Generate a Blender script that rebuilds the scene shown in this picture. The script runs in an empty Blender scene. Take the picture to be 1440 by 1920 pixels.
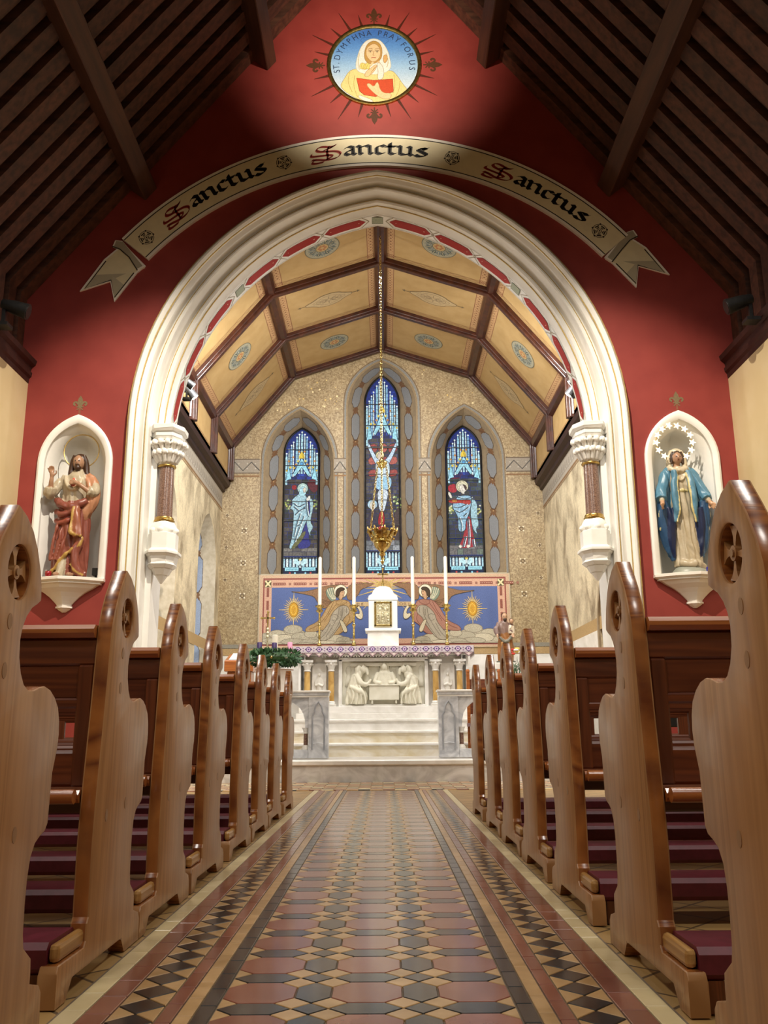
import bpy, bmesh, math, random
from math import sin, cos, pi, sqrt, radians, atan2
from mathutils import Vector, Matrix
from mathutils.bvhtree import BVHTree
from mathutils import noise as mnoise

# ---------------------------------------------------------------- camera, world, lights, exposure
scene = bpy.context.scene
COL = scene.collection
FPX, PITCH, YAW, ROLL, CAMX, CAMZ = 1665.2, .2389, .0008, -.0073, .0526, .6893
cd = bpy.data.cameras.new('camera'); cam = bpy.data.objects.new('camera', cd); COL.objects.link(cam)
cd.sensor_fit = 'VERTICAL'; cd.sensor_height = 36.0; cd.lens = 36.0 * FPX / 1920.0; cd.clip_start = .02; cd.clip_end = 100
_f = Vector((sin(YAW)*cos(PITCH), cos(YAW)*cos(PITCH), sin(PITCH))); _r = Vector((cos(YAW), -sin(YAW), 0)); _u = _r.cross(_f)
_r2 = _r*cos(ROLL) + _u*sin(ROLL); _u2 = _u*cos(ROLL) - _r*sin(ROLL)
cam.matrix_world = Matrix(((_r2.x, _u2.x, -_f.x, CAMX), (_r2.y, _u2.y, -_f.y, 0), (_r2.z, _u2.z, -_f.z, CAMZ), (0, 0, 0, 1)))
scene.camera = cam

world = bpy.data.worlds.new('world'); scene.world = world; world.use_nodes = True
bg = world.node_tree.nodes['Background']; bg.inputs[0].default_value = (.75, .82, 1, 1); bg.inputs[1].default_value = .25
scene.view_settings.view_transform = 'Standard'; scene.view_settings.look = 'None'
scene.view_settings.gamma = 1; scene.view_settings.use_curve_mapping = False
scene.view_settings.exposure = 0.0

def look(o, tgt):
    d = Vector(tgt) - o.location
    o.rotation_euler = d.to_track_quat('-Z', 'Y').to_euler()
def area(name, loc, tgt, sx, sy, power, col):
    l = bpy.data.lights.new(name, 'AREA'); l.shape = 'RECTANGLE'; l.size = sx; l.size_y = sy; l.energy = power; l.color = col
    o = bpy.data.objects.new(name, l); COL.objects.link(o); o.location = loc; look(o, tgt); return o
def spot(name, loc, tgt, ang, power, col, blend=.4, rad=.05):
    l = bpy.data.lights.new(name, 'SPOT'); l.spot_size = radians(ang); l.spot_blend = blend; l.energy = power; l.color = col; l.shadow_soft_size = rad
    o = bpy.data.objects.new(name, l); COL.objects.link(o); o.location = loc; look(o, tgt); return o
WARM = (1, .88, .72); SOFT = (1, .95, .87); NEUT = (1, .98, .95)
# unseen fill lights added under the nave roof to brighten pews and floor
for k, yy in enumerate((-1.5, 2.2, 5.6)):
    for sx in (-1, 1):
        area('nave_fill', (sx*2.6, yy, 6.3), (sx*1.6, yy+.9, 0), .9, .9, 80, SOFT)
# added fill lights brightening the chancel, outer pair hidden behind the arch wall
area('chancel_fill', (-2.35, 11.6, 5.9), (.6, 16.4, 3.0), .5, .5, 120, NEUT)
area('chancel_fill', (2.35, 11.6, 5.9), (-.6, 16.4, 3.0), .5, .5, 120, NEUT)
area('chancel_fill', (0, 12.6, 7.5), (0, 14.3, .4), .8, .5, 190, NEUT)
# spotlight picking out the roundel in the gable
spot('gable_spot', (-.03, 8.1, 8.95), (-.03, 10.6, 9.7), 84, 560, WARM, 1, .05)
# spotlights high in the nave roof, one for each statue niche
spot('niche_spot', (-.6, 6.0, 9.2), (-3.3, 10.6, 3.0), 41, 3300, WARM, .8, .04)
spot('niche_spot', (.6, 6.0, 9.2), (3.3, 10.6, 3.0), 41, 3300, WARM, .8, .04)

# ---------------------------------------------------------------- helpers
def lin(c):
    if isinstance(c, str):
        c = c.lstrip('#'); c = tuple(int(c[i:i+2], 16)/255 for i in (0, 2, 4))
    return tuple(x/12.92 if x <= .04045 else ((x+.055)/1.055)**2.4 for x in c) + (1,)

MATS = {}
def mat(name, c1, c2=None, rough=.5, metal=0, scale=(8, 8, 8), detail=4, bump=0, bscale=None, rnd=0, coat=0, spec=.5, dist=0, lo=.35, hi=.65):
    """principled material: noise mix of two colours, optional bump and per-object variation"""
    m = bpy.data.materials.new(name); m.use_nodes = True; MATS[name] = m
    nt = m.node_tree; N = nt.nodes; L = nt.links; b = N['Principled BSDF']
    b.inputs['Roughness'].default_value = rough; b.inputs['Metallic'].default_value = metal
    b.inputs['Specular IOR Level'].default_value = spec; b.inputs['Coat Weight'].default_value = coat; b.inputs['Coat Roughness'].default_value = .12
    b.inputs['Base Color'].default_value = lin(c1)
    out = None
    if c2 is not None:
        tc = N.new('ShaderNodeTexCoord'); mp = N.new('ShaderNodeMapping'); mp.inputs['Scale'].default_value = scale
        L.new(tc.outputs['Object'], mp.inputs[0])
        if rnd:
            oi = N.new('ShaderNodeObjectInfo'); vm = N.new('ShaderNodeVectorMath'); vm.operation = 'SCALE'; vm.inputs[0].default_value = (37, 53, 71)
            L.new(oi.outputs['Random'], vm.inputs['Scale']); L.new(vm.outputs[0], mp.inputs['Location'])
        nz = N.new('ShaderNodeTexNoise'); nz.inputs['Scale'].default_value = 1; nz.inputs['Detail'].default_value = detail; nz.inputs['Distortion'].default_value = dist
        L.new(mp.outputs[0], nz.inputs['Vector'])
        cr = N.new('ShaderNodeValToRGB'); cr.color_ramp.elements[0].position = lo; cr.color_ramp.elements[1].position = hi
        cr.color_ramp.elements[0].color = lin(c1); cr.color_ramp.elements[1].color = lin(c2)
        L.new(nz.outputs['Fac'], cr.inputs[0]); out = cr.outputs[0]
        if rnd:
            hs = N.new('ShaderNodeHueSaturation'); mr = N.new('ShaderNodeMapRange'); mr.inputs['To Min'].default_value = 1-rnd; mr.inputs['To Max'].default_value = 1+rnd
            L.new(oi.outputs['Random'], mr.inputs[0]); L.new(mr.outputs[0], hs.inputs['Value']); L.new(out, hs.inputs['Color']); out = hs.outputs[0]
        L.new(out, b.inputs['Base Color'])
        if bump:
            src = nz
            if bscale:
                src = N.new('ShaderNodeTexNoise'); src.inputs['Scale'].default_value = bscale; src.inputs['Detail'].default_value = 3; L.new(tc.outputs['Object'], src.inputs['Vector'])
            bp = N.new('ShaderNodeBump'); bp.inputs['Strength'].default_value = bump; bp.inputs['Distance'].default_value = .01
            L.new(src.outputs['Fac'], bp.inputs['Height']); L.new(bp.outputs[0], b.inputs['Normal'])
    return m

def wood(name, c1, c2, axis, rough=.32, coat=.35, grain=26, rnd=.12, scl=None):
    """timber: stretched ring pattern running along an axis (0,1,2)"""
    m = bpy.data.materials.new(name); m.use_nodes = True; MATS[name] = m
    nt = m.node_tree; N = nt.nodes; L = nt.links; b = N['Principled BSDF']
    b.inputs['Roughness'].default_value = rough; b.inputs['Coat Weight'].default_value = coat; b.inputs['Coat Roughness'].default_value = .15
    tc = N.new('ShaderNodeTexCoord'); mp = N.new('ShaderNodeMapping'); s = [grain]*3; s[axis] = grain*.045; s = scl or s; mp.inputs['Scale'].default_value = s
    oi = N.new('ShaderNodeObjectInfo'); vm = N.new('ShaderNodeVectorMath'); vm.operation = 'SCALE'; vm.inputs[0].default_value = (37, 53, 71)
    L.new(oi.outputs['Random'], vm.inputs['Scale']); L.new(vm.outputs[0], mp.inputs['Location'])
    L.new(tc.outputs['Object'], mp.inputs[0])
    n1 = N.new('ShaderNodeTexNoise'); n1.inputs['Scale'].default_value = .35; n1.inputs['Detail'].default_value = 2; n1.inputs['Distortion'].default_value = .6
    L.new(mp.outputs[0], n1.inputs['Vector'])
    mul = N.new('ShaderNodeMath'); mul.operation = 'MULTIPLY'; mul.inputs[1].default_value = 9; L.new(n1.outputs['Fac'], mul.inputs[0])
    fr = N.new('ShaderNodeMath'); fr.operation = 'PINGPONG'; fr.inputs[1].default_value = .5; L.new(mul.outputs[0], fr.inputs[0])
    n2 = N.new('ShaderNodeTexNoise'); n2.inputs['Scale'].default_value = 3; n2.inputs['Detail'].default_value = 4; L.new(mp.outputs[0], n2.inputs['Vector'])
    ad = N.new('ShaderNodeMath'); ad.operation = 'MULTIPLY_ADD'; ad.inputs[1].default_value = .7; L.new(n2.outputs['Fac'], ad.inputs[0]); L.new(fr.outputs[0], ad.inputs[2])
    cr = N.new('ShaderNodeValToRGB'); cr.color_ramp.elements[0].position = .25; cr.color_ramp.elements[1].position = .85
    cr.color_ramp.elements[0].color = lin(c1); cr.color_ramp.elements[1].color = lin(c2); L.new(ad.outputs[0], cr.inputs[0])
    hs = N.new('ShaderNodeHueSaturation'); mr = N.new('ShaderNodeMapRange'); mr.inputs['To Min'].default_value = 1-rnd; mr.inputs['To Max'].default_value = 1+rnd
    L.new(oi.outputs['Random'], mr.inputs[0]); L.new(mr.outputs[0], hs.inputs['Value']); L.new(cr.outputs[0], hs.inputs['Color']); L.new(hs.outputs[0], b.inputs['Base Color'])
    bp = N.new('ShaderNodeBump'); bp.inputs['Strength'].default_value = .08; bp.inputs['Distance'].default_value = .004; L.new(n2.outputs['Fac'], bp.inputs['Height']); L.new(bp.outputs[0], b.inputs['Normal'])
    return m

def attrmat(name, rough=.7, metal=0, emit=0, noise=.12, nscale=60, spec=.3, bump=0):
    """material that takes its paint colour from the mesh colour attribute"""
    m = bpy.data.materials.new(name); m.use_nodes = True; MATS[name] = m
    nt = m.node_tree; N = nt.nodes; L = nt.links; b = N['Principled BSDF']
    b.inputs['Roughness'].default_value = rough; b.inputs['Metallic'].default_value = metal; b.inputs['Specular IOR Level'].default_value = spec
    at = N.new('ShaderNodeAttribute'); at.attribute_name = 'Col'; o = at.outputs['Color']
    if noise:
        tc = N.new('ShaderNodeTexCoord'); nz = N.new('ShaderNodeTexNoise'); nz.inputs['Scale'].default_value = nscale; nz.inputs['Detail'].default_value = 3
        L.new(tc.outputs['Object'], nz.inputs['Vector'])
        mr = N.new('ShaderNodeMapRange'); mr.inputs['From Min'].default_value = .3; mr.inputs['From Max'].default_value = .7; mr.inputs['To Min'].default_value = 1-noise; mr.inputs['To Max'].default_value = 1+noise
        L.new(nz.outputs['Fac'], mr.inputs[0]); hs = N.new('ShaderNodeHueSaturation'); L.new(mr.outputs[0], hs.inputs['Value']); L.new(o, hs.inputs['Color']); o = hs.outputs[0]
        if bump:
            bp = N.new('ShaderNodeBump'); bp.inputs['Strength'].default_value = bump; bp.inputs['Distance'].default_value = .004; L.new(nz.outputs['Fac'], bp.inputs['Height']); L.new(bp.outputs[0], b.inputs['Normal'])
    if not emit: L.new(o, b.inputs['Base Color'])
    if emit:
        b.inputs['Base Color'].default_value = (.02, .02, .025, 1)
        L.new(o, b.inputs['Emission Color']); b.inputs['Emission Strength'].default_value = emit
    return m

class MB:
    """mesh builder"""
    def __init__(s): s.v = []; s.f = []; s.m = []; s.c = []; s.col = (1, 1, 1, 1); s.mi = 0
    def add(s, vs, fs, mi=None, col=None):
        o = len(s.v); s.v += [tuple(p) for p in vs]
        for f in fs:
            s.f.append([i+o for i in f]); s.m.append(s.mi if mi is None else mi); s.c.append(s.col if col is None else col)
        return s
    def box(s, x0, x1, y0, y1, z0, z1, mi=None, col=None):
        return s.add([(x0, y0, z0), (x1, y0, z0), (x1, y1, z0), (x0, y1, z0), (x0, y0, z1), (x1, y0, z1), (x1, y1, z1), (x0, y1, z1)],
                     [(0, 3, 2, 1), (4, 5, 6, 7), (0, 1, 5, 4), (1, 2, 6, 5), (2, 3, 7, 6), (3, 0, 4, 7)], mi, col)
    def cbox(s, x0, x1, y0, y1, z0, z1, b=.006, mi=None):
        """box with chamfered long edges (section profile in y,z swept along x)"""
        pr = [(y0+b, z0), (y1-b, z0), (y1, z0+b), (y1, z1-b), (y1-b, z1), (y0+b, z1), (y0, z1-b), (y0, z0+b)]
        return s.prism([(p, q) for p, q in pr], lambda u, v, w: (w, u, v), x0, x1, mi)
    def prism(s, poly, fn, w0, w1, mi=None, mside=None, col=None):
        n = len(poly); vs = [fn(u, v, w0) for u, v in poly]+[fn(u, v, w1) for u, v in poly]
        o = len(s.v); s.v += [tuple(p) for p in vs]; c = s.col if col is None else col
        m = s.mi if mi is None else mi; ms = m if mside is None else mside
        s.f.append([o+i for i in range(n)][::-1]); s.m.append(m); s.c.append(c)
        s.f.append([o+n+i for i in range(n)]); s.m.append(m); s.c.append(c)
        for i in range(n):
            j = (i+1) % n; s.f.append([o+i, o+j, o+n+j, o+n+i]); s.m.append(ms); s.c.append(c)
        return s
    def lathe(s, prof, n=16, cx=0, cy=0, cz=0, mi=None, col=None, sx=1, sy=1, mod=None, caps=True):
        vs = []; fs = []
        for k, (r, z) in enumerate(prof):
            for i in range(n):
                a = 2*pi*i/n; rr = r*(mod(a, z) if mod else 1)
                vs.append((cx+rr*cos(a)*sx, cy+rr*sin(a)*sy, cz+z))
        for k in range(len(prof)-1):
            for i in range(n):
                j = (i+1) % n; fs.append((k*n+i, k*n+j, (k+1)*n+j, (k+1)*n+i))
        if caps: fs.append(tuple(range(n))[::-1]); fs.append(tuple((len(prof)-1)*n+i for i in range(n)))
        return s.add(vs, fs, mi, col)
    def tube(s, pts, r, n=8, mi=None, col=None, caps=True, flat=1, closed=False):
        """tube along pts, r number or list"""
        P = [Vector(p) for p in pts]; R = r if isinstance(r, (list, tuple)) else [r]*len(P)
        vs = []; fs = []; prev = None; K = len(P)
        for k, p in enumerate(P):
            if closed: t = (P[(k+1) % K]-P[k-1]).normalized()
            else: t = (P[min(k+1, K-1)]-P[max(k-1, 0)]).normalized()
            if prev is None:
                a = Vector((0, 0, 1)) if abs(t.z) < .9 else Vector((1, 0, 0)); nx = t.cross(a).normalized()
            else: nx = (prev-t*prev.dot(t)).normalized()
            prev = nx; ny = t.cross(nx)
            for i in range(n):
                a = 2*pi*i/n; vs.append(p+nx*(R[k]*cos(a))+ny*(R[k]*sin(a)*flat))
        for k in range(K if closed else K-1):
            k2 = (k+1) % K
            for i in range(n):
                j = (i+1) % n; fs.append((k*n+i, k*n+j, k2*n+j, k2*n+i))
        if caps and not closed: fs.append(tuple(range(n))[::-1]); fs.append(tuple((K-1)*n+i for i in range(n)))
        return s.add(vs, fs, mi, col)
    def ball(s, c, r, n=12, m=8, mi=None, col=None):
        rx, ry, rz = (r, r, r) if not isinstance(r, tuple) else r
        vs = [(c[0], c[1], c[2]-rz)]; fs = []
        for k in range(1, m):
            t = -pi/2+pi*k/m
            for i in range(n):
                a = 2*pi*i/n; vs.append((c[0]+rx*cos(t)*cos(a), c[1]+ry*cos(t)*sin(a), c[2]+rz*sin(t)))
        vs.append((c[0], c[1], c[2]+rz)); T = len(vs)-1
        for i in range(n):
            j = (i+1) % n; fs.append((0, 1+j, 1+i)); fs.append((T, 1+(m-2)*n+i, 1+(m-2)*n+j))
            for k in range(m-2): fs.append((1+k*n+i, 1+k*n+j, 1+(k+1)*n+j, 1+(k+1)*n+i))
        return s.add(vs, fs, mi, col)
    def grid(s, rows, mi=None, col=None, closed=False):
        n = len(rows[0]); vs = [p for r in rows for p in r]; fs = []
        for k in range(len(rows)-1):
            for i in range(n if closed else n-1):
                j = (i+1) % n; fs.append((k*n+i, k*n+j, (k+1)*n+j, (k+1)*n+i))
        return s.add(vs, fs, mi, col)
    def mesh(s, name, smooth=False):
        me = bpy.data.meshes.new(name); me.from_pydata(s.v, [], s.f); 
        me.polygons.foreach_set('material_index', s.m)
        if smooth: me.polygons.foreach_set('use_smooth', [True]*len(me.polygons))
        if any(c != (1, 1, 1, 1) for c in s.c):
            ca = me.color_attributes.new('Col', 'FLOAT_COLOR', 'CORNER'); buf = []
            for p, c in zip(me.polygons, s.c): buf += list(c)*p.loop_total
            ca.data.foreach_set('color', buf)
        me.validate(); me.update(); return me

def link(name, me, mats, parent=None):
    o = bpy.data.objects.new(name, me); COL.objects.link(o)
    for m in (mats if isinstance(mats, (list, tuple)) else [mats]):
        if me is not None and hasattr(me, 'materials') and len(me.materials) < (len(mats) if isinstance(mats, (list, tuple)) else 1): me.materials.append(MATS[m] if isinstance(m, str) else m)
    if parent is not None: o.parent = parent
    return o
def obj(name, mb, mats, parent=None, smooth=False, sharp=None, fix=True):
    me = mb.mesh(name, smooth)
    if fix:
        bm = bmesh.new(); bm.from_mesh(me); bmesh.ops.recalc_face_normals(bm, faces=bm.faces); bm.to_mesh(me); bm.free()
    if sharp:
        me.polygons.foreach_set('use_smooth', [True]*len(me.polygons)); me.set_sharp_from_angle(angle=radians(sharp))
    return link(name, me, mats, parent)
def thing(name, loc, label, cat, group=None, rz=0):
    o = bpy.data.objects.new(name, None); COL.objects.link(o); o.location = loc; o.rotation_euler = (0, 0, rz); o.empty_display_size = .1
    return tag(o, label, cat, group)
def tag(o, label=None, cat=None, group=None, kind=None):
    if label: o['label'] = label
    if cat: o['category'] = cat
    if group: o['group'] = group
    if kind: o['kind'] = kind
    return o
def struct(name, mb, mats, label=None, **k):
    o = obj(name, mb, mats, **k); o['kind'] = 'structure'
    if label: o['label'] = label
    return o
def children(o): return [c for c in bpy.data.objects if c.parent == o]
def bevel_mesh(me, off, seg=2, ang=40):
    bm = bmesh.new(); bm.from_mesh(me); bmesh.ops.remove_doubles(bm, verts=bm.verts, dist=1e-5); bmesh.ops.recalc_face_normals(bm, faces=bm.faces)
    es = [e for e in bm.edges if len(e.link_faces) == 2 and e.calc_face_angle() > radians(ang)]
    bmesh.ops.bevel(bm, geom=es, offset=off, segments=seg, affect='EDGES', profile=.5, clamp_overlap=True)
    bm.to_mesh(me); bm.free()
def fill_holes_mesh(name, outer, holes, fn, w0, w1, mi_face=0, mi_side=0):
    """extruded polygon with holes; outer/holes lists of (u,v)"""
    bm = bmesh.new(); edges = []
    for loop in [outer]+holes:
        vs = [bm.verts.new((u, v, 0)) for u, v in loop]
        for i in range(len(vs)): edges.append(bm.edges.new((vs[i], vs[(i+1) % len(vs)])))
    bmesh.ops.triangle_fill(bm, use_beauty=True, use_dissolve=False, edges=edges)
    fs = list(bm.faces)
    for f in fs: f.material_index = mi_face
    r = bmesh.ops.extrude_face_region(bm, geom=fs)
    nv = [g for g in r['geom'] if isinstance(g, bmesh.types.BMVert)]; nf = set(g for g in r['geom'] if isinstance(g, bmesh.types.BMFace))
    for v in nv: v.co.z = 1
    for f in bm.faces:
        zs = {round(v.co.z) for v in f.verts}
        f.material_index = mi_face if len(zs) == 1 else mi_side
    for v in bm.verts: v.co = Vector(fn(v.co.x, v.co.y, w0 if v.co.z < .5 else w1))
    bmesh.ops.recalc_face_normals(bm, faces=bm.faces)
    me = bpy.data.meshes.new(name); bm.to_mesh(me); bm.free(); return me

class Paint:
    """flat painted design: polygons laid one over another on a surface; fn(u,v,h) -> 3D, h = height off the surface"""
    def __init__(s, fn, base=.002, step=.00003, gain=1.0): s.gain = gain; s.fn = fn; s.h = base; s.step = step; s.mb = MB()
    def poly(s, pts, col):
        s.h += s.step; s.mb.add([s.fn(u, v, s.h) for u, v in pts], [tuple(range(len(pts)))], 0, s.L(col)); return s
    def L(s, col): c = lin(col); g = s.gain; return (c[0]*g, c[1]*g, c[2]*g, 1)
    def line(s, pts, w, col, closed=False):
        s.h += s.step; n = len(pts); L = []; R = []
        ws = w if isinstance(w, (list, tuple)) else [w]*n
        for i in range(n):
            a = pts[i-1] if (i > 0 or closed) else pts[i]; b = pts[(i+1) % n] if (i < n-1 or closed) else pts[i]
            dx, dy = b[0]-a[0], b[1]-a[1]; d = sqrt(dx*dx+dy*dy) or 1; nx, ny = -dy/d*ws[i]/2, dx/d*ws[i]/2
            L.append((pts[i][0]+nx, pts[i][1]+ny)); R.append((pts[i][0]-nx, pts[i][1]-ny))
        for i in range(n if closed else n-1):
            j = (i+1) % n; q = [L[i], L[j], R[j], R[i]]
            s.mb.add([s.fn(u, v, s.h) for u, v in q], [(0, 1, 2, 3)], 0, s.L(col))
        return s
    def disc(s, cx, cy, r, col, n=24, ry=None): return s.poly(circ(cx, cy, r, n, ry), col)
    def ring(s, cx, cy, r, w, col, n=28, ry=None): return s.line(circ(cx, cy, r, n, ry), w, col, True)
    def shape(s, pts, col, out=None, w=.004, sm=2):
        p = smooth(pts, sm) if sm else pts
        s.poly(p, col)
        if out: s.line(p, w, out, True)
        return s
    def build(s, name, m, parent=None):
        return obj(name, s.mb, m, parent, fix=False)
def circ(cx, cy, r, n=24, ry=None): return [(cx+r*cos(2*pi*i/n), cy+(ry or r)*sin(2*pi*i/n)) for i in range(n)]
def smooth(p, it=2, closed=True):
    for _ in range(it):
        q = []; n = len(p)
        for i in range(n if closed else n-1):
            a, b = p[i], p[(i+1) % n]; q += [(a[0]*.75+b[0]*.25, a[1]*.75+b[1]*.25), (a[0]*.25+b[0]*.75, a[1]*.25+b[1]*.75)]
        p = ([p[0]]+q+[p[-1]]) if not closed else q
    return p
def spl(pts, n=6):
    """catmull-rom through points (any dimension)"""
    out = []; P = [Vector(p) for p in pts]; K = len(P)
    for k in range(K-1):
        p0, p1, p2, p3 = P[max(k-1, 0)], P[k], P[k+1], P[min(k+2, K-1)]
        for i in range(n):
            t = i/n; out.append(.5*((2*p1)+(p2-p0)*t+(2*p0-5*p1+4*p2-p3)*t*t+(3*p1-p0-3*p2+p3)*t*t*t))
    out.append(P[-1]); return out

# ---------------------------------------------------------------- materials
mat('red_paint', '#832b24', '#8c322a', .62, scale=(3, 3, 3), bump=.03, bscale=220)
mat('cream_paint', '#cbb78c', '#d0bd95', .7, scale=(3, 3, 3), bump=.02, bscale=180)
mat('white_paint', '#e6e5df', '#edece7', .45, scale=(4, 4, 4))
mat('white_shelf', '#e9e3da', '#efe9e0', .5, scale=(4, 4, 4))
mat('gold', '#ad8a48', '#d0b36c', .32, 1, scale=(30, 30, 30))
mat('gold_line', '#b79a58', '#c9ad6a', .45, .6, scale=(30, 30, 30))
mat('brass', '#bda055', '#dcc88c', .22, 1, scale=(40, 40, 40))
mat('black_metal', '#121212', '#1a1a1a', .45, .2, scale=(20, 20, 20))
mat('lens', '#f4f1e6', rough=.2)
mat('granite', '#5c4034', '#8d7061', .3, scale=(90, 90, 90), detail=6, lo=.4, hi=.6, coat=.4)
mat('plaster_white', '#e8e6df', '#f0eee8', .6, scale=(20, 20, 20), bump=.15)
mat('marble', '#dcd8cf', '#f1eee8', .3, scale=(2.2, 2.2, 3), detail=8, dist=1.5, coat=.2)
mat('marble_grey', '#a9abb0', '#dadbdd', .3, scale=(3, 3, 4), detail=9, dist=2.2, coat=.25)
mat('marble_gold', '#a98142', '#d3ad68', .3, scale=(7, 7, 4), detail=7, dist=1.2, coat=.3)
mat('marble_cream', '#d7c7a1', '#efe8d8', .3, scale=(2.4, 2.4, 5), detail=8, dist=1.3, coat=.2)
mat('marble_step', '#bfbcb8', '#e0dedb', .28, scale=(3, 3, 4), detail=8, dist=1.8, coat=.2)
mat('relief_stone', '#d6d1bd', '#e2deCE'.lower(), .55, scale=(6, 6, 6))
mat('tile_red', '#7c4a3b', '#8a5747', .22, scale=(9, 9, 9), rnd=.13, coat=.4, bump=.02)
mat('tile_dark', '#232524', '#353635', .24, scale=(12, 12, 12), rnd=.13, coat=.4, bump=.02)
mat('tile_yellow', '#a98657', '#bd9a6b', .28, scale=(14, 14, 14), rnd=.12, coat=.2, bump=.02)
mat('tile_cream', '#cdbb8c', '#d8c79b', .3, scale=(9, 9, 9), rnd=.05, coat=.2)
mat('grout', '#6d5e4c', '#7d6c58', .8, scale=(20, 20, 20))
mat('roof_board', '#3d241a', '#5c3828', .6, scale=(3, 14, 14), rnd=.25, detail=5)
mat('roof_back', '#170d09', '#22140e', .8, scale=(3, 3, 3))
mat('roof_beam', '#40271c', '#553525', .55, scale=(14, 1.2, 14), detail=5)
mat('dark_timber', '#24100b', '#341810', .5, scale=(10, 10, 10))
mat('rib_timber', '#33170e', '#4a2414', .36, scale=(10, 10, 10), coat=.12)
mat('panel_ochre', '#ae8f5c', '#b69866', .7, scale=(5, 5, 5))
mat('maroon_vinyl', '#5a1a26', '#66202e', .5, scale=(30, 30, 30), bump=.05)
mat('candle_wax', '#f3ecd8', '#f7f2e2', .5, scale=(5, 5, 5))
mat('wax_purple', '#2e1a4e', '#38225c', .5, scale=(5, 5, 5))
mat('wax_pink', '#e59bbd', '#eba9c7', .5, scale=(5, 5, 5))
mat('leaf', '#1c3a22', '#3f6a3c', .55, scale=(60, 60, 60))
mat('glass_red', '#8c0d1c', rough=.08, coat=.6); mat('glass_blue', '#1a1e9a', rough=.08, coat=.6)
mat('recess_shade', '#160b07', rough=.7)
mat('plug', '#8d6a4a', '#9a7653', .4, scale=(60, 60, 8))
wood('pine_face', '#94683f', '#ac7f52', 2, .38, .18, 20, .05, (3, 22, .9))
wood('pine_edge', '#6a3619', '#a0632f', 2, .26, .5, 34, .06, (4, 60, 2.2))
wood('pew_rail', '#8a4a22', '#a9642f', 0, .28, .5, 30, .08)
wood('kneeler_wood', '#9a6f3a', '#b98f55', 1, .36, .25, 26, .06)
wood('pew_back', '#522412', '#703a1d', 0, .38, .2, 24, .1)
wood('pew_stile', '#542814', '#723c1f', 2, .38, .2, 24, .1)
attrmat('painted', .6); attrmat('ribbon_paint', .42, noise=.04, nscale=8, spec=.5); attrmat('mosaic', .5, noise=.35, nscale=95, bump=.25)
attrmat('statue_paint', .38, noise=.08, nscale=40, spec=.5)
attrmat('stained_glass', .4, noise=.42, nscale=30, emit=.95, spec=.08)
attrmat('tile_mix', .35, noise=.12, nscale=20, spec=.5)
attrmat('relief_paint', .5, noise=.05)
mat('cloth_white', '#e8e2dc', '#efeae6', .8, scale=(30, 30, 30)); mat('cloth_lace', '#c6b0b2', '#d9c9c8', .8, scale=(60, 60, 60))
mat('brass_pale', '#b9ae86', '#dfd8bc', .42, .6, scale=(50, 50, 50))
mat('marble_shade', '#85888e', '#a3a5aa', .4, scale=(5, 5, 5))
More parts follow.
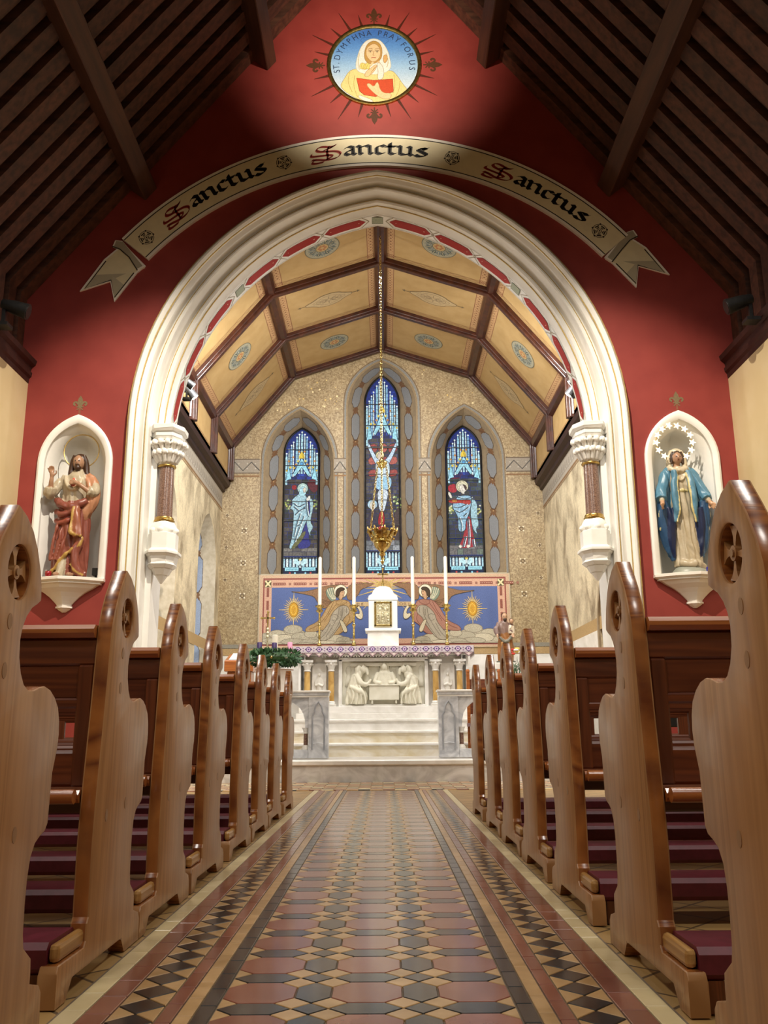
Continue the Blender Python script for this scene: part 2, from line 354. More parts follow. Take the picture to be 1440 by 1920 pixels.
def texmat(name, kind):
    m = bpy.data.materials.new(name); m.use_nodes = True; MATS[name] = m
    nt = m.node_tree; N = nt.nodes; L = nt.links; b = N['Principled BSDF']; tc = N.new('ShaderNodeTexCoord')
    if kind == 'tessera':     # gold-grey mosaic cubes
        b.inputs['Roughness'].default_value = .42
        v = N.new('ShaderNodeTexVoronoi'); v.inputs['Scale'].default_value = 42; v.inputs['Randomness'].default_value = .55; L.new(tc.outputs['Object'], v.inputs['Vector'])
        cr = N.new('ShaderNodeValToRGB'); e = cr.color_ramp.elements; e[0].position = 0; e[0].color = lin('#8a7555'); e[1].position = 1; e[1].color = lin('#bba883')
        e2 = cr.color_ramp.elements.new(.5); e2.color = lin('#a28d68')
        sp = N.new('ShaderNodeSeparateColor'); L.new(v.outputs['Color'], sp.inputs[0]); L.new(sp.outputs[0], cr.inputs[0])
        nz = N.new('ShaderNodeTexNoise'); nz.inputs['Scale'].default_value = 2.2; nz.inputs['Detail'].default_value = 5; L.new(tc.outputs['Object'], nz.inputs['Vector'])
        mr = N.new('ShaderNodeMapRange'); mr.inputs['From Min'].default_value = .3; mr.inputs['From Max'].default_value = .7; mr.inputs['To Min'].default_value = .86; mr.inputs['To Max'].default_value = 1.12; L.new(nz.outputs['Fac'], mr.inputs[0])
        hs = N.new('ShaderNodeHueSaturation'); L.new(cr.outputs[0], hs.inputs['Color']); L.new(mr.outputs[0], hs.inputs['Value']); L.new(hs.outputs[0], b.inputs['Base Color'])
        bp = N.new('ShaderNodeBump'); bp.inputs['Strength'].default_value = .25; bp.inputs['Distance'].default_value = .01; L.new(v.outputs['Distance'], bp.inputs['Height']); L.new(bp.outputs[0], b.inputs['Normal'])
    if kind == 'stain':       # weathered mosaic on the side walls
        b.inputs['Roughness'].default_value = .5
        nz = N.new('ShaderNodeTexNoise'); nz.inputs['Scale'].default_value = 1.6; nz.inputs['Detail'].default_value = 9; nz.inputs['Roughness'].default_value = .62; nz.inputs['Distortion'].default_value = .5
        mp = N.new('ShaderNodeMapping'); mp.inputs['Scale'].default_value = (1, 1.3, .9); L.new(tc.outputs['Object'], mp.inputs[0]); L.new(mp.outputs[0], nz.inputs['Vector'])
        cr = N.new('ShaderNodeValToRGB'); e = cr.color_ramp.elements; e[0].position = .34; e[0].color = lin('#8a7b62'); e[1].position = .56; e[1].color = lin('#d2c4a4')
        L.new(nz.outputs['Fac'], cr.inputs[0])
        v = N.new('ShaderNodeTexVoronoi'); v.inputs['Scale'].default_value = 45; L.new(tc.outputs['Object'], v.inputs['Vector']); sp = N.new('ShaderNodeSeparateColor'); L.new(v.outputs['Color'], sp.inputs[0])
        mr = N.new('ShaderNodeMapRange'); mr.inputs['To Min'].default_value = .88; mr.inputs['To Max'].default_value = 1.1; L.new(sp.outputs[0], mr.inputs[0])
        hs = N.new('ShaderNodeHueSaturation'); L.new(cr.outputs[0], hs.inputs['Color']); L.new(mr.outputs[0], hs.inputs['Value']); L.new(hs.outputs[0], b.inputs['Base Color'])
    if kind == 'floor':
        b.inputs['Roughness'].default_value = .4
        mp = N.new('ShaderNodeMapping'); mp.inputs['Rotation'].default_value = (0, 0, .785); L.new(tc.outputs['Object'], mp.inputs[0])
        br = N.new('ShaderNodeTexBrick'); br.offset = 0; br.inputs['Scale'].default_value = 1; br.inputs['Brick Width'].default_value = .2; br.inputs['Row Height'].default_value = .2; br.inputs['Mortar Size'].default_value = .006
        br.inputs['Color1'].default_value = lin('#9c7c4c'); br.inputs['Color2'].default_value = lin('#b08e5a'); br.inputs['Mortar'].default_value = lin('#5c4a33')
        L.new(mp.outputs[0], br.inputs['Vector']); L.new(br.outputs[0], b.inputs['Base Color'])
    return m
texmat('tessera', 'tessera'); texmat('stained_wall', 'stain'); texmat('side_floor', 'floor')

# ---------------------------------------------------------------- floor and aisle tiles
A = .095
FY0, FY1 = -3.0, 10.62
mb = MB(); mb.box(-4.75, 4.75, -5.2, 12.3, -.2, -.004)
floor = struct('floor', mb, 'side_floor', 'tan tiled church floor under the pews')
def tile_mesh(name, poly, h=.004, g=.0022, b=.0015):
    """low prism: joint gap g all round, chamfered rim"""
    def inset(p, d):
        n = len(p); out = []
        ar = sum(p[i][0]*p[(i+1) % n][1]-p[(i+1) % n][0]*p[i][1] for i in range(n))
        sg = 1 if ar > 0 else -1
        for i in range(n):
            a, q, c = Vector(p[i-1]), Vector(p[i]), Vector(p[(i+1) % n]); e1 = (q-a).normalized(); e2 = (c-q).normalized()
            n1 = Vector((-e1.y, e1.x))*sg; n2 = Vector((-e2.y, e2.x))*sg; k = (n1+n2); k = k/(max(k.dot(n1), .2)); o = q+k*d; out.append((o.x, o.y))
        return out
    p0 = inset(poly, g); p1 = inset(poly, g+b); n = len(poly)
    vs = [(x, y, -.004) for x, y in p0]+[(x, y, h-b) for x, y in p0]+[(x, y, h) for x, y in p1]
    fs = [tuple(2*n+i for i in range(n))]
    for i in range(n):
        j = (i+1) % n; fs += [(i, j, n+j, n+i), (n+i, n+j, 2*n+j, 2*n+i)]
    m = MB(); m.add(vs, fs); me = m.mesh(name); return me
c = A/2
SH = {
 'octagon_tile': ([(-A, -c), (-c, -A), (c, -A), (A, -c), (A, c), (c, A), (-c, A), (-A, c)], 'tile_red'),
 'hexagon_tile': ([(-c, -c), (0, -A), (c, -c), (c, c), (0, A), (-c, c)], 'tile_dark'),
 'long_hexagon_tile': ([(-A, 0), (-c, -c), (c, -c), (A, 0), (c, c), (-c, c)], 'tile_dark'),
 'small_square_tile': ([(-c, 0), (0, -c), (c, 0), (0, c)], 'tile_dark'),
 'yellow_square_tile': ([(-c, 0), (0, -c), (c, 0), (0, c)], 'tile_yellow'),
 'yellow_corner_tile': ([(0, -c), (0, c), (-c, 0)], 'tile_yellow'),
 'diamond_tile': ([(-.0605, 0), (0, -.0645), (.0605, 0), (0, .0645)], 'tile_dark'),
 'triangle_tile': ([(-.0605, 0), (0, .0645), (-.0605, .0645*2)], 'tile_yellow'),
}
TM = {}
for k, (p, m) in SH.items():
    TM[k] = tile_mesh(k, p); TM[k].materials.append(MATS[m])
TMf = {k: tile_mesh(k+'_far', p) for k, (p, m) in SH.items()}
NEAR = 6.3
fmb = MB(); FMATS = ['tile_red', 'tile_dark', 'tile_yellow', 'tile_cream']
def put(kind, x, y, flip=1, rz=0):
    if not (1.2 < y):
        pass
    if 1.7 < y < NEAR:
        o = bpy.data.objects.new(kind, TM[kind]); COL.objects.link(o); o.parent = floor; o.location = (x, y, 0); o.rotation_euler = (0, 0, pi if flip < 0 else 0)
    else:
        me = TMf[kind]; s = flip
        fmb.add([(x+v.co.x*s, y+v.co.y*s, v.co.z) for v in me.vertices], [tuple(p.vertices) for p in me.polygons], FMATS.index(SH[kind][1]))
P3 = 3*A; y = 2.33-6*P3
while y < FY1-.1:
    for x in (-P3, 0, P3): put('octagon_tile', x, y); put('long_hexagon_tile', x, y+1.5*A)
    for x in (-1.5*A, 1.5*A): put('hexagon_tile', x, y); put('small_square_tile', x, y+1.5*A)
    for sy in (-1, 1):
        for x in (-P3+A, -A, A, P3-A):
            put('yellow_square_tile', x, y+sy*A)
        for s in (-1, 1): put('yellow_corner_tile', s*(P3+A), y+sy*A, s)
    y += P3
y = 2.376-.129*14
while y < FY1:
    for s in (-1, 1):
        xc = s*.573
        put('diamond_tile', xc, y)
        put('triangle_tile', xc, y, 1); put('triangle_tile', xc, y, -1)
    y += .129
# border strips, laid as separate straight tiles
def strips(name, x0, x1, m, ln, off):
    me = tile_mesh(name, [(x0, 0), (x1, 0), (x1, ln), (x0, ln)]); me.materials.append(MATS[m]); k = 0; y = FY0+off
    mf = tile_mesh(name+'_far', [(x0, 0), (x1, 0), (x1, ln), (x0, ln)])
    while y < FY1-.02:
        L = ln
        if 1.4 < y < NEAR:
            o = bpy.data.objects.new(name, me); COL.objects.link(o); o.parent = floor; o.location = (0, y, 0)
        else:
            fmb.add([(v.co.x, y+min(v.co.y, FY1-y), v.co.z) for v in mf.vertices], [tuple(p.vertices) for p in mf.polygons], FMATS.index(m))
        y += ln
for s in (-1, 1):
    def R(a, b): return (a, b) if s > 0 else (-b, -a)
    strips('black_border_tile', *R(.381, .426), 'tile_dark', .152, .03)
    strips('yellow_border_tile', *R(.426, .469), 'tile_yellow', .152, .1)
    strips('red_border_tile', *R(.469, .512), 'tile_red', .152, .05)
    strips('red_border_tile', *R(.634, .704), 'tile_red', .152, .12)
    strips('cream_border_tile', *R(.704, .766), 'tile_cream', .152, .0)
# cross strip in front of the sanctuary step
xx = -3.1; k = 0
tm = tile_mesh('cross', [(0, 0), (.14, 0), (.14, .14), (0, .14)])
while xx < 3.1:
    for r in range(11):
        mi = (0, 2, 1, 2, 0, 3)[(k+r*2+(r % 2)) % 6]
        fmb.add([(xx+v.co.x, FY1+.05+r*.142+v.co.y, v.co.z) for v in tm.vertices], [tuple(p.vertices) for p in tm.polygons], mi)
    xx += .142; k += 1
ft = obj('far_tiles', fmb, FMATS, floor, fix=False); ft['kind'] = 'stuff'
mb = MB(); mb.box(-.775, .775, FY0, FY1, -.01, -.002); obj('aisle_bed', mb, 'grout', floor)

# ---------------------------------------------------------------- nave shell
WY = 10.6
for nm, s in (('wall_left', -1), ('wall_right', 1)):
    mb = MB(); mb.box(s*4.46, s*4.8, -5.2, WY, 0, 5.35); struct(nm, mb, 'cream_paint', 'cream painted nave side wall')
    pr = [(4.47, 4.98), (4.455, 4.99), (4.45, 5.05), (4.425, 5.08), (4.42, 5.13), (4.44, 5.14), (4.43, 5.2), (4.385, 5.23), (4.37, 5.29), (4.6, 5.3), (4.6, 4.98)]
    mb = MB(); mb.prism([(s*a, b) for a, b in pr], lambda u, v, w: (u, w, v), -5.2, WY); struct('trim_'+('2' if s < 0 else '3'), mb, 'dark_timber', 'dark moulded timber cornice along the nave wall')
mb = MB(); mb.box(-4.8, 4.8, -5.4, -5.2, 0, 12.3); struct('wall_back', mb, 'cream_paint', 'plain cream wall behind the viewer')
# roof: dark backing, boarded rafters following the slope, vertical boards at the eaves, purlins
EX, EZ, SL = 4.57, 6.15, 1.277
RZ = EZ+SL*EX; nl = sqrt(1+SL*SL)
mb = MB()
for s in (-1, 1):
    a = [(s*(EX+.12), 5.2), (s*(EX+.12), EZ+.1), (0, RZ+.25)]
    b = [(s*(EX+.32), 5.2), (s*(EX+.32), EZ+.2), (0, RZ+.5)]
    mb.prism(a+b[::-1], lambda u, v, w: (u, w, v), -5.2, WY+.3)
ceiling = struct('ceiling', mb, 'roof_back', 'steep dark boarded timber roof of the nave')
def raf(w, th, drop):
    """one rafter board, bent at the eaves, s=+1 side; width w along y"""
    m = MB()
    n = Vector((-SL, -1)).normalized()          # inward normal in (x,z) for the right slope: towards the room
    o = -drop
    def off(x, z, d): return (x+n.x*d, z+n.y*d)
    inn = [(EX-o*0, 5.28), (EX, EZ), (0.0, RZ)]
    out = [(EX+th, 5.28), (EX+th, EZ+th*.5), (0.0, RZ+th*1.6)]
    if drop: inn = [(x+(drop if i < 2 else 0), z+(drop*.5 if i == 1 else drop*1.6 if i == 2 else 0)) for i, (x, z) in enumerate(inn)]
    m.prism(inn+out[::-1], lambda u, v, q: (u, q, v), -w/2, w/2); return m
wide = raf(.205, .11, 0).mesh('roof_board'); thin = raf(.035, .11, .055).mesh('roof_batten')
for me in (wide, thin):
    me.materials.append(MATS['roof_board']); bm = bmesh.new(); bm.from_mesh(me); bmesh.ops.recalc_face_normals(bm, faces=bm.faces); bm.to_mesh(me); bm.free()
yy = 10.49
while yy > -5:
    for s in (1, -1):
        for me, dy, nm in ((wide, 0, 'roof_board'), (thin, -.17, 'roof_batten')):
            if yy < 4 and me is thin: continue
            o = bpy.data.objects.new(nm, me); COL.objects.link(o); o.parent = ceiling; o.location = (0, yy+dy, 0); o.rotation_euler = (0, 0, 0 if s > 0 else pi)
    yy -= .34
for s in (-1, 1):
    for (px, dpt, wd) in ((1.66, .26, .2), (3.24, .26, .24)):
        pz = EZ+SL*(EX-px)
        t = Vector((1, -SL)).normalized(); n = Vector((-SL, -1)).normalized(); ctr = Vector((px, pz))
        q = [ctr-t*wd/2-n*.05, ctr+t*wd/2-n*.05, ctr+t*wd/2+n*dpt, ctr-t*wd/2+n*dpt]
        mb = MB(); mb.prism([(s*p.x, p.y) for p in q], lambda u, v, w: (u, w, v), -5.2, WY-.002); o = obj('purlin', mb, 'roof_beam', ceiling); bevel_mesh(o.data, .012, 1)

# ---------------------------------------------------------------- arch wall
def arch_curve(t, n=22, z0=None, zb=0.0, jn=1):
    c_ = .443+.171*t; R_ = 3.559-.226*t; zc = 4.421-.089*t; amax = math.acos(c_/R_)
    right = [(-c_+R_*cos(amax*i/n), zc+R_*sin(amax*i/n)) for i in range(n+1)]
    if zb is not None and zb < zc: right = [(R_-c_, zb)]+right
    left = [(-x, z) for x, z in right]
    return left+right[::-1][1:]
def niche_curve(w, zs, h, cx, zb, n=10):
    c_ = (h*h-w*w)/(2*w); R_ = w+c_; am = math.acos(c_/R_)
    r = [(-c_+R_*cos(am*i/n), zs+R_*sin(am*i/n)) for i in range(n+1)]
    pts = [(cx+w, zb)]+[(cx+x, z) for x, z in r]+[(cx-x, z) for x, z in r[::-1][1:]]+[(cx-w, zb)]
    return pts
NX, NW, NZB, NZS, NAP = 3.775, .38, 2.46, 3.92, .52
ac = arch_curve(.2)
outer = [(-4.75, 0)]+ac+[(4.75, 0), (4.75, 6.15), (0, 12.2), (-4.75, 6.15)]
holes = [niche_curve(NW+.04, NZS, NAP+.055, s*NX, NZB-.02, 12) for s in (-1, 1)]
me = fill_holes_mesh('wall_front', outer, holes, lambda u, v, w: (u, w, v), WY, WY+.66)
wall_front = link('wall_front', me, 'red_paint'); tag(wall_front, 'red painted gable wall pierced by the chancel arch', kind='structure')
# moulded arch
def sweep(name, prof, zb, m, parent=None, label=None):
    rows = []
    for t, yv in prof:
        cv = arch_curve(t, 26, zb=zb)
        rows.append([(x, yv, z) for x, z in cv])
    mb = MB(); mb.grid(rows); o = obj(name, mb, m, parent, sharp=28, fix=False); return o
outp = [(-.03, 10.61), (-.03, 10.5), (0, 10.47), (.05, 10.45), (.11, 10.45), (.17, 10.475), (.19, 10.53), (.25, 10.545), (.3, 10.56), (.33, 10.6), (.36, 10.65), (.41, 10.67), (.44, 10.64), (.46, 10.615), (.52, 10.605), (.56, 10.62), (.58, 10.66), (.58, 10.82), (.76, 10.82), (.76, 11.28)]
trim = sweep('trim_1', outp, 0.0, 'white_paint'); tag(trim, 'white moulded chancel arch with thin gold lines', kind='structure')
inp = [(.58, 10.66), (.61, 10.73), (.68, 10.79), (.72, 10.80), (.745, 10.765), (.8, 10.755), (.85, 10.77), (.88, 10.82), (.93, 10.87), (.96, 10.93), (1.0, 10.955), (1.0, 11.27), (.4, 11.27)]
sweep('inner_order', inp, 4.3, 'white_paint', trim)
for t, yv, zb in ((-.035, 10.5, 0), (.185, 10.5, 0), (.44, 10.63, 0), (.73, 10.775, 4.3), (.9, 10.835, 4.3)):
    cv = arch_curve(t, 26, zb=zb); mb = MB(); mb.tube([(x, yv-.004, z) for x, z in cv], .008, 5); obj('gold_line', mb, 'gold_line', trim)
# stencilled soffit
cv1 = arch_curve(1.0, 60, zb=None); cum = [0]
for i in range(1, len(cv1)): cum.append(cum[-1]+math.dist(cv1[i], cv1[i-1]))
TOT = cum[-1]
def soff(u, v, h):
    u = min(max(u, 0), TOT-1e-6); i = 0
    while cum[i+1] < u: i += 1
    f = (u-cum[i])/(cum[i+1]-cum[i]); a, b = cv1[i], cv1[i+1]; dx, dz = b[0]-a[0], b[1]-a[1]; d = sqrt(dx*dx+dz*dz)
    return (a[0]+dx*f+dz/d*h, 10.96+v, a[1]+dz*f-dx/d*h)
pt = Paint(soff, .003)
def seg(u0, u1, v):     # straight run subdivided to follow the curve
    n = max(2, int(abs(u1-u0)/.12)); return [(u0+(u1-u0)*i/n, v) for i in range(n+1)]
half = TOT/2
def lozenge(u0, u1):
    e = .09; V0, V1, VM = .06, .235, .147
    top = seg(u0+e, u1-e, V1); bot = seg(u1-e, u0+e, V0)
    n = len(top)
    for i in range(n-1): pt.poly([top[i], top[i+1], bot[n-2-i], bot[n-1-i]], '#9a2a26')
    pt.poly([(u0, VM), (u0+e, V1), (u0+e, V0)], '#9a2a26'); pt.poly([(u1, VM), (u1-e, V0), (u1-e, V1)], '#9a2a26')
    for uu in (u0+.12, (u0+u1)/2, u1-.12):
        s = .028 if abs(uu-(u0+u1)/2) > .01 else .05
        pt.line([(uu-s, VM), (uu+s, VM)], .014, '#e3c9b0'); pt.line([(uu, VM-s), (uu, VM+s)], .014, '#e3c9b0')
    for uu, sg in ((u0, 1), (u1, -1)):
        pt.line([(uu-sg*.05, VM), (uu+sg*.06, .275)], .01, '#8f8166'); pt.line([(uu-sg*.05, VM), (uu+sg*.06, .02)], .01, '#8f8166')
def keybox(u, s=.075):
    pt.poly([(u-s, .07), (u+s, .07), (u+s, .225), (u-s, .225)], '#9aa08c'); pt.line([(u-s, .07), (u+s, .07), (u+s, .225), (u-s, .225)], .012, '#4f5d4c', True)
keybox(half)
for sg in (-1, 1):
    # apex key, three lozenges, key, three lozenges, key
    pos = .14; L_ = (half-.14-.1-.3)/6.1
    for k in range(6):
        if k == 3: keybox(half+sg*(pos+.07)); pos += .2
        a, b = pos+.03, pos+L_-.03
        lozenge(*( (half+a, half+b) if sg > 0 else (half-b, half-a))); pos += L_
    keybox(half+sg*min(pos+.09, half-.09))
for v in (.018, .282):
    pt.line(seg(.01, TOT-.01, v), .008, '#9a8f78')
pt.build('stencil_band', 'painted', trim)

# jamb columns: capital, shaft, base, corbel
def jamb_column(s):
    t = thing('jamb_column', (s*2.70, 10.86, 0), ('left' if s < 0 else 'right')+' granite jamb column on a white corbel under the arch springing', 'column', 'jamb columns of the chancel arch')
    def oct_(r, w, d): return [(-w, d*.5), (-w, -d*.35), (-w*.55, -d), (w*.55, -d), (w, -d*.35), (w, d*.5)]
    def slab(m, z0, z1, w, d, w2=None, d2=None):
        a = oct_(1, w, d); b = oct_(1, w2 or w, d2 or d); vs = [(x, y, z0) for x, y in a]+[(x, y, z1) for x, y in b]; n = 6
        m.add(vs, [tuple(range(n))[::-1], tuple(range(n, 2*n))]+[(i, (i+1) % n, n+(i+1) % n, n+i) for i in range(n)])
    m = MB(); slab(m, 4.385, 4.44, .225, .27); slab(m, 4.35, 4.385, .2, .245, .225, .27); slab(m, 4.29, 4.35, .19, .23); slab(m, 4.25, 4.29, .165, .2, .185, .225)
    o = obj('abacus', m, 'white_paint', t); bevel_mesh(o.data, .006, 1)
    m = MB(); slab(m, 4.372, 4.386, .216, .258); obj('gold_line', m, 'gold_line', t)
    m = MB()   # carved leaf bell
    m.lathe([(.105, 3.955), (.115, 4.02), (.13, 4.1), (.15, 4.18), (.17, 4.26)], 20, mod=lambda a, z: 1+.06*sin(8*a))
    rr = random.Random(5+s)
    for k in range(9):
        a = pi*1.0+pi*k/8; b = .13
        for lay, (z0, z1, out) in enumerate(((3.98, 4.12, .045), (4.06, 4.235, .085))):
            aa = a+(pi/16 if lay else 0); dx, dy = cos(aa), sin(aa)
            pts = [(dx*.11, dy*.11, z0), (dx*(.125+out*.5), dy*(.125+out*.5), z0+(z1-z0)*.55), (dx*(.13+out), dy*(.13+out), z1), (dx*(.145+out), dy*(.145+out), z1-.03), (dx*(.12+out), dy*(.12+out), z1-.045)]
            m.tube(spl(pts, 3), [.024, .026, .028, .032, .036, .038, .038, .034, .03, .028, .025, .02, .014], 7)
            for sd in (-1, 1):
                m.ball((dx*(.135+out)-dy*.028*sd, dy*(.135+out)+dx*.028*sd, z1-.03+rr.uniform(-.01, .01)), .02, 7, 5)
    obj('capital', m, 'plaster_white', t, smooth=True)
    m = MB(); m.lathe([(.09, 3.925), (.112, 3.93), (.118, 3.942), (.112, 3.955), (.09, 3.96)], 24); obj('gold_ring', m, 'gold', t, smooth=True)
    m = MB(); m.lathe([(.097, 3.27), (.094, 3.6), (.091, 3.94)], 28); obj('shaft', m, 'granite', t, sharp=40)
    m = MB(); m.lathe([(.1, 3.21), (.125, 3.215), (.13, 3.235), (.115, 3.25), (.118, 3.262), (.112, 3.275), (.09, 3.285)], 28); obj('gold_ring', m, 'gold', t, sharp=40)
    m = MB(); m.lathe([(.14, 3.05), (.165, 3.08), (.16, 3.14), (.135, 3.19), (.12, 3.215)], 20, mod=lambda a, z: 1+.05*sin(4*a+.6))
    for k in range(5):
        a = pi+pi*k/4; m.ball((cos(a)*.15, sin(a)*.15, 3.1), (.045, .045, .04), 8, 6)
    obj('base', m, 'plaster_white', t, smooth=True)
    m = MB(); slab(m, 2.86, 3.06, .17, .2); slab(m, 2.83, 2.86, .2, .235, .17, .2); slab(m, 2.79, 2.83, .21, .245)
    slab(m, 2.76, 2.79, .17, .2, .2, .235); slab(m, 2.69, 2.76, .155, .185, .17, .2); slab(m, 2.66, 2.69, .17, .2, .155, .185)
    slab(m, 2.62, 2.66, .13, .16, .165, .195); slab(m, 2.54, 2.62, .08, .1, .12, .15); slab(m, 2.44, 2.54, .012, .02, .07, .09)
    o = obj('corbel', m, 'white_paint', t); bevel_mesh(o.data, .008, 2)
    return t
for s in (-1, 1): jamb_column(s)

# ---------------------------------------------------------------- niches
def niche(s):
    cx = s*NX
    cin = niche_curve(NW, NZS, NAP, cx, NZB, 12); cout = niche_curve(NW+.085, NZS, NAP+.115, cx, NZB, 12)
    m = MB(); rows = []
    for (cv, yv) in ((cout, WY-.0), (cout, WY-.035), ([((a[0]*.3+b[0]*.7), (a[1]*.3+b[1]*.7)) for a, b in zip(cin, cout)], WY-.05), ([((a[0]*.8+b[0]*.2), (a[1]*.8+b[1]*.2)) for a, b in zip(cin, cout)], WY-.045), (cin, WY-.03), (cin, WY+.02)):
        rows.append([(x, yv, z) for x, z in cv])
    m.grid(rows)
    o = obj('niche_surround', m, 'white_paint', wall_front, sharp=35, fix=False); o['label'] = 'white pointed frame of the statue niche'
    # recess shell: chamfer then a rounded back
    m = MB(); rows = [[(x, WY+.02, z) for x, z in cin]]
    cmid = [(cx+(x-cx)*.86, NZB+(z-NZB)*.955) for x, z in cin]; rows.append([(x, WY+.10, z) for x, z in cmid])
    for k in range(1, 7):
        a = pi/2*k/6; f = cos(a)*.98+.02
        rows.append([(cx+(x-cx)*f, WY+.10+.36*sin(a), z if k < 1 else NZB+(z-NZB)*(1-.12*(1-f)**2)) for x, z in cmid])
    m.grid(rows); o = obj('niche_recess', m, 'white_paint', wall_front, sharp=50, fix=False)
    m = MB(); m.box(cx-NW, cx+NW, WY, WY+.5, NZB-.03, NZB); obj('niche_floor', m, 'white_shelf', wall_front)
    # fleur above
    pf = Paint(lambda u, v, h: (cx+u, WY-h, 4.62+v), .003)
    fleur(pf, 0, -.02, .22, '#75654a'); pf.line([(0, -.08), (0, .03)], .026, '#84503c'); pf.build('painted_fleur', 'painted', wall_front)
    # bracket shelf
    t = thing('niche_bracket', (cx, WY, 2.46), ('left' if s < 0 else 'right')+' white moulded bracket shelf under the niche with a '+('red' if s < 0 else 'blue')+' votive glass', 'bracket', 'bracket shelves under the niches')
    def plan(w, d): return [(-w, .0), (-w, -d*.25), (-w*.55, -d*.7), (0, -d), (w*.55, -d*.7), (w, -d*.25), (w, 0)]
    def lay(m, z0, z1, w0, d0, w1, d1):
        a, b = plan(w0, d0), plan(w1, d1); n = 7
        m.add([(x, y, z0) for x, y in a]+[(x, y, z1) for x, y in b], [tuple(range(n))[::-1], tuple(range(n, 2*n))]+[(i, (i+1) % n, n+(i+1) % n, n+i) for i in range(n)])
    m = MB(); lay(m, -.035, 0, .47, .3, .47, .3); lay(m, -.06, -.035, .42, .26, .47, .3); lay(m, -.075, -.06, .43, .27, .43, .27)
    o = obj('shelf', m, 'white_shelf', t); bevel_mesh(o.data, .004, 1)
    m = MB(); prof = [(-.075, .40, .25), (-.12, .33, .22), (-.17, .24, .17), (-.22, .175, .13), (-.27, .125, .1), (-.31, .09, .08), (-.33, .085, .075)]
    for (z1, w1, d1), (z0, w0, d0) in zip(prof, prof[1:]): lay(m, z0, z1, w0, d0, w1, d1)
    obj('cone', m, 'white_shelf', t, sharp=30)
    m = MB(); lay(m, -.35, -.33, .1, .09, .1, .09); lay(m, -.375, -.35, .06, .06, .09, .085); lay(m, -.4, -.375, .02, .03, .06, .06)
    obj('pendant', m, 'white_shelf', t)
def fleur(p, cx, cy, h, col, rot=0):
    """fleur-de-lis painted upright, h tall, base at (cx,cy)"""
    def T(q): return [(cx+x*h*cos(rot)-y*h*sin(rot), cy+x*h*sin(rot)+y*h*cos(rot)) for x, y in q]
    p.poly(T([(0, 1), (.12, .8), (.16, .62), (.08, .42), (.05, .3), (-.05, .3), (-.08, .42), (-.16, .62), (-.12, .8)]), col)
    for s in (1, -1):
        p.line(T([(s*x, y) for x, y in smooth([(.04, .32), (.12, .5), (.24, .62), (.36, .56), (.36, .44), (.26, .4)], 2, False)]), [h*.13]*2+[h*.14]*12+[h*.06]*30 if False else h*.11, col)
        p.line(T([(s*x, y) for x, y in [(.03, .26), (.12, .16), (.18, .12)]]), h*.06, col)
    p.line(T([(-.2, .3), (.2, .3)]), h*.07, col); p.line(T([(0, .3), (0, 0)]), h*.07, col)
for s in (-1, 1): niche(s)

# ---------------------------------------------------------------- ribbon with lettering
RC = (-.03, 4.16); RT, RB = 4.40, 3.925; RM = (RT+RB)/2
def ribpt(a, r): return (RC[0]+r*sin(a), RC[1]+r*cos(a))
A0 = radians(49.6)
rib = thing('sanctus_ribbon', (0, WY, 0), 'long curved painted ribbon sign over the arch lettered Sanctus three times', 'sign')
band = [ribpt(-A0+2*A0*i/60, RT) for i in range(61)]+[ribpt(A0-2*A0*i/60, RB) for i in range(61)]
def board(name, poly, y0, y1, parent):
    m = MB()
    m.prism(poly, lambda u, v, w: (u, w, v), y0, y1); o = obj(name, m, 'white_shelf', parent); return o
# band as a quad strip so that it stays clean
m = MB(); rows = []
for (r, yv) in ((RB, 0), (RB, -.045), (RT, -.045), (RT, 0)): rows.append([(ribpt(-A0+2*A0*i/60, r)[0], yv, ribpt(-A0+2*A0*i/60, r)[1]) for i in range(61)])
rows.append(rows[0]); m.grid(rows)
for e in (0, 60): m.add([rows[q][e] for q in range(4)], [(0, 1, 2, 3)])
obj('band', m, 'white_shelf', rib)
pr_ = Paint(lambda u, v, h: (u, -.045-h, v), .001)
def arcq(p, r0, r1, a0, a1, col, n=40):
    p.h += p.step
    for i in range(n):
        x0, x1 = a0+(a1-a0)*i/n, a0+(a1-a0)*(i+1)/n
        p.mb.add([p.fn(*q, p.h) for q in (ribpt(x0, r0), ribpt(x1, r0), ribpt(x1, r1), ribpt(x0, r1))], [(0, 1, 2, 3)], 0, lin(col))
arcq(pr_, RB+.035, RT-.035, -A0, A0, '#e2d7b4'); 
for r in (RB+.035, RT-.05): arcq(pr_, r, r+.014, -A0, A0, '#16120f')
def rosette(p, a):
    cx, cy = ribpt(a, RM); s = .098
    p.ring(cx, cy, s, .008, '#2b2118', 30); p.ring(cx, cy, s*.28, .009, '#2b2118', 14); p.disc(cx, cy, s*.12, '#2b2118', 10)
    for k in range(5):
        t = pi/2+2*pi*k/5-a; d = (cos(t), sin(t)); q = (-d[1], d[0])
        for r, hw, w in ((.72, .32, .018), (.48, .2, .014)): p.line([(cx+d[0]*s*r+q[0]*s*hw, cy+d[1]*s*r+q[1]*s*hw), (cx+d[0]*s*r-q[0]*s*hw, cy+d[1]*s*r-q[1]*s*hw)], w, '#2b2118')
        t2 = t+pi/5; p.line([(cx+cos(t2)*s*.9, cy+sin(t2)*s*.9), (cx+cos(t2)*s*1.15, cy+sin(t2)*s*1.15)], .02, '#2b2118')
for a in (-46.6, -17.2, 14.6, 45.6): rosette(pr_, radians(a))
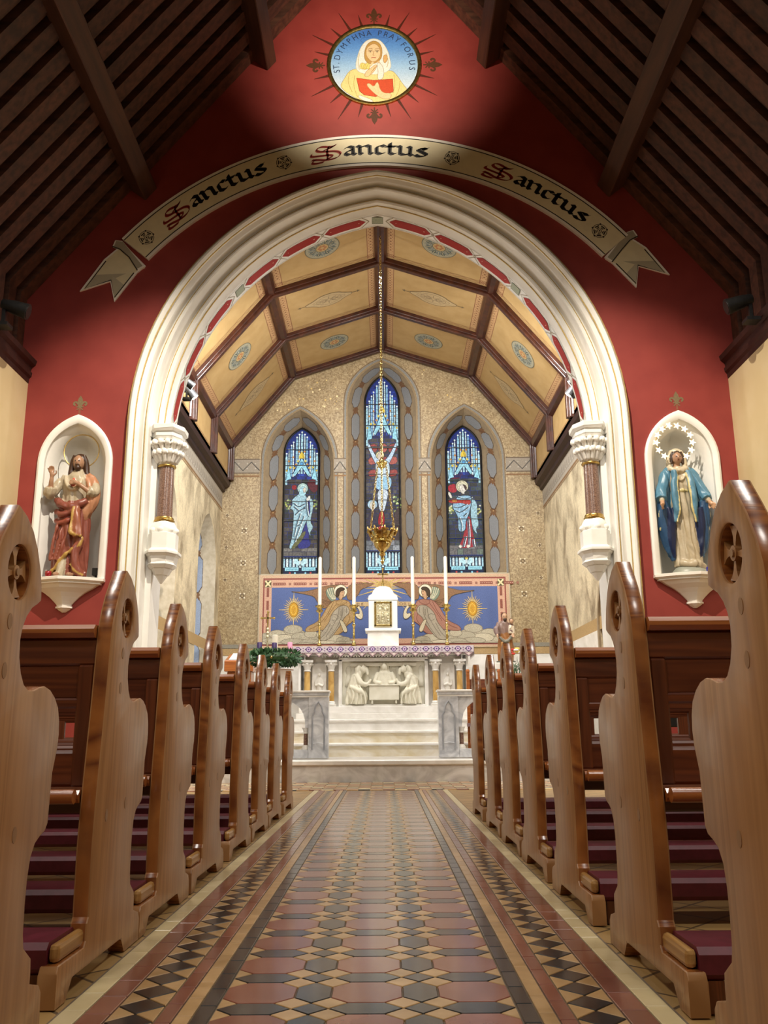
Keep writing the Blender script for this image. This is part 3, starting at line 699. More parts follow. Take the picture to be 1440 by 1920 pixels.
# blackletter strokes drawn with a broad nib
GL = {
 'a': (2.35, [[(.35, 3.95), (.75, 4.35), (1.35, 3.85), (1.35, .85), (1.8, .4)], [(1.3, 2.75), (.45, 2.2), (.1, 1.7), (.1, .95), (.6, .4), (1.2, .95)], [(.05, 3.55), (.45, 4.0)]]),
 'n': (2.75, [[(-.35, 4.4), (.1, 3.95), (.1, .85), (.5, .4)], [(.2, 3.6), (1.2, 4.4), (1.75, 3.85), (1.75, .85), (2.2, .4)]]),
 'c': (2.0, [[(1.0, 4.4), (.1, 3.65), (.1, .95), (.7, .35), (1.4, .85)], [(.9, 4.4), (1.45, 3.85)]]),
 't': (1.85, [[(.25, 5.5), (.25, .95), (.8, .35), (1.3, .8)], [(-.45, 3.9), (1.25, 4.05)]]),
 'u': (2.75, [[(-.35, 4.4), (.1, 3.95), (.1, .95), (.65, .4), (1.7, 1.1)], [(1.3, 4.4), (1.75, 3.95), (1.75, .85), (2.2, .4)]]),
 's': (2.2, [[(1.75, 4.75), (1.55, 4.2), (.95, 4.3), (.25, 3.7), (.25, 3.2), (1.65, 1.85), (1.65, 1.1), (1.0, .4)], [(-.15, .95), (.45, .35), (1.0, .5)], [(.95, 4.35), (1.5, 3.75)]]),
}
SCAP = [smooth([(3.9, 5.9), (2.9, 5.1), (1.5, 5.9), (.5, 5.2), (.7, 4.0), (2.2, 3.6), (4.0, 3.3), (4.6, 2.0), (3.6, .4), (1.8, .2), (.4, .9), (-.5, 1.1)], 2, False),
        smooth([(3.2, 5.0), (2.2, 4.5), (1.6, 4.0)], 1, False), smooth([(3.9, 6.0), (3.5, 5.3), (2.9, 5.0)], 1, False),
        smooth([(-.4, 3.4), (-.6, 2.4), (1.0, 2.2), (2.8, 2.1), (3.2, 1.3), (2.0, .6)], 2, False),
        smooth([(2.7, 5.6), (2.2, 3.6), (2.3, 1.6), (2.0, .3)], 1, False),
        smooth([(.2, 1.0), (-.7, .2), (-.3, -.6), (1.4, -.4)], 2, False)]
def nib(p, path, col, k, a_of, w=1.0, ang=42, yn=1.0):
    nx, ny = cos(radians(ang))*.5*w, sin(radians(ang))*.5*w*yn
    for q0, q1 in zip(path, path[1:]):
        d = (q1[0]-q0[0], q1[1]-q0[1]); e = .06
        quad = [(q0[0]-nx, q0[1]-ny), (q0[0]+nx, q0[1]+ny), (q1[0]+nx, q1[1]+ny), (q1[0]-nx, q1[1]-ny)]
        # a hairline always keeps a little body
        ln = sqrt(d[0]**2+d[1]**2) or 1; px, py = -d[1]/ln*.07, d[0]/ln*.12
        quad2 = [(q0[0]-px, q0[1]-py), (q0[0]+px, q0[1]+py), (q1[0]+px, q1[1]+py), (q1[0]-px, q1[1]-py)]
        for q in (quad, quad2): p.poly([a_of(x, y) for x, y in q], col); p.h -= p.step
def sanctus(a0, a1):
    tw = 5.6+sum(GL[ch][0] for ch in 'anctus')+.3; K = (a1-a0)*RM/tw
    def place(off, ky=.0335, z0=-.078): return lambda x, y: ribpt(a0+(off+x)*K/RM, RM+z0+y*ky)
    nsc = place(.7, .0385, -.112)
    for pth in SCAP: nib(pr_, pth, '#a83a2f', K, nsc, .72, 50, 1.3)
    off = 5.9
    for ch in 'anctus':
        w, st = GL[ch]
        for pth in st: nib(pr_, pth, '#15110e', K, place(off), .9, 42, 1.75)
        off += w+.05
sanctus(radians(-42.6), radians(-20.6)); sanctus(radians(-12.2), radians(10.0)); sanctus(radians(20.8), radians(42.4))
# folded ends: swallow tails
def tail(s):
    P = lambda q: [(x, z) for x, z in q]
    if s < 0: T = [(-3.36, 6.95), (-3.60, 6.72), (-3.89, 6.26), (-3.50, 6.40), (-3.43, 6.11), (-3.16, 6.52), (-3.05, 6.62)]; fold = [(-3.375, 6.98), (-3.47, 6.99), (-3.50, 6.90), (-3.40, 6.86), (-3.27, 6.74), (-3.15, 6.55), (-3.06, 6.60)]
    else: T = [(3.30, 7.03), (3.55, 6.84), (3.83, 6.44), (3.43, 6.57), (3.38, 6.26), (3.10, 6.60), (2.99, 6.70)]; fold = [(3.31, 7.06), (3.40, 7.09), (3.45, 7.00), (3.34, 6.94), (3.22, 6.80), (3.08, 6.62), (3.0, 6.68)]
    m = MB(); m.prism(P(T), lambda u, v, w: (u, w, v), 0, -.025); obj('swallow_tail', m, 'white_shelf', rib)
    cx = sum(p[0] for p in T)/7; cz = sum(p[1] for p in T)/7
    pp = Paint(lambda u, v, h: (u, -.025-h, v), .001)
    ins = [(x+(cx-x)*.09, z+(cz-z)*.09) for x, z in T]; ins2 = [(x+(cx-x)*.14, z+(cz-z)*.14) for x, z in T]
    pp.poly(ins, '#dcd1ae'); 
    a, b, c3 = ins2[2], ins2[3], ins2[4]
    pp.poly([a, b, ((b[0]+ins2[6][0])/2, (b[1]+ins2[6][1])/2), ((a[0]+ins2[1][0])/2, (a[1]+ins2[1][1])/2)], '#b3aa92')
    pp.poly([b, c3, ((c3[0]+ins2[5][0])/2, (c3[1]+ins2[5][1])/2), ((b[0]+cx)/2, (b[1]+cz)/2)], '#b8b098')
    pp.line(ins2[1:6], .016, '#14110e')
    pp.build('tail_paint', 'ribbon_paint', rib)
    m = MB(); m.prism(P(fold), lambda u, v, w: (u, w, v), 0, -.035); obj('fold', m, 'white_shelf', rib)
    pp = Paint(lambda u, v, h: (u, -.035-h, v), .001); fx = sum(p[0] for p in fold)/7; fz = sum(p[1] for p in fold)/7
    pp.poly([(x+(fx-x)*.1, z+(fz-z)*.06) for x, z in fold], '#a59d8a'); pp.line([fold[2], fold[3], fold[4], fold[5]], .014, '#2a241e'); pp.build('fold_paint', 'ribbon_paint', rib)
for s in (-1, 1): tail(s)
pr_.build('lettering', 'ribbon_paint', rib)
# ---------------------------------------------------------------- text helper
_dg = None
def glyphs(ch):
    cu = bpy.data.curves.new('g', 'FONT'); cu.body = ch; cu.size = 1; cu.align_x = 'CENTER'; o = bpy.data.objects.new('g', cu); COL.objects.link(o)
    dg = bpy.context.evaluated_depsgraph_get(); dg.update(); me = o.evaluated_get(dg).to_mesh()
    r = ([(v.co.x, v.co.y) for v in me.vertices], [tuple(p.vertices) for p in me.polygons])
    o.evaluated_get(dg).to_mesh_clear(); bpy.data.objects.remove(o); bpy.data.curves.remove(cu); return r
GC = {}
def put_text(p, s, tf, col):
    """tf(i) -> function mapping glyph coords to surface (u,v)"""
    p.h += p.step
    for i, ch in enumerate(s):
        if ch == ' ': continue
        if ch not in GC: GC[ch] = glyphs(ch)
        vs, fs = GC[ch]; f = tf(i); p.mb.add([p.fn(*f(x, y), p.h) for x, y in vs], fs, 0, lin(col))

# ---------------------------------------------------------------- gable roundel
MX, MZ, MR = -.03, 9.71, .665
rd = thing('gable_roundel', (MX, WY, MZ), 'round painted picture of a veiled saint with a red book in a gold rim', 'painting')
m = MB(); m.lathe([(MR-.06, 0), (MR-.055, .02), (MR-.03, .032), (MR-.005, .028), (MR, 0)], 64, caps=False)
m.v = [(x, -z, y) for x, y, z in m.v]; obj('rim', m, 'gold', rd, sharp=50)
m = MB(); m.lathe([(.001, .001), (MR-.05, .001)], 64, caps=False); m.v = [(x, -z, y) for x, y, z in m.v]; obj('back_board', m, 'white_shelf', rd)
pp = Paint(lambda u, v, h: (u, -h, v), .003, gain=.62)
def mc(q): return [((x-725)/602, (560-y)/514*.985) for x, y in q]
RI = MR-.056
n = 48        # sky painted in tones from deep blue down to pale
_sk = [(63, 114, 196), (99, 154, 220), (163, 201, 236), (212, 227, 239), (220, 230, 236)]
SKY = []
for i in range(n):
    f = i/(n-1)*3.999; a, b = _sk[int(f)], _sk[int(f)+1]; f -= int(f); SKY.append('#%02x%02x%02x' % tuple(int(p+(q-p)*f) for p, q in zip(a, b)))
for i in range(n):
    v0, v1 = RI-2*RI*i/n, RI-2*RI*(i+1)/n
    k = 2; L_ = [(-sqrt(max(0, RI*RI-v*v)), v) for v in [v0+(v1-v0)*j/k for j in range(k+1)]]
    pp.poly(L_+[(-x, v) for x, v in L_[::-1]], SKY[i])
def clipc(q):
    out = []
    for x, y in q:
        r = sqrt(x*x+y*y)
        out.append((x*RI/r, y*RI/r) if r > RI else (x, y))
    return out
pp.line(mc([(640, 375), (610, 350), (625, 325), (700, 318), (770, 318), (840, 330), (848, 355), (820, 375)]), .006, '#3d66a8')
def S(pts, col, out='#a98f52', w=.006, sm=2): q = clipc(smooth(mc(pts), sm)); pp.poly(q, col); pp.line(q, w, out, True)
S([(520, 600), (600, 590), (720, 640), (860, 600), (910, 640), (960, 720), (1010, 780), (960, 830), (850, 860), (720, 890), (580, 850), (430, 750), (470, 680)], '#e8d98f')
S([(560, 600), (590, 450), (640, 360), (710, 328), (780, 345), (840, 430), (860, 520), (870, 590), (800, 640), (640, 640)], '#f2efe2', '#c9c0a0')
S([(640, 520), (645, 420), (680, 365), (730, 348), (775, 375), (795, 430), (785, 520), (700, 560)], '#c79b52', '#9b7335')
S([(655, 470), (660, 415), (690, 390), (725, 372), (760, 395), (780, 440), (775, 490), (745, 525), (715, 535), (680, 515)], '#f0cf9c', '#b98a55')
for ex in (692, 750):
    pp.line(mc([(ex-18, 440), (ex, 434), (ex+18, 440)]), .008, '#6b4a2c'); pp.disc(*mc([(ex, 447)])[0], .011, '#3f3a30', 10); pp.line(mc([(ex-20, 425), (ex, 418), (ex+20, 424)]), .007, '#9a6d38')
pp.line(mc([(722, 440), (715, 475), (728, 482)]), .007, '#b5834e'); pp.line(mc([(700, 500), (720, 497), (740, 500)]), .012, '#b8574a')
pp.line(mc([(640, 600), (700, 560), (715, 535)]), .03, '#f0cf9c'); pp.line(mc([(760, 525), (770, 560)]), .03, '#e2bd86')
for k in range(5): S([(600+k*18, 560-8*(k % 2)), (625+k*14, 535+6*(k % 3)), (650+k*10, 560), (635+k*12, 600), (605+k*12, 590)], '#f1dd7d', '#b99a45', .005)
S([(745, 545), (775, 540), (810, 600), (800, 680), (750, 690), (760, 610)], '#efe9da', '#a99a7a')
S([(640, 650), (660, 610), (700, 585), (735, 555), (750, 565), (735, 600), (700, 640), (660, 665)], '#f0cf9c', '#b98a55')
for k in range(4): pp.line(mc([(690+k*10, 640-k*14), (725+k*8, 585-k*6)]), .005, '#b98a55')
S([(575, 670), (720, 690), (730, 830), (640, 815), (600, 780)], '#d9572f', '#8d2f1c', sm=0)
S([(720, 690), (880, 680), (885, 790), (730, 830)], '#d2502b', '#8d2f1c', sm=0)
S([(800, 480), (830, 470), (840, 500), (825, 540), (805, 545)], '#e0b070', '#a87c3c')
S([(655, 730), (680, 710), (720, 750), (745, 705), (760, 715), (770, 765), (800, 800), (870, 800), (860, 850), (790, 850), (720, 800)], '#f0cf9c', '#b98a55')
S([(590, 810), (640, 830), (720, 860), (700, 885), (600, 850)], '#efe9da', '#a99a7a')
for q in ([(520, 620), (500, 700), (540, 790)], [(560, 650), (550, 740), (585, 830)], [(890, 640), (900, 740), (880, 800)], [(600, 460), (585, 540), (600, 600)], [(830, 460), (845, 540), (830, 580)], [(940, 700), (930, 780), (900, 830)]):
    pp.line(smooth(mc(q), 2, False), .007, '#c2a95e')
TX = 'ST. DYMPHNA PRAY FOR US'
angs = [-101, -93.5, -86.5, 0] + [-76, -65, -53.5, -41.5, -30.5, -19, -8] + [0] + [8.5, 18.5, 28.5, 38.5] + [0] + [51, 61.5, 72.5] + [0] + [86, 97]
def tfm(i):
    a = radians(angs[i])
    def f(x, y):
        x *= .115; r = .49+y*.125; return (r*sin(a)+x*cos(a), r*cos(a)-x*sin(a))
    return f
put_text(pp, TX, tfm, '#26324a')
pp.build('picture', 'painted', rd)
pr2 = Paint(lambda u, v, h: (u, -h, v), .003)
for k in range(24):
    a = 2*pi*k/24
    if k % 6 == 0:
        fleur(pr2, (MR+.02)*sin(a), (MR+.02)*cos(a), .27, '#4a2b16', -a)
    else:
        ln = (.34 if k % 2 == 0 else .2) if k % 6 in (2, 4) else .2
        pr2.line([(MR*sin(a), MR*cos(a)), ((MR+ln)*sin(a), (MR+ln)*cos(a))], [.04, .005], '#431a0c')
pr2.build('painted_rays', 'painted', rd)

# ---------------------------------------------------------------- chancel shell
XC, BY = .04, 16.4
CP = [(0, 8.05), (1.77, 7.46), (2.95, 6.0), (2.95, 5.3)]          # ceiling profile, half
mb = MB(); mb.box(-3.4, 3.4, 12.2, 17.4, -.1, .275); struct('floor_sanctuary', mb, 'marble_step', 'pale marble sanctuary floor')
step = thing('sanctuary_step', (0, 12.2, 0), 'wide veined marble step up to the sanctuary', 'step')
m = MB(); m.box(-3.1, 3.1, -.01, .1, 0, .215); obj('riser', m, 'marble_step', step)
m = MB(); m.cbox(-3.1, 3.1, -.05, .3, .217, .284, .012); obj('tread', m, 'marble', step)
def lancet(cx, w, zs, h, zb, n=12):
    return niche_curve(w, zs, h, cx, zb, n)
WIN = [(XC-1.595, .655, 5.66, 1.09, .335, 6.0, .51), (XC, .665, 6.8, .95, .335, 7.03, .59), (XC+1.61, .665, 5.66, 1.11, .335, 6.0, .53)]
ZSILL = 3.5
holes = [lancet(cx, w, zs, h, ZSILL) for cx, w, zs, h, *_ in WIN]
outer = [(XC-3.15, .2), (XC+3.15, .2), (XC+3.15, 6.1), (XC+1.85, 7.7), (XC, 8.3), (XC-1.85, 7.7), (XC-3.15, 6.1)]
me = fill_holes_mesh('wall_chancel_back', outer, holes, lambda u, v, w: (u, w, v), BY, BY+.06)
wcb = link('wall_chancel_back', me, 'tessera'); tag(wcb, 'gold-beige mosaic wall behind the altar with three lancet windows', kind='structure')
mb = MB(); mb.box(-3.6, 3.6, BY+.62, BY+.8, -.1, 8.6); struct('wall_chancel_outer', mb, 'stained_wall')
def chain_paint(fn, length, col_oct, name, parent, mid=.5, wv=.36, pitch=.46, start=.0, apex=None):
    """run of elongated octagons with brown florets along a splay"""
    p = Paint(fn, .003); u = start; k = 0
    def oc(u0, u1):
        e = min(.13, (u1-u0)*.3); return [(u0, mid-wv*.16), (u0, mid+wv*.16), (u0+e, mid+wv*.5), (u1-e, mid+wv*.5), (u1, mid+wv*.16), (u1, mid-wv*.16), (u1-e, mid-wv*.5), (u0+e, mid-wv*.5)]
    def fine(q):
        out = []
        for a, b in zip(q, q[1:]+q[:1]):
            k_ = max(1, int(abs(b[0]-a[0])/.07)); out += [(a[0]+(b[0]-a[0])*i/k_, a[1]+(b[1]-a[1])*i/k_) for i in range(k_)]
        return out
    while u < length-.05:
        u1 = min(u+pitch-.07, length)
        n_ = 6
        # strip of quads so that it follows curved reveals
        q = oc(u, u1); e = min(.13, (u1-u)*.3)
        xs = [u, u+e]+[u+e+(u1-u-2*e)*i/n_ for i in range(1, n_)]+[u1-e, u1]
        ws = [wv*.16, wv*.5]+[wv*.5]*(n_-1)+[wv*.5, wv*.16]
        for i in range(len(xs)-1):
            p.poly([(xs[i], mid-ws[i]), (xs[i+1], mid-ws[i+1]), (xs[i+1], mid+ws[i+1]), (xs[i], mid+ws[i])], col_oct); p.h -= p.step
        p.h += p.step
        p.line(fine(q), .022, '#554130', True)
        uc = u1+.035
        if uc < length-.03:
            for s_ in (-1, 1): p.line([(uc-.09, mid+s_*wv*.3), (uc+.09, mid-s_*wv*.3)], .06, '#74543a')
            p.poly([(uc-.1, mid), (uc, mid-wv*.36), (uc+.1, mid), (uc, mid+wv*.36)], '#7d5c40'); p.disc(uc, mid, .012, '#c9a878', 8, .03)
        u += pitch; k += 1
    return p.build(name, 'painted', parent)
def mk_window(idx, cx, w, zs, h, gw, gzs, gh, design, label):
    gy = BY+.46; gzb = ZSILL+.07
    co = lancet(cx, w, zs, h, ZSILL, 14); ci = lancet(cx, gw+.03, gzs, gh+.04, gzb, 14)
    m = MB(); m.grid([[(x, BY, z) for x, z in co], [(x, gy, z) for x, z in ci]]); o = obj('window_splay', m, 'splay', wcb, sharp=40, fix=False)
    m = MB(); m.add([(cx-w, BY, ZSILL), (cx+w, BY, ZSILL), (cx+gw, gy, gzb), (cx-gw, gy, gzb)], [(0, 1, 2, 3)]); obj('window_sill', m, 'splay', wcb, fix=False)
    m = MB(); m.box(cx-w-.03, cx+w+.03, BY-.03, BY+.02, ZSILL-.035, ZSILL); obj('sill_ledge', m, 'sill_stone', wcb)
    # border ring on the wall
    for d0, d1, cl in ((.0, .03, '#8d7a5c'), (.035, .07, '#85847e'), (.075, .09, '#75614a')):
        ca = [(cx+(x-cx)*(1+d0/w), ZSILL if z <= ZSILL+1e-4 else z+(d0 if z > zs else 0)) for x, z in co]; cb = [(cx+(x-cx)*(1+d1/w), ZSILL if z <= ZSILL+1e-4 else z+(d1 if z > zs else 0)) for x, z in co]
        m = MB(); m.grid([[(x, BY-.004, z) for x, z in ca], [(x, BY-.004, z) for x, z in cb]], 0, lin(cl)); obj('painted_border', m, 'painted', wcb, fix=False)
    # octagon chain on each reveal, following the curve
    for s_ in (1, -1):
        a = [co[i] for i in range(len(co)//2+1)] if s_ > 0 else [co[-1-i] for i in range(len(co)//2+1)]
        b = [ci[i] for i in range(len(ci)//2+1)] if s_ > 0 else [ci[-1-i] for i in range(len(ci)//2+1)]
        cm = [0]
        for i in range(1, len(a)): cm.append(cm[-1]+math.dist(a[i], a[i-1]))
        def fn(u, v, hh, a=a, b=b, cm=cm, s_=s_):
            u = min(max(u, 0), cm[-1]-1e-6); i = 0
            while cm[i+1] < u: i += 1
            f = (u-cm[i])/(cm[i+1]-cm[i]); p = Vector((a[i][0]+(a[i+1][0]-a[i][0])*f, BY, a[i][1]+(a[i+1][1]-a[i][1])*f)); q = Vector((b[i][0]+(b[i+1][0]-b[i][0])*f, gy, b[i][1]+(b[i+1][1]-b[i][1])*f))
            t = Vector((a[i+1][0]-a[i][0], 0, a[i+1][1]-a[i][1])).normalized(); nn = t.cross(q-p).normalized()
            if nn.x*s_ > 0: nn = -nn
            r = p.lerp(q, v)+nn*hh; return (r.x, r.y, r.z)
        chain_paint(fn, cm[-1], '#8b8d8f', 'octagon_chain', wcb, .47, .5, (cm[-1]+.02)/round(cm[-1]/.62), .0)
    # glass
    win = thing('window_%d' % idx, (cx, gy, gzb), label, 'window'); del win['category']; win['kind'] = 'structure'
    gl = lancet(0, gw, gzs-gzb, gh, 0, 12)
    p = Paint(lambda u, v, hh: (u, -hh, v), .001)
    p.poly(gl, '#1d2f74'); design(p, gw, gzs-gzb, gh)
    o = p.build('leaded_glass', 'stained_glass', win)
    m = MB(); m.tube([(x, -.03, z) for x, z in gl], .016, 6, closed=True); obj('lead_frame', m, 'black_metal', win)
    H = gzs-gzb+gh
    for k, fz in enumerate((.105, .235, .36, .49, .625, .74, .85)):
        z = H*fz
        ww = gw if z < gzs-gzb else gw*sqrt(max(0, 1-((z-(gzs-gzb))/gh)**1.6))
        if k in BARS: m = MB(); m.box(-ww, ww, -.045, -.03, z-.007, z+.007); obj('saddle_bar', m, 'black_metal', win)
    # blank the joint between glass and outer wall
    m = MB(); m.grid([[(x-cx, .01, z-gzb) for x, z in ci], [(x-cx, .2, z-gzb) for x, z in ci]]); obj('glazing_rebate', m, 'black_metal', win, fix=False)
BARS = (0, 1, 2, 3, 4, 5, 6)
mat('splay', '#8d7c63', '#9b896d', .6, scale=(12, 12, 12)); mat('sill_stone', '#b3a58a', '#c2b59b', .5, scale=(8, 8, 8))
rg = random.Random(7)
CY = ['#b4dde8', '#d3eef0', '#9bcbe0', '#e4f4f2', '#86b4d6', '#cfe8ea']
def canopy(p, x0, x1, z0, z1, wmax, curve):
    """gothic tabernacle work: pale pinnacles on blue, gold crockets and a gable"""
    H = z1-z0; c_ = (x0+x1)/2
    def lim(x, top): return min(top, curve(x)-.03)
    quarry(p, x0, x1, z0-.06, z1, ['#16225c', '#1d2f7c', '#243c98', '#101a48', '#1a2a6c', '#2d4aa8'], .06, curve)
    cols = [-.9, -.76, -.62, -.5, -.3, -.16, 0, .16, .3, .5, .62, .76, .9]
    for i, c0 in enumerate(cols):
        x = c_+c0*wmax; top = lim(x, z0+H*(1.0-.55*abs(c0)**1.3)); base = z0-H*.18*(abs(c0) > .8)+H*.06*(abs(c0) < .5)
        w = (.024 if i % 2 == 0 else .015)
        if top-base < .1: continue
        p.poly([(x-w, base), (x+w, base), (x+w, top-.1), (x, top), (x-w, top-.1)], CY[(i*5) % 6]); p.line([(x-w, base), (x-w, top-.1), (x, top), (x+w, top-.1), (x+w, base)], .008, '#0c1024')
        zz = base+.06
        while zz < top-.1: p.line([(x-w, zz), (x+w, zz)], .007, '#15203c'); zz += .085
        p.disc(x, top-.015, .018, '#eef8f4', 8)
        if abs(c0) in (.5, .16, .76): p.disc(x, base+(top-base)*.55, .02, ('#e2c23e', '#cf8a3a')[i % 2], 7); p.disc(x, base+(top-base)*.3, .016, '#e7d77a', 7)
    g = wmax*.52; gz = z0+H*.42
    p.poly([(c_-g, z0+H*.06), (c_, gz), (c_+g, z0+H*.06), (c_+g*.75, z0), (c_, z0+H*.2), (c_-g*.75, z0)], '#a6e0ee'); p.line([(c_-g, z0+H*.06), (c_, gz), (c_+g, z0+H*.06)], .02, '#16305c')
    p.line([(c_-g*.75, z0), (c_, z0+H*.2), (c_+g*.75, z0)], .016, '#0d1018'); p.disc(c_, z0+H*.28, .035, '#5b9fd0', 10); p.ring(c_, z0+H*.28, .035, .008, '#10182c', 10)
    for sx in (-1, 1):
        for k in range(4): p.disc(c_+sx*g*(.2+.22*k), gz-H*.075*k-.005, .024, ('#d9b63a', '#e7cf5c', '#c98a3a')[k % 3], 8)
        p.poly([(c_+sx*wmax*.58, z0-H*.05), (c_+sx*wmax*.78, z0+H*.25), (c_+sx*wmax*.93, z0-H*.08)], '#9fdcea'); p.line([(c_+sx*wmax*.58, z0-H*.05), (c_+sx*wmax*.78, z0+H*.25), (c_+sx*wmax*.93, z0-H*.08)], .014, '#12203c')
        p.disc(c_+sx*wmax*.66, z0+H*.2, .024, '#d9c04a', 8); p.disc(c_+sx*wmax*.88, z0+H*.13, .022, '#cfae3c', 8)
    p.disc(c_, gz+.05, .04, '#e8d35a', 10); p.poly([(c_-.06, gz+.02), (c_, gz+.14), (c_+.06, gz+.02), (c_, gz-.03)], '#e2c23e')
def quarry(p, x0, x1, z0, z1, cols, step=.085, lim=None):
    """backdrop of small dark panes"""
    z = z0
    while z < z1-.001:
        zz = min(z+step*rg.uniform(.8, 1.25), z1); x = x0
        while x < x1-.001:
            xx = min(x+step*rg.uniform(.8, 1.9), x1)
            if x1-xx < .03: xx = x1
            if lim is None or zz < min(lim(x), lim(xx))-.02: p.poly([(x+.004, z+.004), (xx-.004, z+.004), (xx-.004, zz-.004), (x+.004, zz-.004)], rg.choice(cols)); p.h -= p.step
            x = xx
        z = zz
    p.h += p.step
def predella(p, w, H):
    p.poly([(-w, 0), (w, 0), (w, H), (-w, H)], '#16233f')
    n_ = 11
    for i in range(n_):
        x = -w+.02+(2*w-.04)*i/(n_-1); p.poly([(x-.02, .13), (x+.02, .13), (x+.02, H-.06), (x, H-.015), (x-.02, H-.06)], CY[(i*3) % 6]); p.line([(x-.02, .13), (x+.02, .13)], .006, '#101828')
    for sx in (-1, 1):
        p.poly([(sx*.03, .07), (sx*(w-.04), .07), (sx*(w-.04), .145), (sx*.03, .145)], '#a9e6f2'); p.line([(sx*.03, .07), (sx*(w-.04), .07), (sx*(w-.04), .145), (sx*.03, .145)], .008, '#101828', True)
        p.poly([(sx*.02, .17), (sx*.13, .22), (sx*.1, .32), (sx*.02, .25)], '#c9eef2'); p.disc(sx*.2, .03, .02, '#c2453c', 8); p.disc(sx*.1, .03, .02, '#8fd0e4', 8)
        p.line([(sx*.05, .105), (sx*(w-.07), .105)], .016, '#6fa9bc')
    p.disc(0, .3, .03, '#e0cf6a', 8); p.disc(0, .18, .025, '#7a8f94', 8)
DK = ['#3a3630', '#2c2a27', '#453c33', '#332d2a', '#4d4438', '#28302a', '#3c332f', '#514a40']
def wpx(ox, base, sc): return lambda q: [((x-ox)*sc, (base-y)*sc) for x, y in q]
def crv(w, zs, h):
    c_ = (h*h-w*w)/(2*w); R_ = w+c_
    return lambda x: zs+sqrt(max(0, R_*R_-(abs(x)+c_)**2))
def fold(p, T, q, col='#15202e', w=.014):
    s_ = smooth(T(q), 1, False); p.line([(x+.016, z+.004) for x, z in s_], .016, '#e6f4f2'); p.line([(x-.018, z) for x, z in s_], .014, '#5b8496'); p.line(s_, w, col)
def des_left(p, w, zs, h):
    H = zs+h; cs = H/1690.0
    quarry(p, -w, w, .36, 1.9, DK); predella(p, w, .35)
    T = wpx(245, 1865, cs)
    # night sky red cloud and foliage
    p.shape(T([(300, 790), (430, 760), (440, 900), (380, 940), (330, 880)]), '#5e1a1e', '#140d0c'); p.shape(T([(130, 860), (160, 835), (190, 850), (190, 890), (150, 900)]), '#a01d22', '#140d0c')
    for k in range(26): p.disc(*T([(rg.choice((80, 100, 410, 400))+rg.uniform(-22, 22), 1010+rg.uniform(0, 120))])[0], .02, rg.choice(('#b9b95a', '#8fa05a', '#d8d49a', '#6f8a55')), 6)
    quarry(p, -w, w, .36, .52, ['#6d675e', '#5a5651', '#807a70'], .1)
    # blue under-robe, then pale cloak
    p.shape(T([(300, 1010), (360, 1020), (345, 1200), (330, 1440), (370, 1560), (190, 1585), (260, 1420), (310, 1200)]), '#2d2f7e', '#0d0f20')
    p.shape(T([(130, 1020), (190, 960), (240, 930), (300, 950), (330, 1060), (330, 1220), (290, 1300), (250, 1420), (180, 1570), (105, 1580), (150, 1450), (160, 1230), (160, 1130), (110, 1120), (150, 1060)]), '#a9cdd6', '#0c141e', .014)
    p.shape(T([(330, 990), (380, 1010), (380, 1120), (345, 1270), (390, 1330), (345, 1390), (360, 1440), (335, 1400), (300, 1250), (350, 1180), (345, 1060)]), '#a7c9cc', '#101a26')
    p.shape(T([(200, 1480), (290, 1360), (305, 1400), (240, 1510), (160, 1590), (140, 1560)]), '#6c6a3c', '#16180f')
    for q in ([(160, 1050), (220, 1100), (290, 1060)], [(165, 1090), (230, 1150), (300, 1090)], [(180, 1190), (240, 1130), (300, 1110)], [(240, 1170), (200, 1300), (170, 1440)], [(280, 1200), (230, 1340), (180, 1500)], [(200, 1320), (240, 1300)], [(300, 1000), (310, 1120), (325, 1200)]): fold(p, T, q)
    p.disc(*T([(260, 880)])[0], 62*cs, '#c9e6dc', 20); p.ring(*T([(260, 880)])[0], 62*cs, .012, '#1b2420', 20); p.ring(*T([(260, 880)])[0], 48*cs, .006, '#4b6a62', 18)
    p.shape(T([(215, 960), (225, 880), (260, 850), (295, 870), (300, 950), (260, 975)]), '#b4e2ea', '#142028'); p.shape(T([(262, 880), (285, 865), (298, 890), (292, 930), (268, 930)]), '#eadfc8', '#4a3a30', .006)
    p.shape(T([(300, 1000), (345, 955), (350, 1000), (330, 1025), (305, 1025)]), '#f0ece0', '#30302c')
    canopy(p, -w, w, H*.665, H-.05, w, crv(w, zs, h))
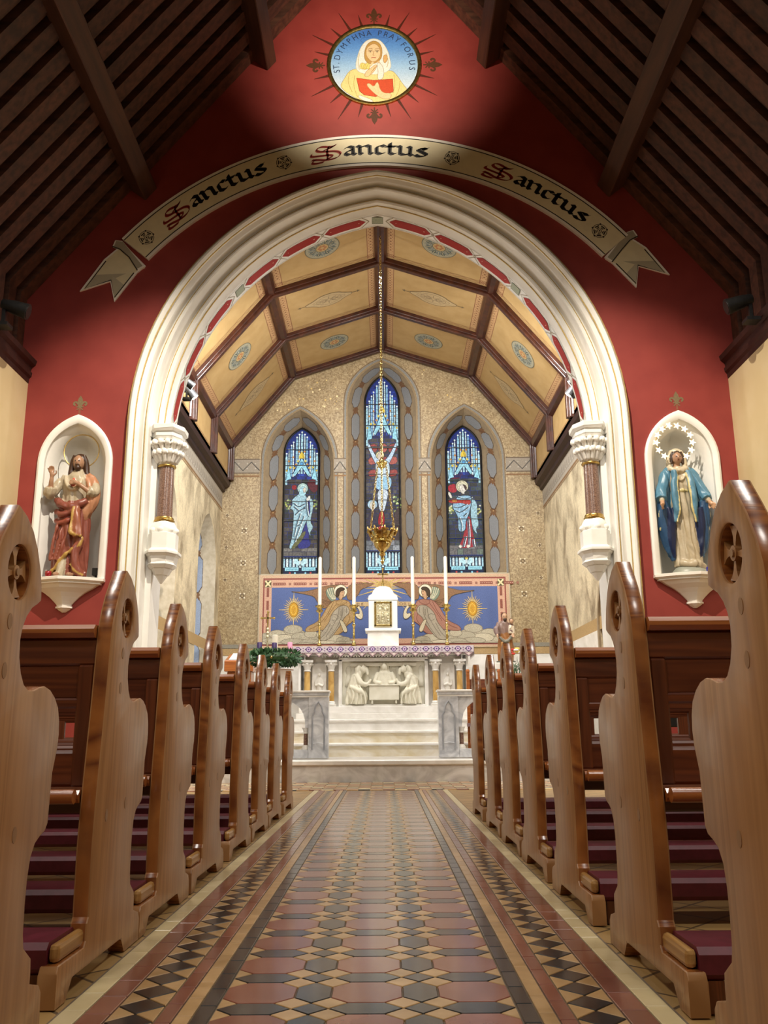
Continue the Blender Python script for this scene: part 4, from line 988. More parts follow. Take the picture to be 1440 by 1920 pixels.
def des_right(p, w, zs, h):
    H = zs+h; cs = H/1700.0
    quarry(p, -w, w, .36, 1.9, ['#2c3b36', '#33413a', '#27302e', '#3f4a45', '#4a5550', '#2b2f33', '#3a3a33']); predella(p, w, .35)
    T = wpx(298, 1835, cs)
    p.shape(T([(110, 830), (200, 800), (220, 900), (160, 920), (105, 880)]), '#b3242e', '#1a0c0c'); p.shape(T([(120, 660), (290, 620), (290, 740), (140, 760)]), '#6b1c2a', '#1a0c0c'); p.shape(T([(360, 640), (450, 640), (440, 720), (380, 730)]), '#5a1a24', '#1a0c0c')
    for k in range(26): p.disc(*T([(rg.choice((130, 150, 455))+rg.uniform(-22, 22), 1100+rg.uniform(-40, 70))])[0], .02, rg.choice(('#d8d49a', '#b9b95a', '#8fa05a', '#e6e2c2')), 6)
    quarry(p, -w, w, .36, .55, ['#77716c', '#686460', '#8f8a86', '#6f7a6a'], .11)
    p.shape(T([(310, 1190), (360, 1190), (380, 1400), (420, 1530), (300, 1555), (210, 1540), (270, 1430)]), '#a5262b', '#1c0c0c')
    p.shape(T([(365, 960), (440, 1030), (430, 1180), (450, 1290), (410, 1330), (430, 1400), (380, 1340), (360, 1200)]), '#a8cdd6', '#141c24')
    p.shape(T([(150, 1060), (210, 960), (300, 940), (370, 950), (380, 1000), (350, 1150), (300, 1250), (300, 1360), (210, 1370), (220, 1200), (175, 1120)]), '#98c2d8', '#0e1622', .014)
    p.shape(T([(110, 1000), (180, 980), (260, 1000), (360, 985), (370, 1040), (330, 1060), (260, 1030), (180, 1040), (120, 1030)]), '#b5382c', '#1c0c0c'); p.shape(T([(150, 995), (200, 990), (220, 1020), (160, 1030)]), '#d98a3c', '#40200c', .006)
    p.shape(T([(105, 905), (130, 900), (160, 960), (145, 985), (120, 950)]), '#efe4d0', '#3a2c20')
    for q in ([(170, 1080), (240, 1090), (320, 1050)], [(190, 1120), (250, 1150), (340, 1080)], [(230, 1200), (260, 1290), (250, 1360)], [(280, 1190), (320, 1150)], [(330, 1220), (340, 1400), (330, 1540)], [(300, 1420), (270, 1540)], [(380, 1450), (390, 1535)], [(215, 960), (300, 990), (380, 970)]): fold(p, T, q)
    p.disc(*T([(272, 840)])[0], 72*cs, '#e3dcb8', 20); p.ring(*T([(272, 840)])[0], 72*cs, .012, '#241c14', 20); p.ring(*T([(272, 840)])[0], 56*cs, .007, '#8d7c4c', 18)
    p.shape(T([(240, 830), (280, 810), (320, 840), (318, 890), (295, 910), (300, 930), (265, 925), (245, 880)]), '#e8dfcd', '#3a2c20'); p.shape(T([(275, 812), (320, 830), (325, 890), (305, 880), (295, 845)]), '#4c3424', '#1a0f0a')
    for x in (235, 320): p.disc(*T([(x, 1530)])[0], .032, '#efe4d0', 10)
    canopy(p, -w, w, H*.665, H-.05, w, crv(w, zs, h))
def des_mid(p, w, zs, h):
    H = zs+h; cs = H/367.0
    T = wpx(716, 1073, cs)
    quarry(p, -w, w, .46, 2.75, ['#4a4540', '#3b3733', '#57504a', '#443c3a', '#5f5a52', '#35322f']); predella(p, w, .45)
    for k in range(9): p.shape(T([(690+k % 3*18, 838+k//3*24), (706+k % 3*18, 834+k//3*24), (708+k % 3*18, 850+k//3*22), (692+k % 3*18, 854+k//3*22)]), ('#a8483e', '#8d3c36', '#b95f50', '#7a6a62')[(k*2) % 4], '#140d0c', .01, 1)
    for k in range(24): p.disc(*T([(740+rg.uniform(-6, 8), 948+rg.uniform(-14, 18))])[0], .02, rg.choice(('#9fae5a', '#d8e0a0', '#6f8a55', '#c7d48a')), 6)
    # cross and figure
    p.line(T([(714, 822), (714, 1000)]), .06, '#4c3a2c'); p.line(T([(688, 842), (742, 842)]), .05, '#4c3a2c')
    for sx in (-1, 1):
        p.shape(T([(716+sx*3, 868), (716+sx*12, 858), (716+sx*23, 836), (716+sx*27, 828), (716+sx*27, 840), (716+sx*16, 866), (716+sx*8, 880)]), '#c9dff0', '#1a2230', .01, 1)
    p.shape(T([(705, 866), (728, 866), (730, 890), (726, 900), (708, 900), (703, 884)]), '#d5e8f2', '#1a2230', .01); p.disc(*T([(712, 857)])[0], .085, '#e6d9a0', 16); p.ring(*T([(712, 857)])[0], .085, .012, '#3a2f18', 16); p.shape(T([(708, 852), (716, 851), (718, 862), (712, 868), (707, 862)]), '#d9c7b0', '#3a2c20')
    p.shape(T([(704, 898), (730, 896), (733, 908), (728, 922), (706, 922), (702, 910)]), '#a5d2ea', '#1a2a3c'); p.shape(T([(706, 920), (728, 920), (723, 945), (719, 962), (711, 962), (708, 945)]), '#dbe6ee', '#1a2230', .01)
    p.line(T([(717, 922), (716, 958)]), .012, '#2c3846')
    p.shape(T([(710, 960), (719, 960), (720, 988), (706, 988)]), '#a3161c', '#2a0808', .01)
    # kneeling mourner with halo
    p.shape(T([(690, 960), (704, 956), (710, 990), (700, 1022), (687, 1022)]), '#3a3444', '#101018'); p.disc(*T([(698, 948)])[0], .1, '#b9d8e8', 18); p.ring(*T([(698, 948)])[0], .1, .014, '#1c2834', 18); p.shape(T([(694, 942), (702, 942), (704, 954), (698, 960), (693, 954)]), '#e3dccb', '#2c2620')
    p.shape(T([(738, 958), (748, 952), (750, 1020), (728, 1022), (732, 990)]), '#4a3a34', '#161010')
    quarry(p, -w, w, .46, .66, ['#8d8f92', '#777a7c', '#a3a6a8', '#6a6c6a'], .12)
    canopy(p, -w, w, H*.69, H-.05, w, crv(w, zs, h))
mk_window(1, *WIN[0], des_left, 'left stained glass lancet with a woman in pale blue cloak')
mk_window(2, *WIN[1], des_mid, 'tall middle stained glass lancet with a crucifixion')
mk_window(3, *WIN[2], des_right, 'right stained glass lancet with a figure in red and pale blue')

# painted frieze, crosses and stars on the back wall
pb = Paint(lambda u, v, h: (u, BY-h, v), .004)
def frieze(p, u0, u1, z0, z1):
    p.poly([(u0, z0), (u1, z0), (u1, z1), (u0, z1)], '#9a9183'); 
    for z in (z0+.012, z1-.012): p.line([(u0, z), (u1, z)], .018, '#6b5a48')
    p.line([(u0, z0-.05), (u1, z0-.05)], .03, '#8a6a4a'); n_ = max(2, int(round((u1-u0)/.17))); pts = [(u0+(u1-u0)*i/n_, z0+.06 if i % 2 == 0 else z1-.07) for i in range(n_+1)]
    p.line(pts, .022, '#4d4a46')
    for i in range(n_):
        for s_ in (-1, 1): p.disc(u0+(u1-u0)*(i+.5)/n_, (z0+z1)/2+s_*.05, .014, '#b9b3a6', 6)
for u0, u1 in ((XC-3.0, XC-2.36), (XC-.83, XC-.78), (XC+.78, XC+.84), (XC+2.38, XC+3.0)): frieze(pb, u0, u1, 5.46, 5.76)
frieze(pb, XC-.93, XC-.70, 5.46, 5.76); frieze(pb, XC+.70, XC+.93, 5.46, 5.76)
rs = random.Random(3)
for k in range(130):
    u = rs.uniform(-2.2, 2.2); z = rs.uniform(5.9, 7.6)
    if any(abs(u+XC-cx) < w+.12 and z < zs+h*.95 for cx, w, zs, h, *_ in WIN) or z > 8.0-abs(u)*.5: continue
    pb.disc(u+XC, z, rs.choice((.012, .016, .02)), rs.choice(('#e6cf92', '#d3b878', '#f0dfae')), 6)
for sx in (-1, 1):
    for k in range(3):
        for u, s_ in ((2.62, .055), (2.95, .03)):
            x, z = XC+sx*u, 3.1+k*.62+(.3 if u > 2.9 else 0)
            pb.ring(x, z, s_*.6, .012, '#6d5a44', 8)
            for a in range(4): pb.disc(x+cos(a*pi/2+pi/4)*s_, z+sin(a*pi/2+pi/4)*s_, s_*.3, '#e8dcc0', 6)
pb.poly([(XC-3.05, 2.0), (XC+3.05, 2.0), (XC+3.05, 2.12), (XC-3.05, 2.12)], '#b09468'); pb.poly([(XC-3.05, 2.13), (XC+3.05, 2.13), (XC+3.05, 2.2), (XC-3.05, 2.2)], '#8f8a7c')
pb.build('painted_frieze', 'painted', wcb)
mb = MB(); mb.box(XC-3.05, XC+3.05, BY-.04, BY, .27, 1.99); obj('dado', mb, 'marble', wcb)

# ---------------------------------------------------------------- angel mosaic behind the altar
mos = thing('angel_mosaic', (0, BY, 0), 'blue mosaic panel of two kneeling angels behind the altar', 'mosaic')
m = MB(); m.box(-2.27, 2.40, -.03, 0, 2.12, 3.49); obj('slab', m, 'sill_stone', mos)
pm = Paint(lambda u, v, h: (u, -.03-h, v), .001)
def Rm(x0, x1, z0, z1, col): pm.poly([(x0, z0), (x1, z0), (x1, z1), (x0, z1)], col)
Rm(-2.25, 2.38, 2.13, 3.475, '#c9ab8d'); Rm(-2.19, 2.32, 2.17, 3.42, '#8d4a42'); Rm(-2.165, 2.295, 2.195, 3.39, '#cfa58c'); Rm(-2.03, 2.16, 2.29, 3.245, '#57699c')
for x in [-2.1+.0+i*.385 for i in range(12)]:
    if x < 2.2: Rm(x+.09, x+.33, 3.285, 3.335, '#8d5446'); [pm.disc(x+.11+j*.033, 3.31, .009, '#dcb9a2', 5) for j in range(7)]; Rm(x+.385, x+.43, 3.285, 3.33, '#9a6a5a')
for x in (-2.1, 2.225):
    for k in range(4): Rm(x-.022, x+.022, 2.35+k*.24, 2.52+k*.24, '#8d5446')
    Rm(x-.06, x+.06, 3.25, 3.38, '#5c4f34'); pm.line([(x-.05, 3.26), (x+.05, 3.37)], .03, '#e8d9a8'); pm.line([(x-.05, 3.37), (x+.05, 3.26)], .03, '#e8d9a8')
def mp4(q): return [(-2.25+(470+X_/5.76-488)*.009914, 3.47-(1070+Y_/5.76-1080)*.00993) for X_, Y_ in q]
MIR = .035
def both(q): 
    a = mp4(q); return a, [(2*MIR-x, z) for x, z in a]
# radiance over the tabernacle
for k in range(28):
    a = 2*pi*k/28; r = .62 if k % 2 else .45; pm.line([(.06+.1*cos(a), 3.22+.1*sin(a)), (.06+r*cos(a)*.8, min(3.4, 3.22+r*sin(a)))], [.03, .006], '#c9b06a')
pm.disc(.06, 3.24, .13, '#b8985a', 18)
for side in (0, 1):
    cape = ('#ad8f62', '#a37563')[side]; cl = ('#7d5a2c', '#6e3a30')[side]
    def M(q, col, out='#5c4c36', w=.009, sm=2): pm.shape(both(q)[side], col, out, w, sm)
    def Ln(q, col='#5c5140', w=.009): pm.line(smooth(both(q)[side], 2, False), w, col)
    # sun
    cx, cz = both([(472, 430)])[side][0]
    for k in range(32):
        a = 2*pi*k/32; r = (.34 if k % 8 == 0 else .25 if k % 2 == 0 else .22); pm.line([(cx+.07*cos(a), cz+.12*sin(a)), (cx+r*.8*cos(a), cz+r*sin(a))], [.02, .006], '#d9bd74')
    pm.disc(cx, cz, .085, '#c8962e', 20, .135); pm.ring(cx, cz, .085, .012, '#8d651c', 20, .135); pm.ring(cx, cz, .05, .01, '#e8c45c', 16, .09)
    # wings
    M([(410, 230), (560, 240), (690, 215), (780, 180), (900, 165), (960, 170), (930, 240), (900, 330), (850, 400), (780, 425), (720, 340), (690, 285), (560, 255)], '#8a684a')
    M([(1040, 170), (1180, 150), (1350, 150), (1260, 190), (1190, 215), (1170, 270), (1110, 330), (1040, 330)], '#8a684a')
    M([(810, 230), (850, 190), (900, 190), (915, 250), (930, 320), (880, 350), (830, 300)], '#7f8c78')
    for k in range(4): Ln([(830+k*22, 210-k*6), (850+k*20, 270), (890+k*10, 320)], '#cfc9ac', .014)
    for k in range(4): Ln([(720+k*30, 300+k*25), (800+k*10, 330+k*20), (880, 350)], '#5f4630')
    # clouds
    q = [(110, 825), (110, 740), (180, 690), (300, 680), (400, 640), (470, 590), (540, 640), (640, 690), (760, 700), (900, 690), (1010, 720), (1080, 760), (1090, 825)]
    q = [(min(max(u, -2.18), 2.31), max(z, 2.2)) for u, z in both(q)[side]]; pm.poly(q, '#b8af98'); pm.line(q, .01, '#857b68', True)
    for (x, y, rx, ry) in ((170, 720, 55, 45), (300, 690, 90, 45), (470, 640, 100, 48), (210, 770, 90, 42), (370, 740, 120, 48), (560, 720, 110, 50), (470, 775, 130, 40), (740, 740, 100, 55), (650, 780, 110, 38), (900, 740, 120, 48), (1010, 760, 80, 40), (820, 790, 120, 30), (990, 795, 90, 25), (130, 790, 60, 25), (280, 800, 100, 22), (660, 690, 70, 40), (600, 800, 110, 20), (1080, 790, 60, 25), (780, 700, 60, 45)):
        q = both([(x+rx*cos(2*pi*i/14), y+ry*sin(2*pi*i/14)) for i in range(14)])[side]; q = [(min(max(u, -2.18), 2.31), max(z, 2.2)) for u, z in q]; pm.poly(q, ('#bdb49c', '#c9bfa6', '#b3ab95')[int(x) % 3]); pm.line(q, .01, '#857b68', True)
    # robe, cape, sleeves
    M([(900, 330), (985, 335), (1050, 330), (1085, 370), (1080, 430), (1140, 470), (1110, 560), (1040, 600), (1020, 650), (960, 700), (880, 700), (800, 640), (700, 665), (590, 665), (620, 610), (720, 570), (780, 500), (830, 400)], cape, cl)
    M([(950, 400), (1010, 385), (1060, 400), (1075, 470), (1010, 520), (990, 580), (930, 660), (870, 740), (780, 770), (720, 730), (800, 640), (860, 560), (875, 480)], '#a59b88')
    for q in ([(960, 410), (950, 500), (900, 600), (820, 720)], [(1000, 410), (1000, 480), (940, 620), (860, 730)], [(1040, 410), (1040, 470)], [(880, 490), (930, 480), (960, 510), (920, 560), (880, 540)], [(870, 580), (820, 680), (760, 740)], [(980, 430), (980, 500)]): Ln(q, '#6f6656')
    for q in ([(900, 350), (840, 480), (740, 600), (640, 640)], [(930, 370), (880, 440), (800, 560)], [(1060, 480), (1080, 540), (1020, 620)]): Ln(q, cl)
    M([(920, 340), (990, 320), (1060, 340), (1000, 385), (940, 380)], cape, cl)
    # scroll ribbon
    M([(1150, 370), (1200, 420), (1222, 510), (1190, 548), (1130, 500), (1140, 470), (1182, 485), (1172, 430), (1135, 400)], '#cfc4a6'); M([(960, 540), (1000, 545), (1060, 660), (1015, 685), (985, 610)], '#cfc4a6')
    # head
    hx, hz = both([(975, 235)])[side][0]; pm.disc(hx, hz, .125, '#e2d8c0', 22); pm.ring(hx, hz, .125, .014, '#7c6c4c', 22)
    M([(970, 225), (1010, 222), (1018, 250), (1006, 288), (985, 330), (955, 325), (960, 270)], '#c29c78', '#5c4630'); M([(935, 210), (970, 190), (1010, 195), (1022, 215), (1000, 228), (975, 232), (962, 260), (950, 300), (925, 295), (920, 250)], '#43321f', '#2a1e12')
    pm.disc(*both([(998, 242)])[side][0], .009, '#2a1e12', 6); Ln([(1004, 275), (990, 278)], '#8d4a3a', .007)
    Rm(*sorted((both([(1130, 0)])[side][0][0], both([(1330, 0)])[side][0][0])), 2.885, 2.965, '#bfa57c')
for side, (s_, x0) in enumerate((('CE', -.42), ('LORIA', .30))):
    put_text(pm, s_, lambda i, x0=x0: (lambda x, y: (x0+.07*i+x*.085, 2.9+y*.07)), '#6a4a30')
pm.build('mosaic_picture', 'mosaic', mos)

# ---------------------------------------------------------------- chancel side walls
def side_wall(s):
    X0 = XC+s*3.06
    wins = [12.15, 15.25]; W_, ZS_, H_ = (.78, 3.45, .95)
    outer = [(11.25, .2), (BY+.05, .2), (BY+.05, 5.5), (11.25, 5.5)]
    holes = [lancet(yc, W_, ZS_, H_, 1.3) for yc in wins] if s < 0 else []
    if s > 0: holes = [lancet(12.0, .55, 2.0, .75, .5)]
    me = fill_holes_mesh('wall_chancel_side', outer, holes, lambda u, v, w: (w, u, v), X0, X0+s*.05)
    wl = link('wall_chancel_'+('left' if s < 0 else 'right'), me, 'stained_wall'); tag(wl, 'weathered beige mosaic side wall of the chancel', kind='structure')
    mb = MB(); mb.box(*sorted((X0+s*.45, X0+s*.5)), 11.2, 17, 0, 8.5); obj('outer_skin', mb, 'stained_wall', wl)
    p = Paint(lambda u, v, h: (X0-s*h, u, v), .004)
    p.poly([(11.3, 4.78), (BY, 4.78), (BY, 5.08), (11.3, 5.08)], '#a39a8c'); p.line([(11.3, 4.76), (BY, 4.76)], .03, '#8a6a4a'); p.line([(11.3, 4.72), (BY, 4.72)], .012, '#8a6a4a')
    for k in range(34):
        u = 11.4+k*.147; p.line([(u, 4.84), (u+.05, 5.0), (u+.1, 4.84)], .018, '#6a645c'); p.disc(u+.05, 4.88, .015, '#cfc9bc', 6)
    p.poly([(11.3, 2.02), (BY, 2.02), (BY, 2.2), (11.3, 2.2)], '#ab8f62')
    p.build('painted_frieze', 'painted', wl)
    mb = MB(); mb.box(*sorted((X0-s*.02, X0)), 13.2 if s < 0 else 12.66, BY, .27, 2.02)
    if s > 0: obj('dado', mb, 'marble', wl)
    for yc, cv in zip(wins if s < 0 else [12.0], holes):
        if s < 0:
            ci = lancet(yc, W_-.3, ZS_, H_-.25, 1.5)
            m = MB(); m.grid([[(X0, y, z) for y, z in cv], [(X0-.38, y, z) for y, z in ci]]); obj('window_splay', m, 'side_splay', wl, sharp=40, fix=False)
            m = MB(); m.add([(X0, yc-W_, 1.3), (X0, yc+W_, 1.3), (X0-.38, yc+W_-.3, 1.5), (X0-.38, yc-W_+.3, 1.5)], [(0, 1, 2, 3)]); obj('window_sill', m, 'side_splay', wl, fix=False)
            # far reveal carries a chain of pale blue octagons
            a = cv[:len(cv)//2+1]; b = ci[:len(ci)//2+1]
            cm = [0]
            for i in range(1, len(a)): cm.append(cm[-1]+math.dist(a[i], a[i-1]))
            def fn(u, v, hh, a=a, b=b, cm=cm):
                u = min(max(u, 0), cm[-1]-1e-6); i = 0
                while cm[i+1] < u: i += 1
                f = (u-cm[i])/(cm[i+1]-cm[i]); p_ = Vector((X0, a[i][0]+(a[i+1][0]-a[i][0])*f, a[i][1]+(a[i+1][1]-a[i][1])*f)); q_ = Vector((X0-.38, b[i][0]+(b[i+1][0]-b[i][0])*f, b[i][1]+(b[i+1][1]-b[i][1])*f))
                t_ = Vector((0, a[i+1][0]-a[i][0], a[i+1][1]-a[i][1])).normalized(); nn = t_.cross(q_-p_).normalized()
                if nn.y > 0 and abs(nn.y) > .1 or (abs(nn.y) <= .1 and nn.z > 0): nn = -nn
                r = p_.lerp(q_, v)+nn*hh; return (r.x, r.y, r.z)
            chain_paint(fn, cm[-1], '#94a2b8', 'octagon_chain', wl, .76, .44, (cm[-1]+.02)/4, .0)
            w_ = thing('window_%d' % (4 if yc < 13 else 5), (X0-.38, yc, 1.5), ('near' if yc < 13 else 'far')+' deep lancet window in the left chancel wall', 'window'); del w_['category']; w_['kind'] = 'structure'
            gl = lancet(0, W_-.31, ZS_-1.5, H_-.26, 0); p2 = Paint(lambda u, v, h: (h, u, v), .002); p2.poly(gl, '#8fb4d8'); p2.build('pane', 'stained_glass', w_)
            for k in range(1, 5): m = MB(); m.box(.004, .016, -W_+.33, W_-.33, k*.45-.008, k*.45+.008); obj('glazing_bar', m, 'black_metal', w_)
        else:
            cb = lancet(12.0, .62, 2.0, .84, .3)
            m = MB(); m.grid([[(X0, y, z) for y, z in cv], [(X0-.03, y, z) for y, z in cv], [(X0-.03, y, z) for y, z in cb], [(X0, y, z) for y, z in cb]]); o = obj('door_frame', m, 'splay', wl, sharp=40, fix=False)
            m = MB(); m.prism(cv, lambda u, v, w: (w, u, v), X0+.1, X0+.14); o = obj('door_1', m, 'pew_back', None); o['kind'] = 'structure'; o['label'] = 'dark arched side door of the chancel'
mat('side_splay', '#b3a78f', '#c6bca6', .6, scale=(12, 12, 12))
for s in (-1, 1): side_wall(s)

# ---------------------------------------------------------------- chancel ceiling: painted panels between dark ribs
mb = MB()
cpf = [(XC-CP[i][0]*1.02-.03, CP[i][1]+.14) for i in (3, 2, 1)]+[(XC, 8.22)]+[(XC+CP[i][0]*1.02+.03, CP[i][1]+.14) for i in (1, 2, 3)]
cpo = [(x*1.06, z+.2) for x, z in cpf]
mb.prism(cpf+cpo[::-1], lambda u, v, w: (u, w, v), 11.27, BY+.1)
cch = struct('ceiling_chancel', mb, 'roof_back', 'canted chancel ceiling of ochre stencilled panels between dark ribs')
YB = [11.27, 12.93, 14.6, 16.33]
def facet_fn(p0, p1, s):
    """u along slope from p0 (upper) to p1 (lower), v along y, h into the room"""
    a = Vector((XC+s*p0[0], p0[1])); b = Vector((XC+s*p1[0], p1[1])); d = (b-a); L_ = d.length; d = d/L_; n = Vector((-d.y, d.x))
    ctr = Vector((XC, 5)); 
    if (ctr-a).dot(n) < 0: n = -n
    def f(u, v, h): q = a+d*u+n*h; return (q.x, v, q.y)
    return f, L_
for s in (-1, 1):
    for fi in range(3):
        f, L_ = facet_fn(CP[fi], CP[fi+1], s)
        for bi in range(3):
            y0, y1 = YB[bi], YB[bi+1]
            m = MB(); v = [(0, y0), (L_, y0), (L_, y1), (0, y1)]
            m.add([f(u, w, 0) for u, w in v]+[f(u, w, -.03) for u, w in v], [(0, 1, 2, 3), (4, 7, 6, 5), (0, 4, 5, 1), (1, 5, 6, 2), (2, 6, 7, 3), (3, 7, 4, 0)])
            pan = obj('ceiling_panel', m, 'panel_ochre', cch)
            if fi == 2:
                p = Paint(f, .002); p.line([(.1, y0+.12), (L_-.12, y0+.12), (L_-.12, y1-.12), (.1, y1-.12)], .018, '#9a7350', True); p.build('panel_border', 'painted', pan); continue
            p = Paint(f, .002); u0, u1, w0, w1 = .10, L_-.10, y0+.10, y1-.10
            # end borders (wide, dotted) and side borders (thin scroll)
            bw = .13
            for (a, b) in ((u0, u0+bw), (u1-bw, u1)):
                p.poly([(a, w0), (b, w0), (b, w1), (a, w1)], '#b8946a')
                for uu in (a+.008, b-.008): p.line([(uu, w0), (uu, w1)], .01, '#7f5238')
                k = 0; w = w0+.2
                while w < w1-.18:
                    p.disc(a+bw/2, w, .017, '#7f5238', 6); p.disc(a+bw*.28, w+.04, .01, '#8a4a34', 5); p.disc(a+bw*.72, w+.04, .01, '#8a4a34', 5); w += .085
                for w in (w0+.065, w1-.065):
                    for du in (-.028, .028):
                        for dw in (-.028, .028): p.ring(a+bw/2+du, w+dw, .022, .011, '#80543a', 8)
            for w in (w0+.01, w1-.01, w0+.085, w1-.085): p.line([(u0+bw, w), (u1-bw, w)], .008, '#9a7350')
            for w in (w0+.05, w1-.05):
                n_ = int((u1-u0-2*bw)/.09)
                p.line([(u0+bw+(u1-u0-2*bw)*i/n_, w+.018*(1 if i % 2 else -1)) for i in range(n_+1)], .011, '#a07a54')
            cu, cw = (u0+u1)/2, (w0+w1)/2
            if (fi == 0) == (bi in (0, 2)):       # round flower
                R_ = .27; p.disc(cu, cw, R_, '#a09c86', 28); p.ring(cu, cw, R_, .014, '#6d6a58', 28)
                for k in range(16):
                    a = 2*pi*k/16; p.poly([(cu+R_*.42*cos(a-.1), cw+R_*.42*sin(a-.1)), (cu+R_*.7*cos(a-.2), cw+R_*.7*sin(a-.2)), (cu+R_*.93*cos(a), cw+R_*.93*sin(a)), (cu+R_*.7*cos(a+.2), cw+R_*.7*sin(a+.2)), (cu+R_*.42*cos(a+.1), cw+R_*.42*sin(a+.1))], ('#6f7a78', '#57605c')[k % 2])
                    p.line([(cu+R_*.5*cos(a), cw+R_*.5*sin(a)), (cu+R_*.9*cos(a), cw+R_*.9*sin(a))], .008, '#c9bf9c')
                p.disc(cu, cw, R_*.38, '#b9a070', 18); p.ring(cu, cw, R_*.38, .012, '#5f5c4c', 18)
                for k in range(6): a = 2*pi*k/6; p.disc(cu+.05*cos(a), cw+.05*sin(a), .024, '#a8704a', 8)
            else:                                  # pointed lozenge of scrolls, long axis up the slope
                a_, b_ = .46, .21
                q = smooth([(cu-a_, cw), (cu-a_*.55, cw-b_*.45), (cu-a_*.4, cw-b_*.8), (cu, cw-b_), (cu+a_*.4, cw-b_*.8), (cu+a_*.55, cw-b_*.45), (cu+a_, cw), (cu+a_*.55, cw+b_*.45), (cu+a_*.4, cw+b_*.8), (cu, cw+b_), (cu-a_*.4, cw+b_*.8), (cu-a_*.55, cw+b_*.45)], 1)
                p.poly(q, '#b59f78'); p.line(q, .013, '#6f6048', True); p.line([(cu+(x-cu)*.7, cw+(y-cw)*.7) for x, y in q], .009, '#87765a', True)
                for k in range(8): a = 2*pi*k/8; p.line([(cu+.04*cos(a), cw+.03*sin(a)), (cu+.19*cos(a), cw+.11*sin(a))], .012, '#87765a')
                for k in range(-2, 3): p.ring(cu+k*.09, cw, .04, .009, '#7a6a50', 8)
                for sg in (-1, 1): p.line([(cu+sg*a_*.9, cw), (cu+sg*(a_+.09), cw)], .012, '#6f6048'); p.disc(cu+sg*(a_+.06), cw, .02, '#7a6a50', 6); p.line([(cu+sg*(a_+.05), cw-.035), (cu+sg*(a_+.05), cw+.035)], .01, '#7a6a50')
            p.build('stencil', 'painted', pan)
        # transverse ribs on this facet
        for yb in YB:
            m = MB(); d = .1 if yb < 16 else .07
            for (hw, hh) in ((.075, .07), (.045, .11)): 
                q = [(0, yb-hw), (L_, yb-hw), (L_, yb+hw), (0, yb+hw)]; m.add([f(u, w, -.01) for u, w in q]+[f(u, w, hh) for u, w in q], [(0, 3, 2, 1), (4, 5, 6, 7), (0, 1, 5, 4), (1, 2, 6, 5), (2, 3, 7, 6), (3, 0, 4, 7)])
            o = obj('rib', m, 'rib_timber', cch); bevel_mesh(o.data, .012, 2)
for s in (-1, 1):
    for (px, pz) in CP[1:3]:
        m = MB(); m.tube([(XC+s*px, 11.27, pz), (XC+s*px, BY, pz)], .1, 8); m2 = obj('long_rib', m, 'rib_timber', cch)
    X0 = XC+s*2.98
    pr = [(.08, 5.08), (.03, 5.1), (.02, 5.16), (-.05, 5.2), (-.07, 5.27), (-.03, 5.3), (-.03, 5.4), (.08, 5.42)]
    m = MB(); m.prism([(X0+s*a, b) for a, b in pr], lambda u, v, w: (u, w, v), 11.27, BY); o = struct('trim_'+('4' if s < 0 else '5'), m, 'dark_timber', 'dark timber cornice of the chancel ceiling')
    for yb in YB:
        for dy in (-.05, .05): m = MB(); m.tube([(X0-s*.04, yb+dy, 5.35), (X0-s*.04, yb+dy, 6.0)], .035, 8); obj('post', m, 'rib_timber', cch)
m = MB(); m.prism([(-.1, .1), (-.09, -.06), (-.05, -.11), (.05, -.11), (.09, -.06), (.1, .1)], lambda u, v, w: (XC+u, w, 8.05+v), 11.27, BY); obj('ridge_rib', m, 'rib_timber', cch)
# ---------------------------------------------------------------- sculpted figures
NOFOLD = ['#a57f64', '#a8826a', '#c39a78', '#3d2618', '#3a281c', '#c4a184', '#94705a', '#3d2a1e', '#b58f70', '#a3221e', '#c43a22']
def figure(name, prims, voxel, matname, parent, spots=(), sm=1, fold_k=1.0):
    """prims: list of (MB closed shell, colour); fused into one continuous skin, coloured by the shell it came from"""
    al = MB(); pc = []
    for mb_, colr in prims:
        o = len(al.v); al.v += mb_.v
        for f in mb_.f: al.f.append([i+o for i in f]); pc.append(lin(colr)); al.m.append(0); al.c.append((1, 1, 1, 1))
    me = al.mesh(name+'_src')
    bm = bmesh.new(); bm.from_mesh(me); bmesh.ops.recalc_face_normals(bm, faces=bm.faces); bm.to_mesh(me); bm.free()
    tree = BVHTree.FromPolygons([v.co for v in me.vertices], [tuple(p.vertices) for p in me.polygons])
    ob = bpy.data.objects.new('tmp', me); COL.objects.link(ob)
    md = ob.modifiers.new('r', 'REMESH'); md.mode = 'VOXEL'; md.voxel_size = voxel; md.use_smooth_shade = True
    if sm: s2 = ob.modifiers.new('s', 'SMOOTH'); s2.iterations = sm; s2.factor = .5
    dg = bpy.context.evaluated_depsgraph_get(); dg.update(); out = bpy.data.meshes.new_from_object(ob.evaluated_get(dg)); out.name = name
    bpy.data.objects.remove(ob)
    ca = out.color_attributes.new('Col', 'FLOAT_COLOR', 'POINT'); buf = []; skin = [lin(q) for q in NOFOLD]; shift = []
    for v in out.vertices:
        r = tree.find_nearest(v.co); c_ = pc[r[2]] if r[2] is not None else (1, 1, 1, 1)
        if c_ not in skin:
            q = v.co; w = mnoise.noise(Vector((q.x*9, q.y*9, q.z*3.2))); shift.append((v, v.normal*(.006*fold_k*sin(q.x*55+q.y*40+q.z*14+5*w)+.004*fold_k*mnoise.noise(Vector((q.x*26, q.y*26, q.z*9))))))
        for sp, rr, sc in spots:
            if (v.co-Vector(sp)).length < rr: c_ = lin(sc)
        buf += list(c_)
    for v, d in shift: v.co += d
    ca.data.foreach_set('color', buf)
    while len(out.materials): out.materials.pop()
    return link(name, out, matname, parent)
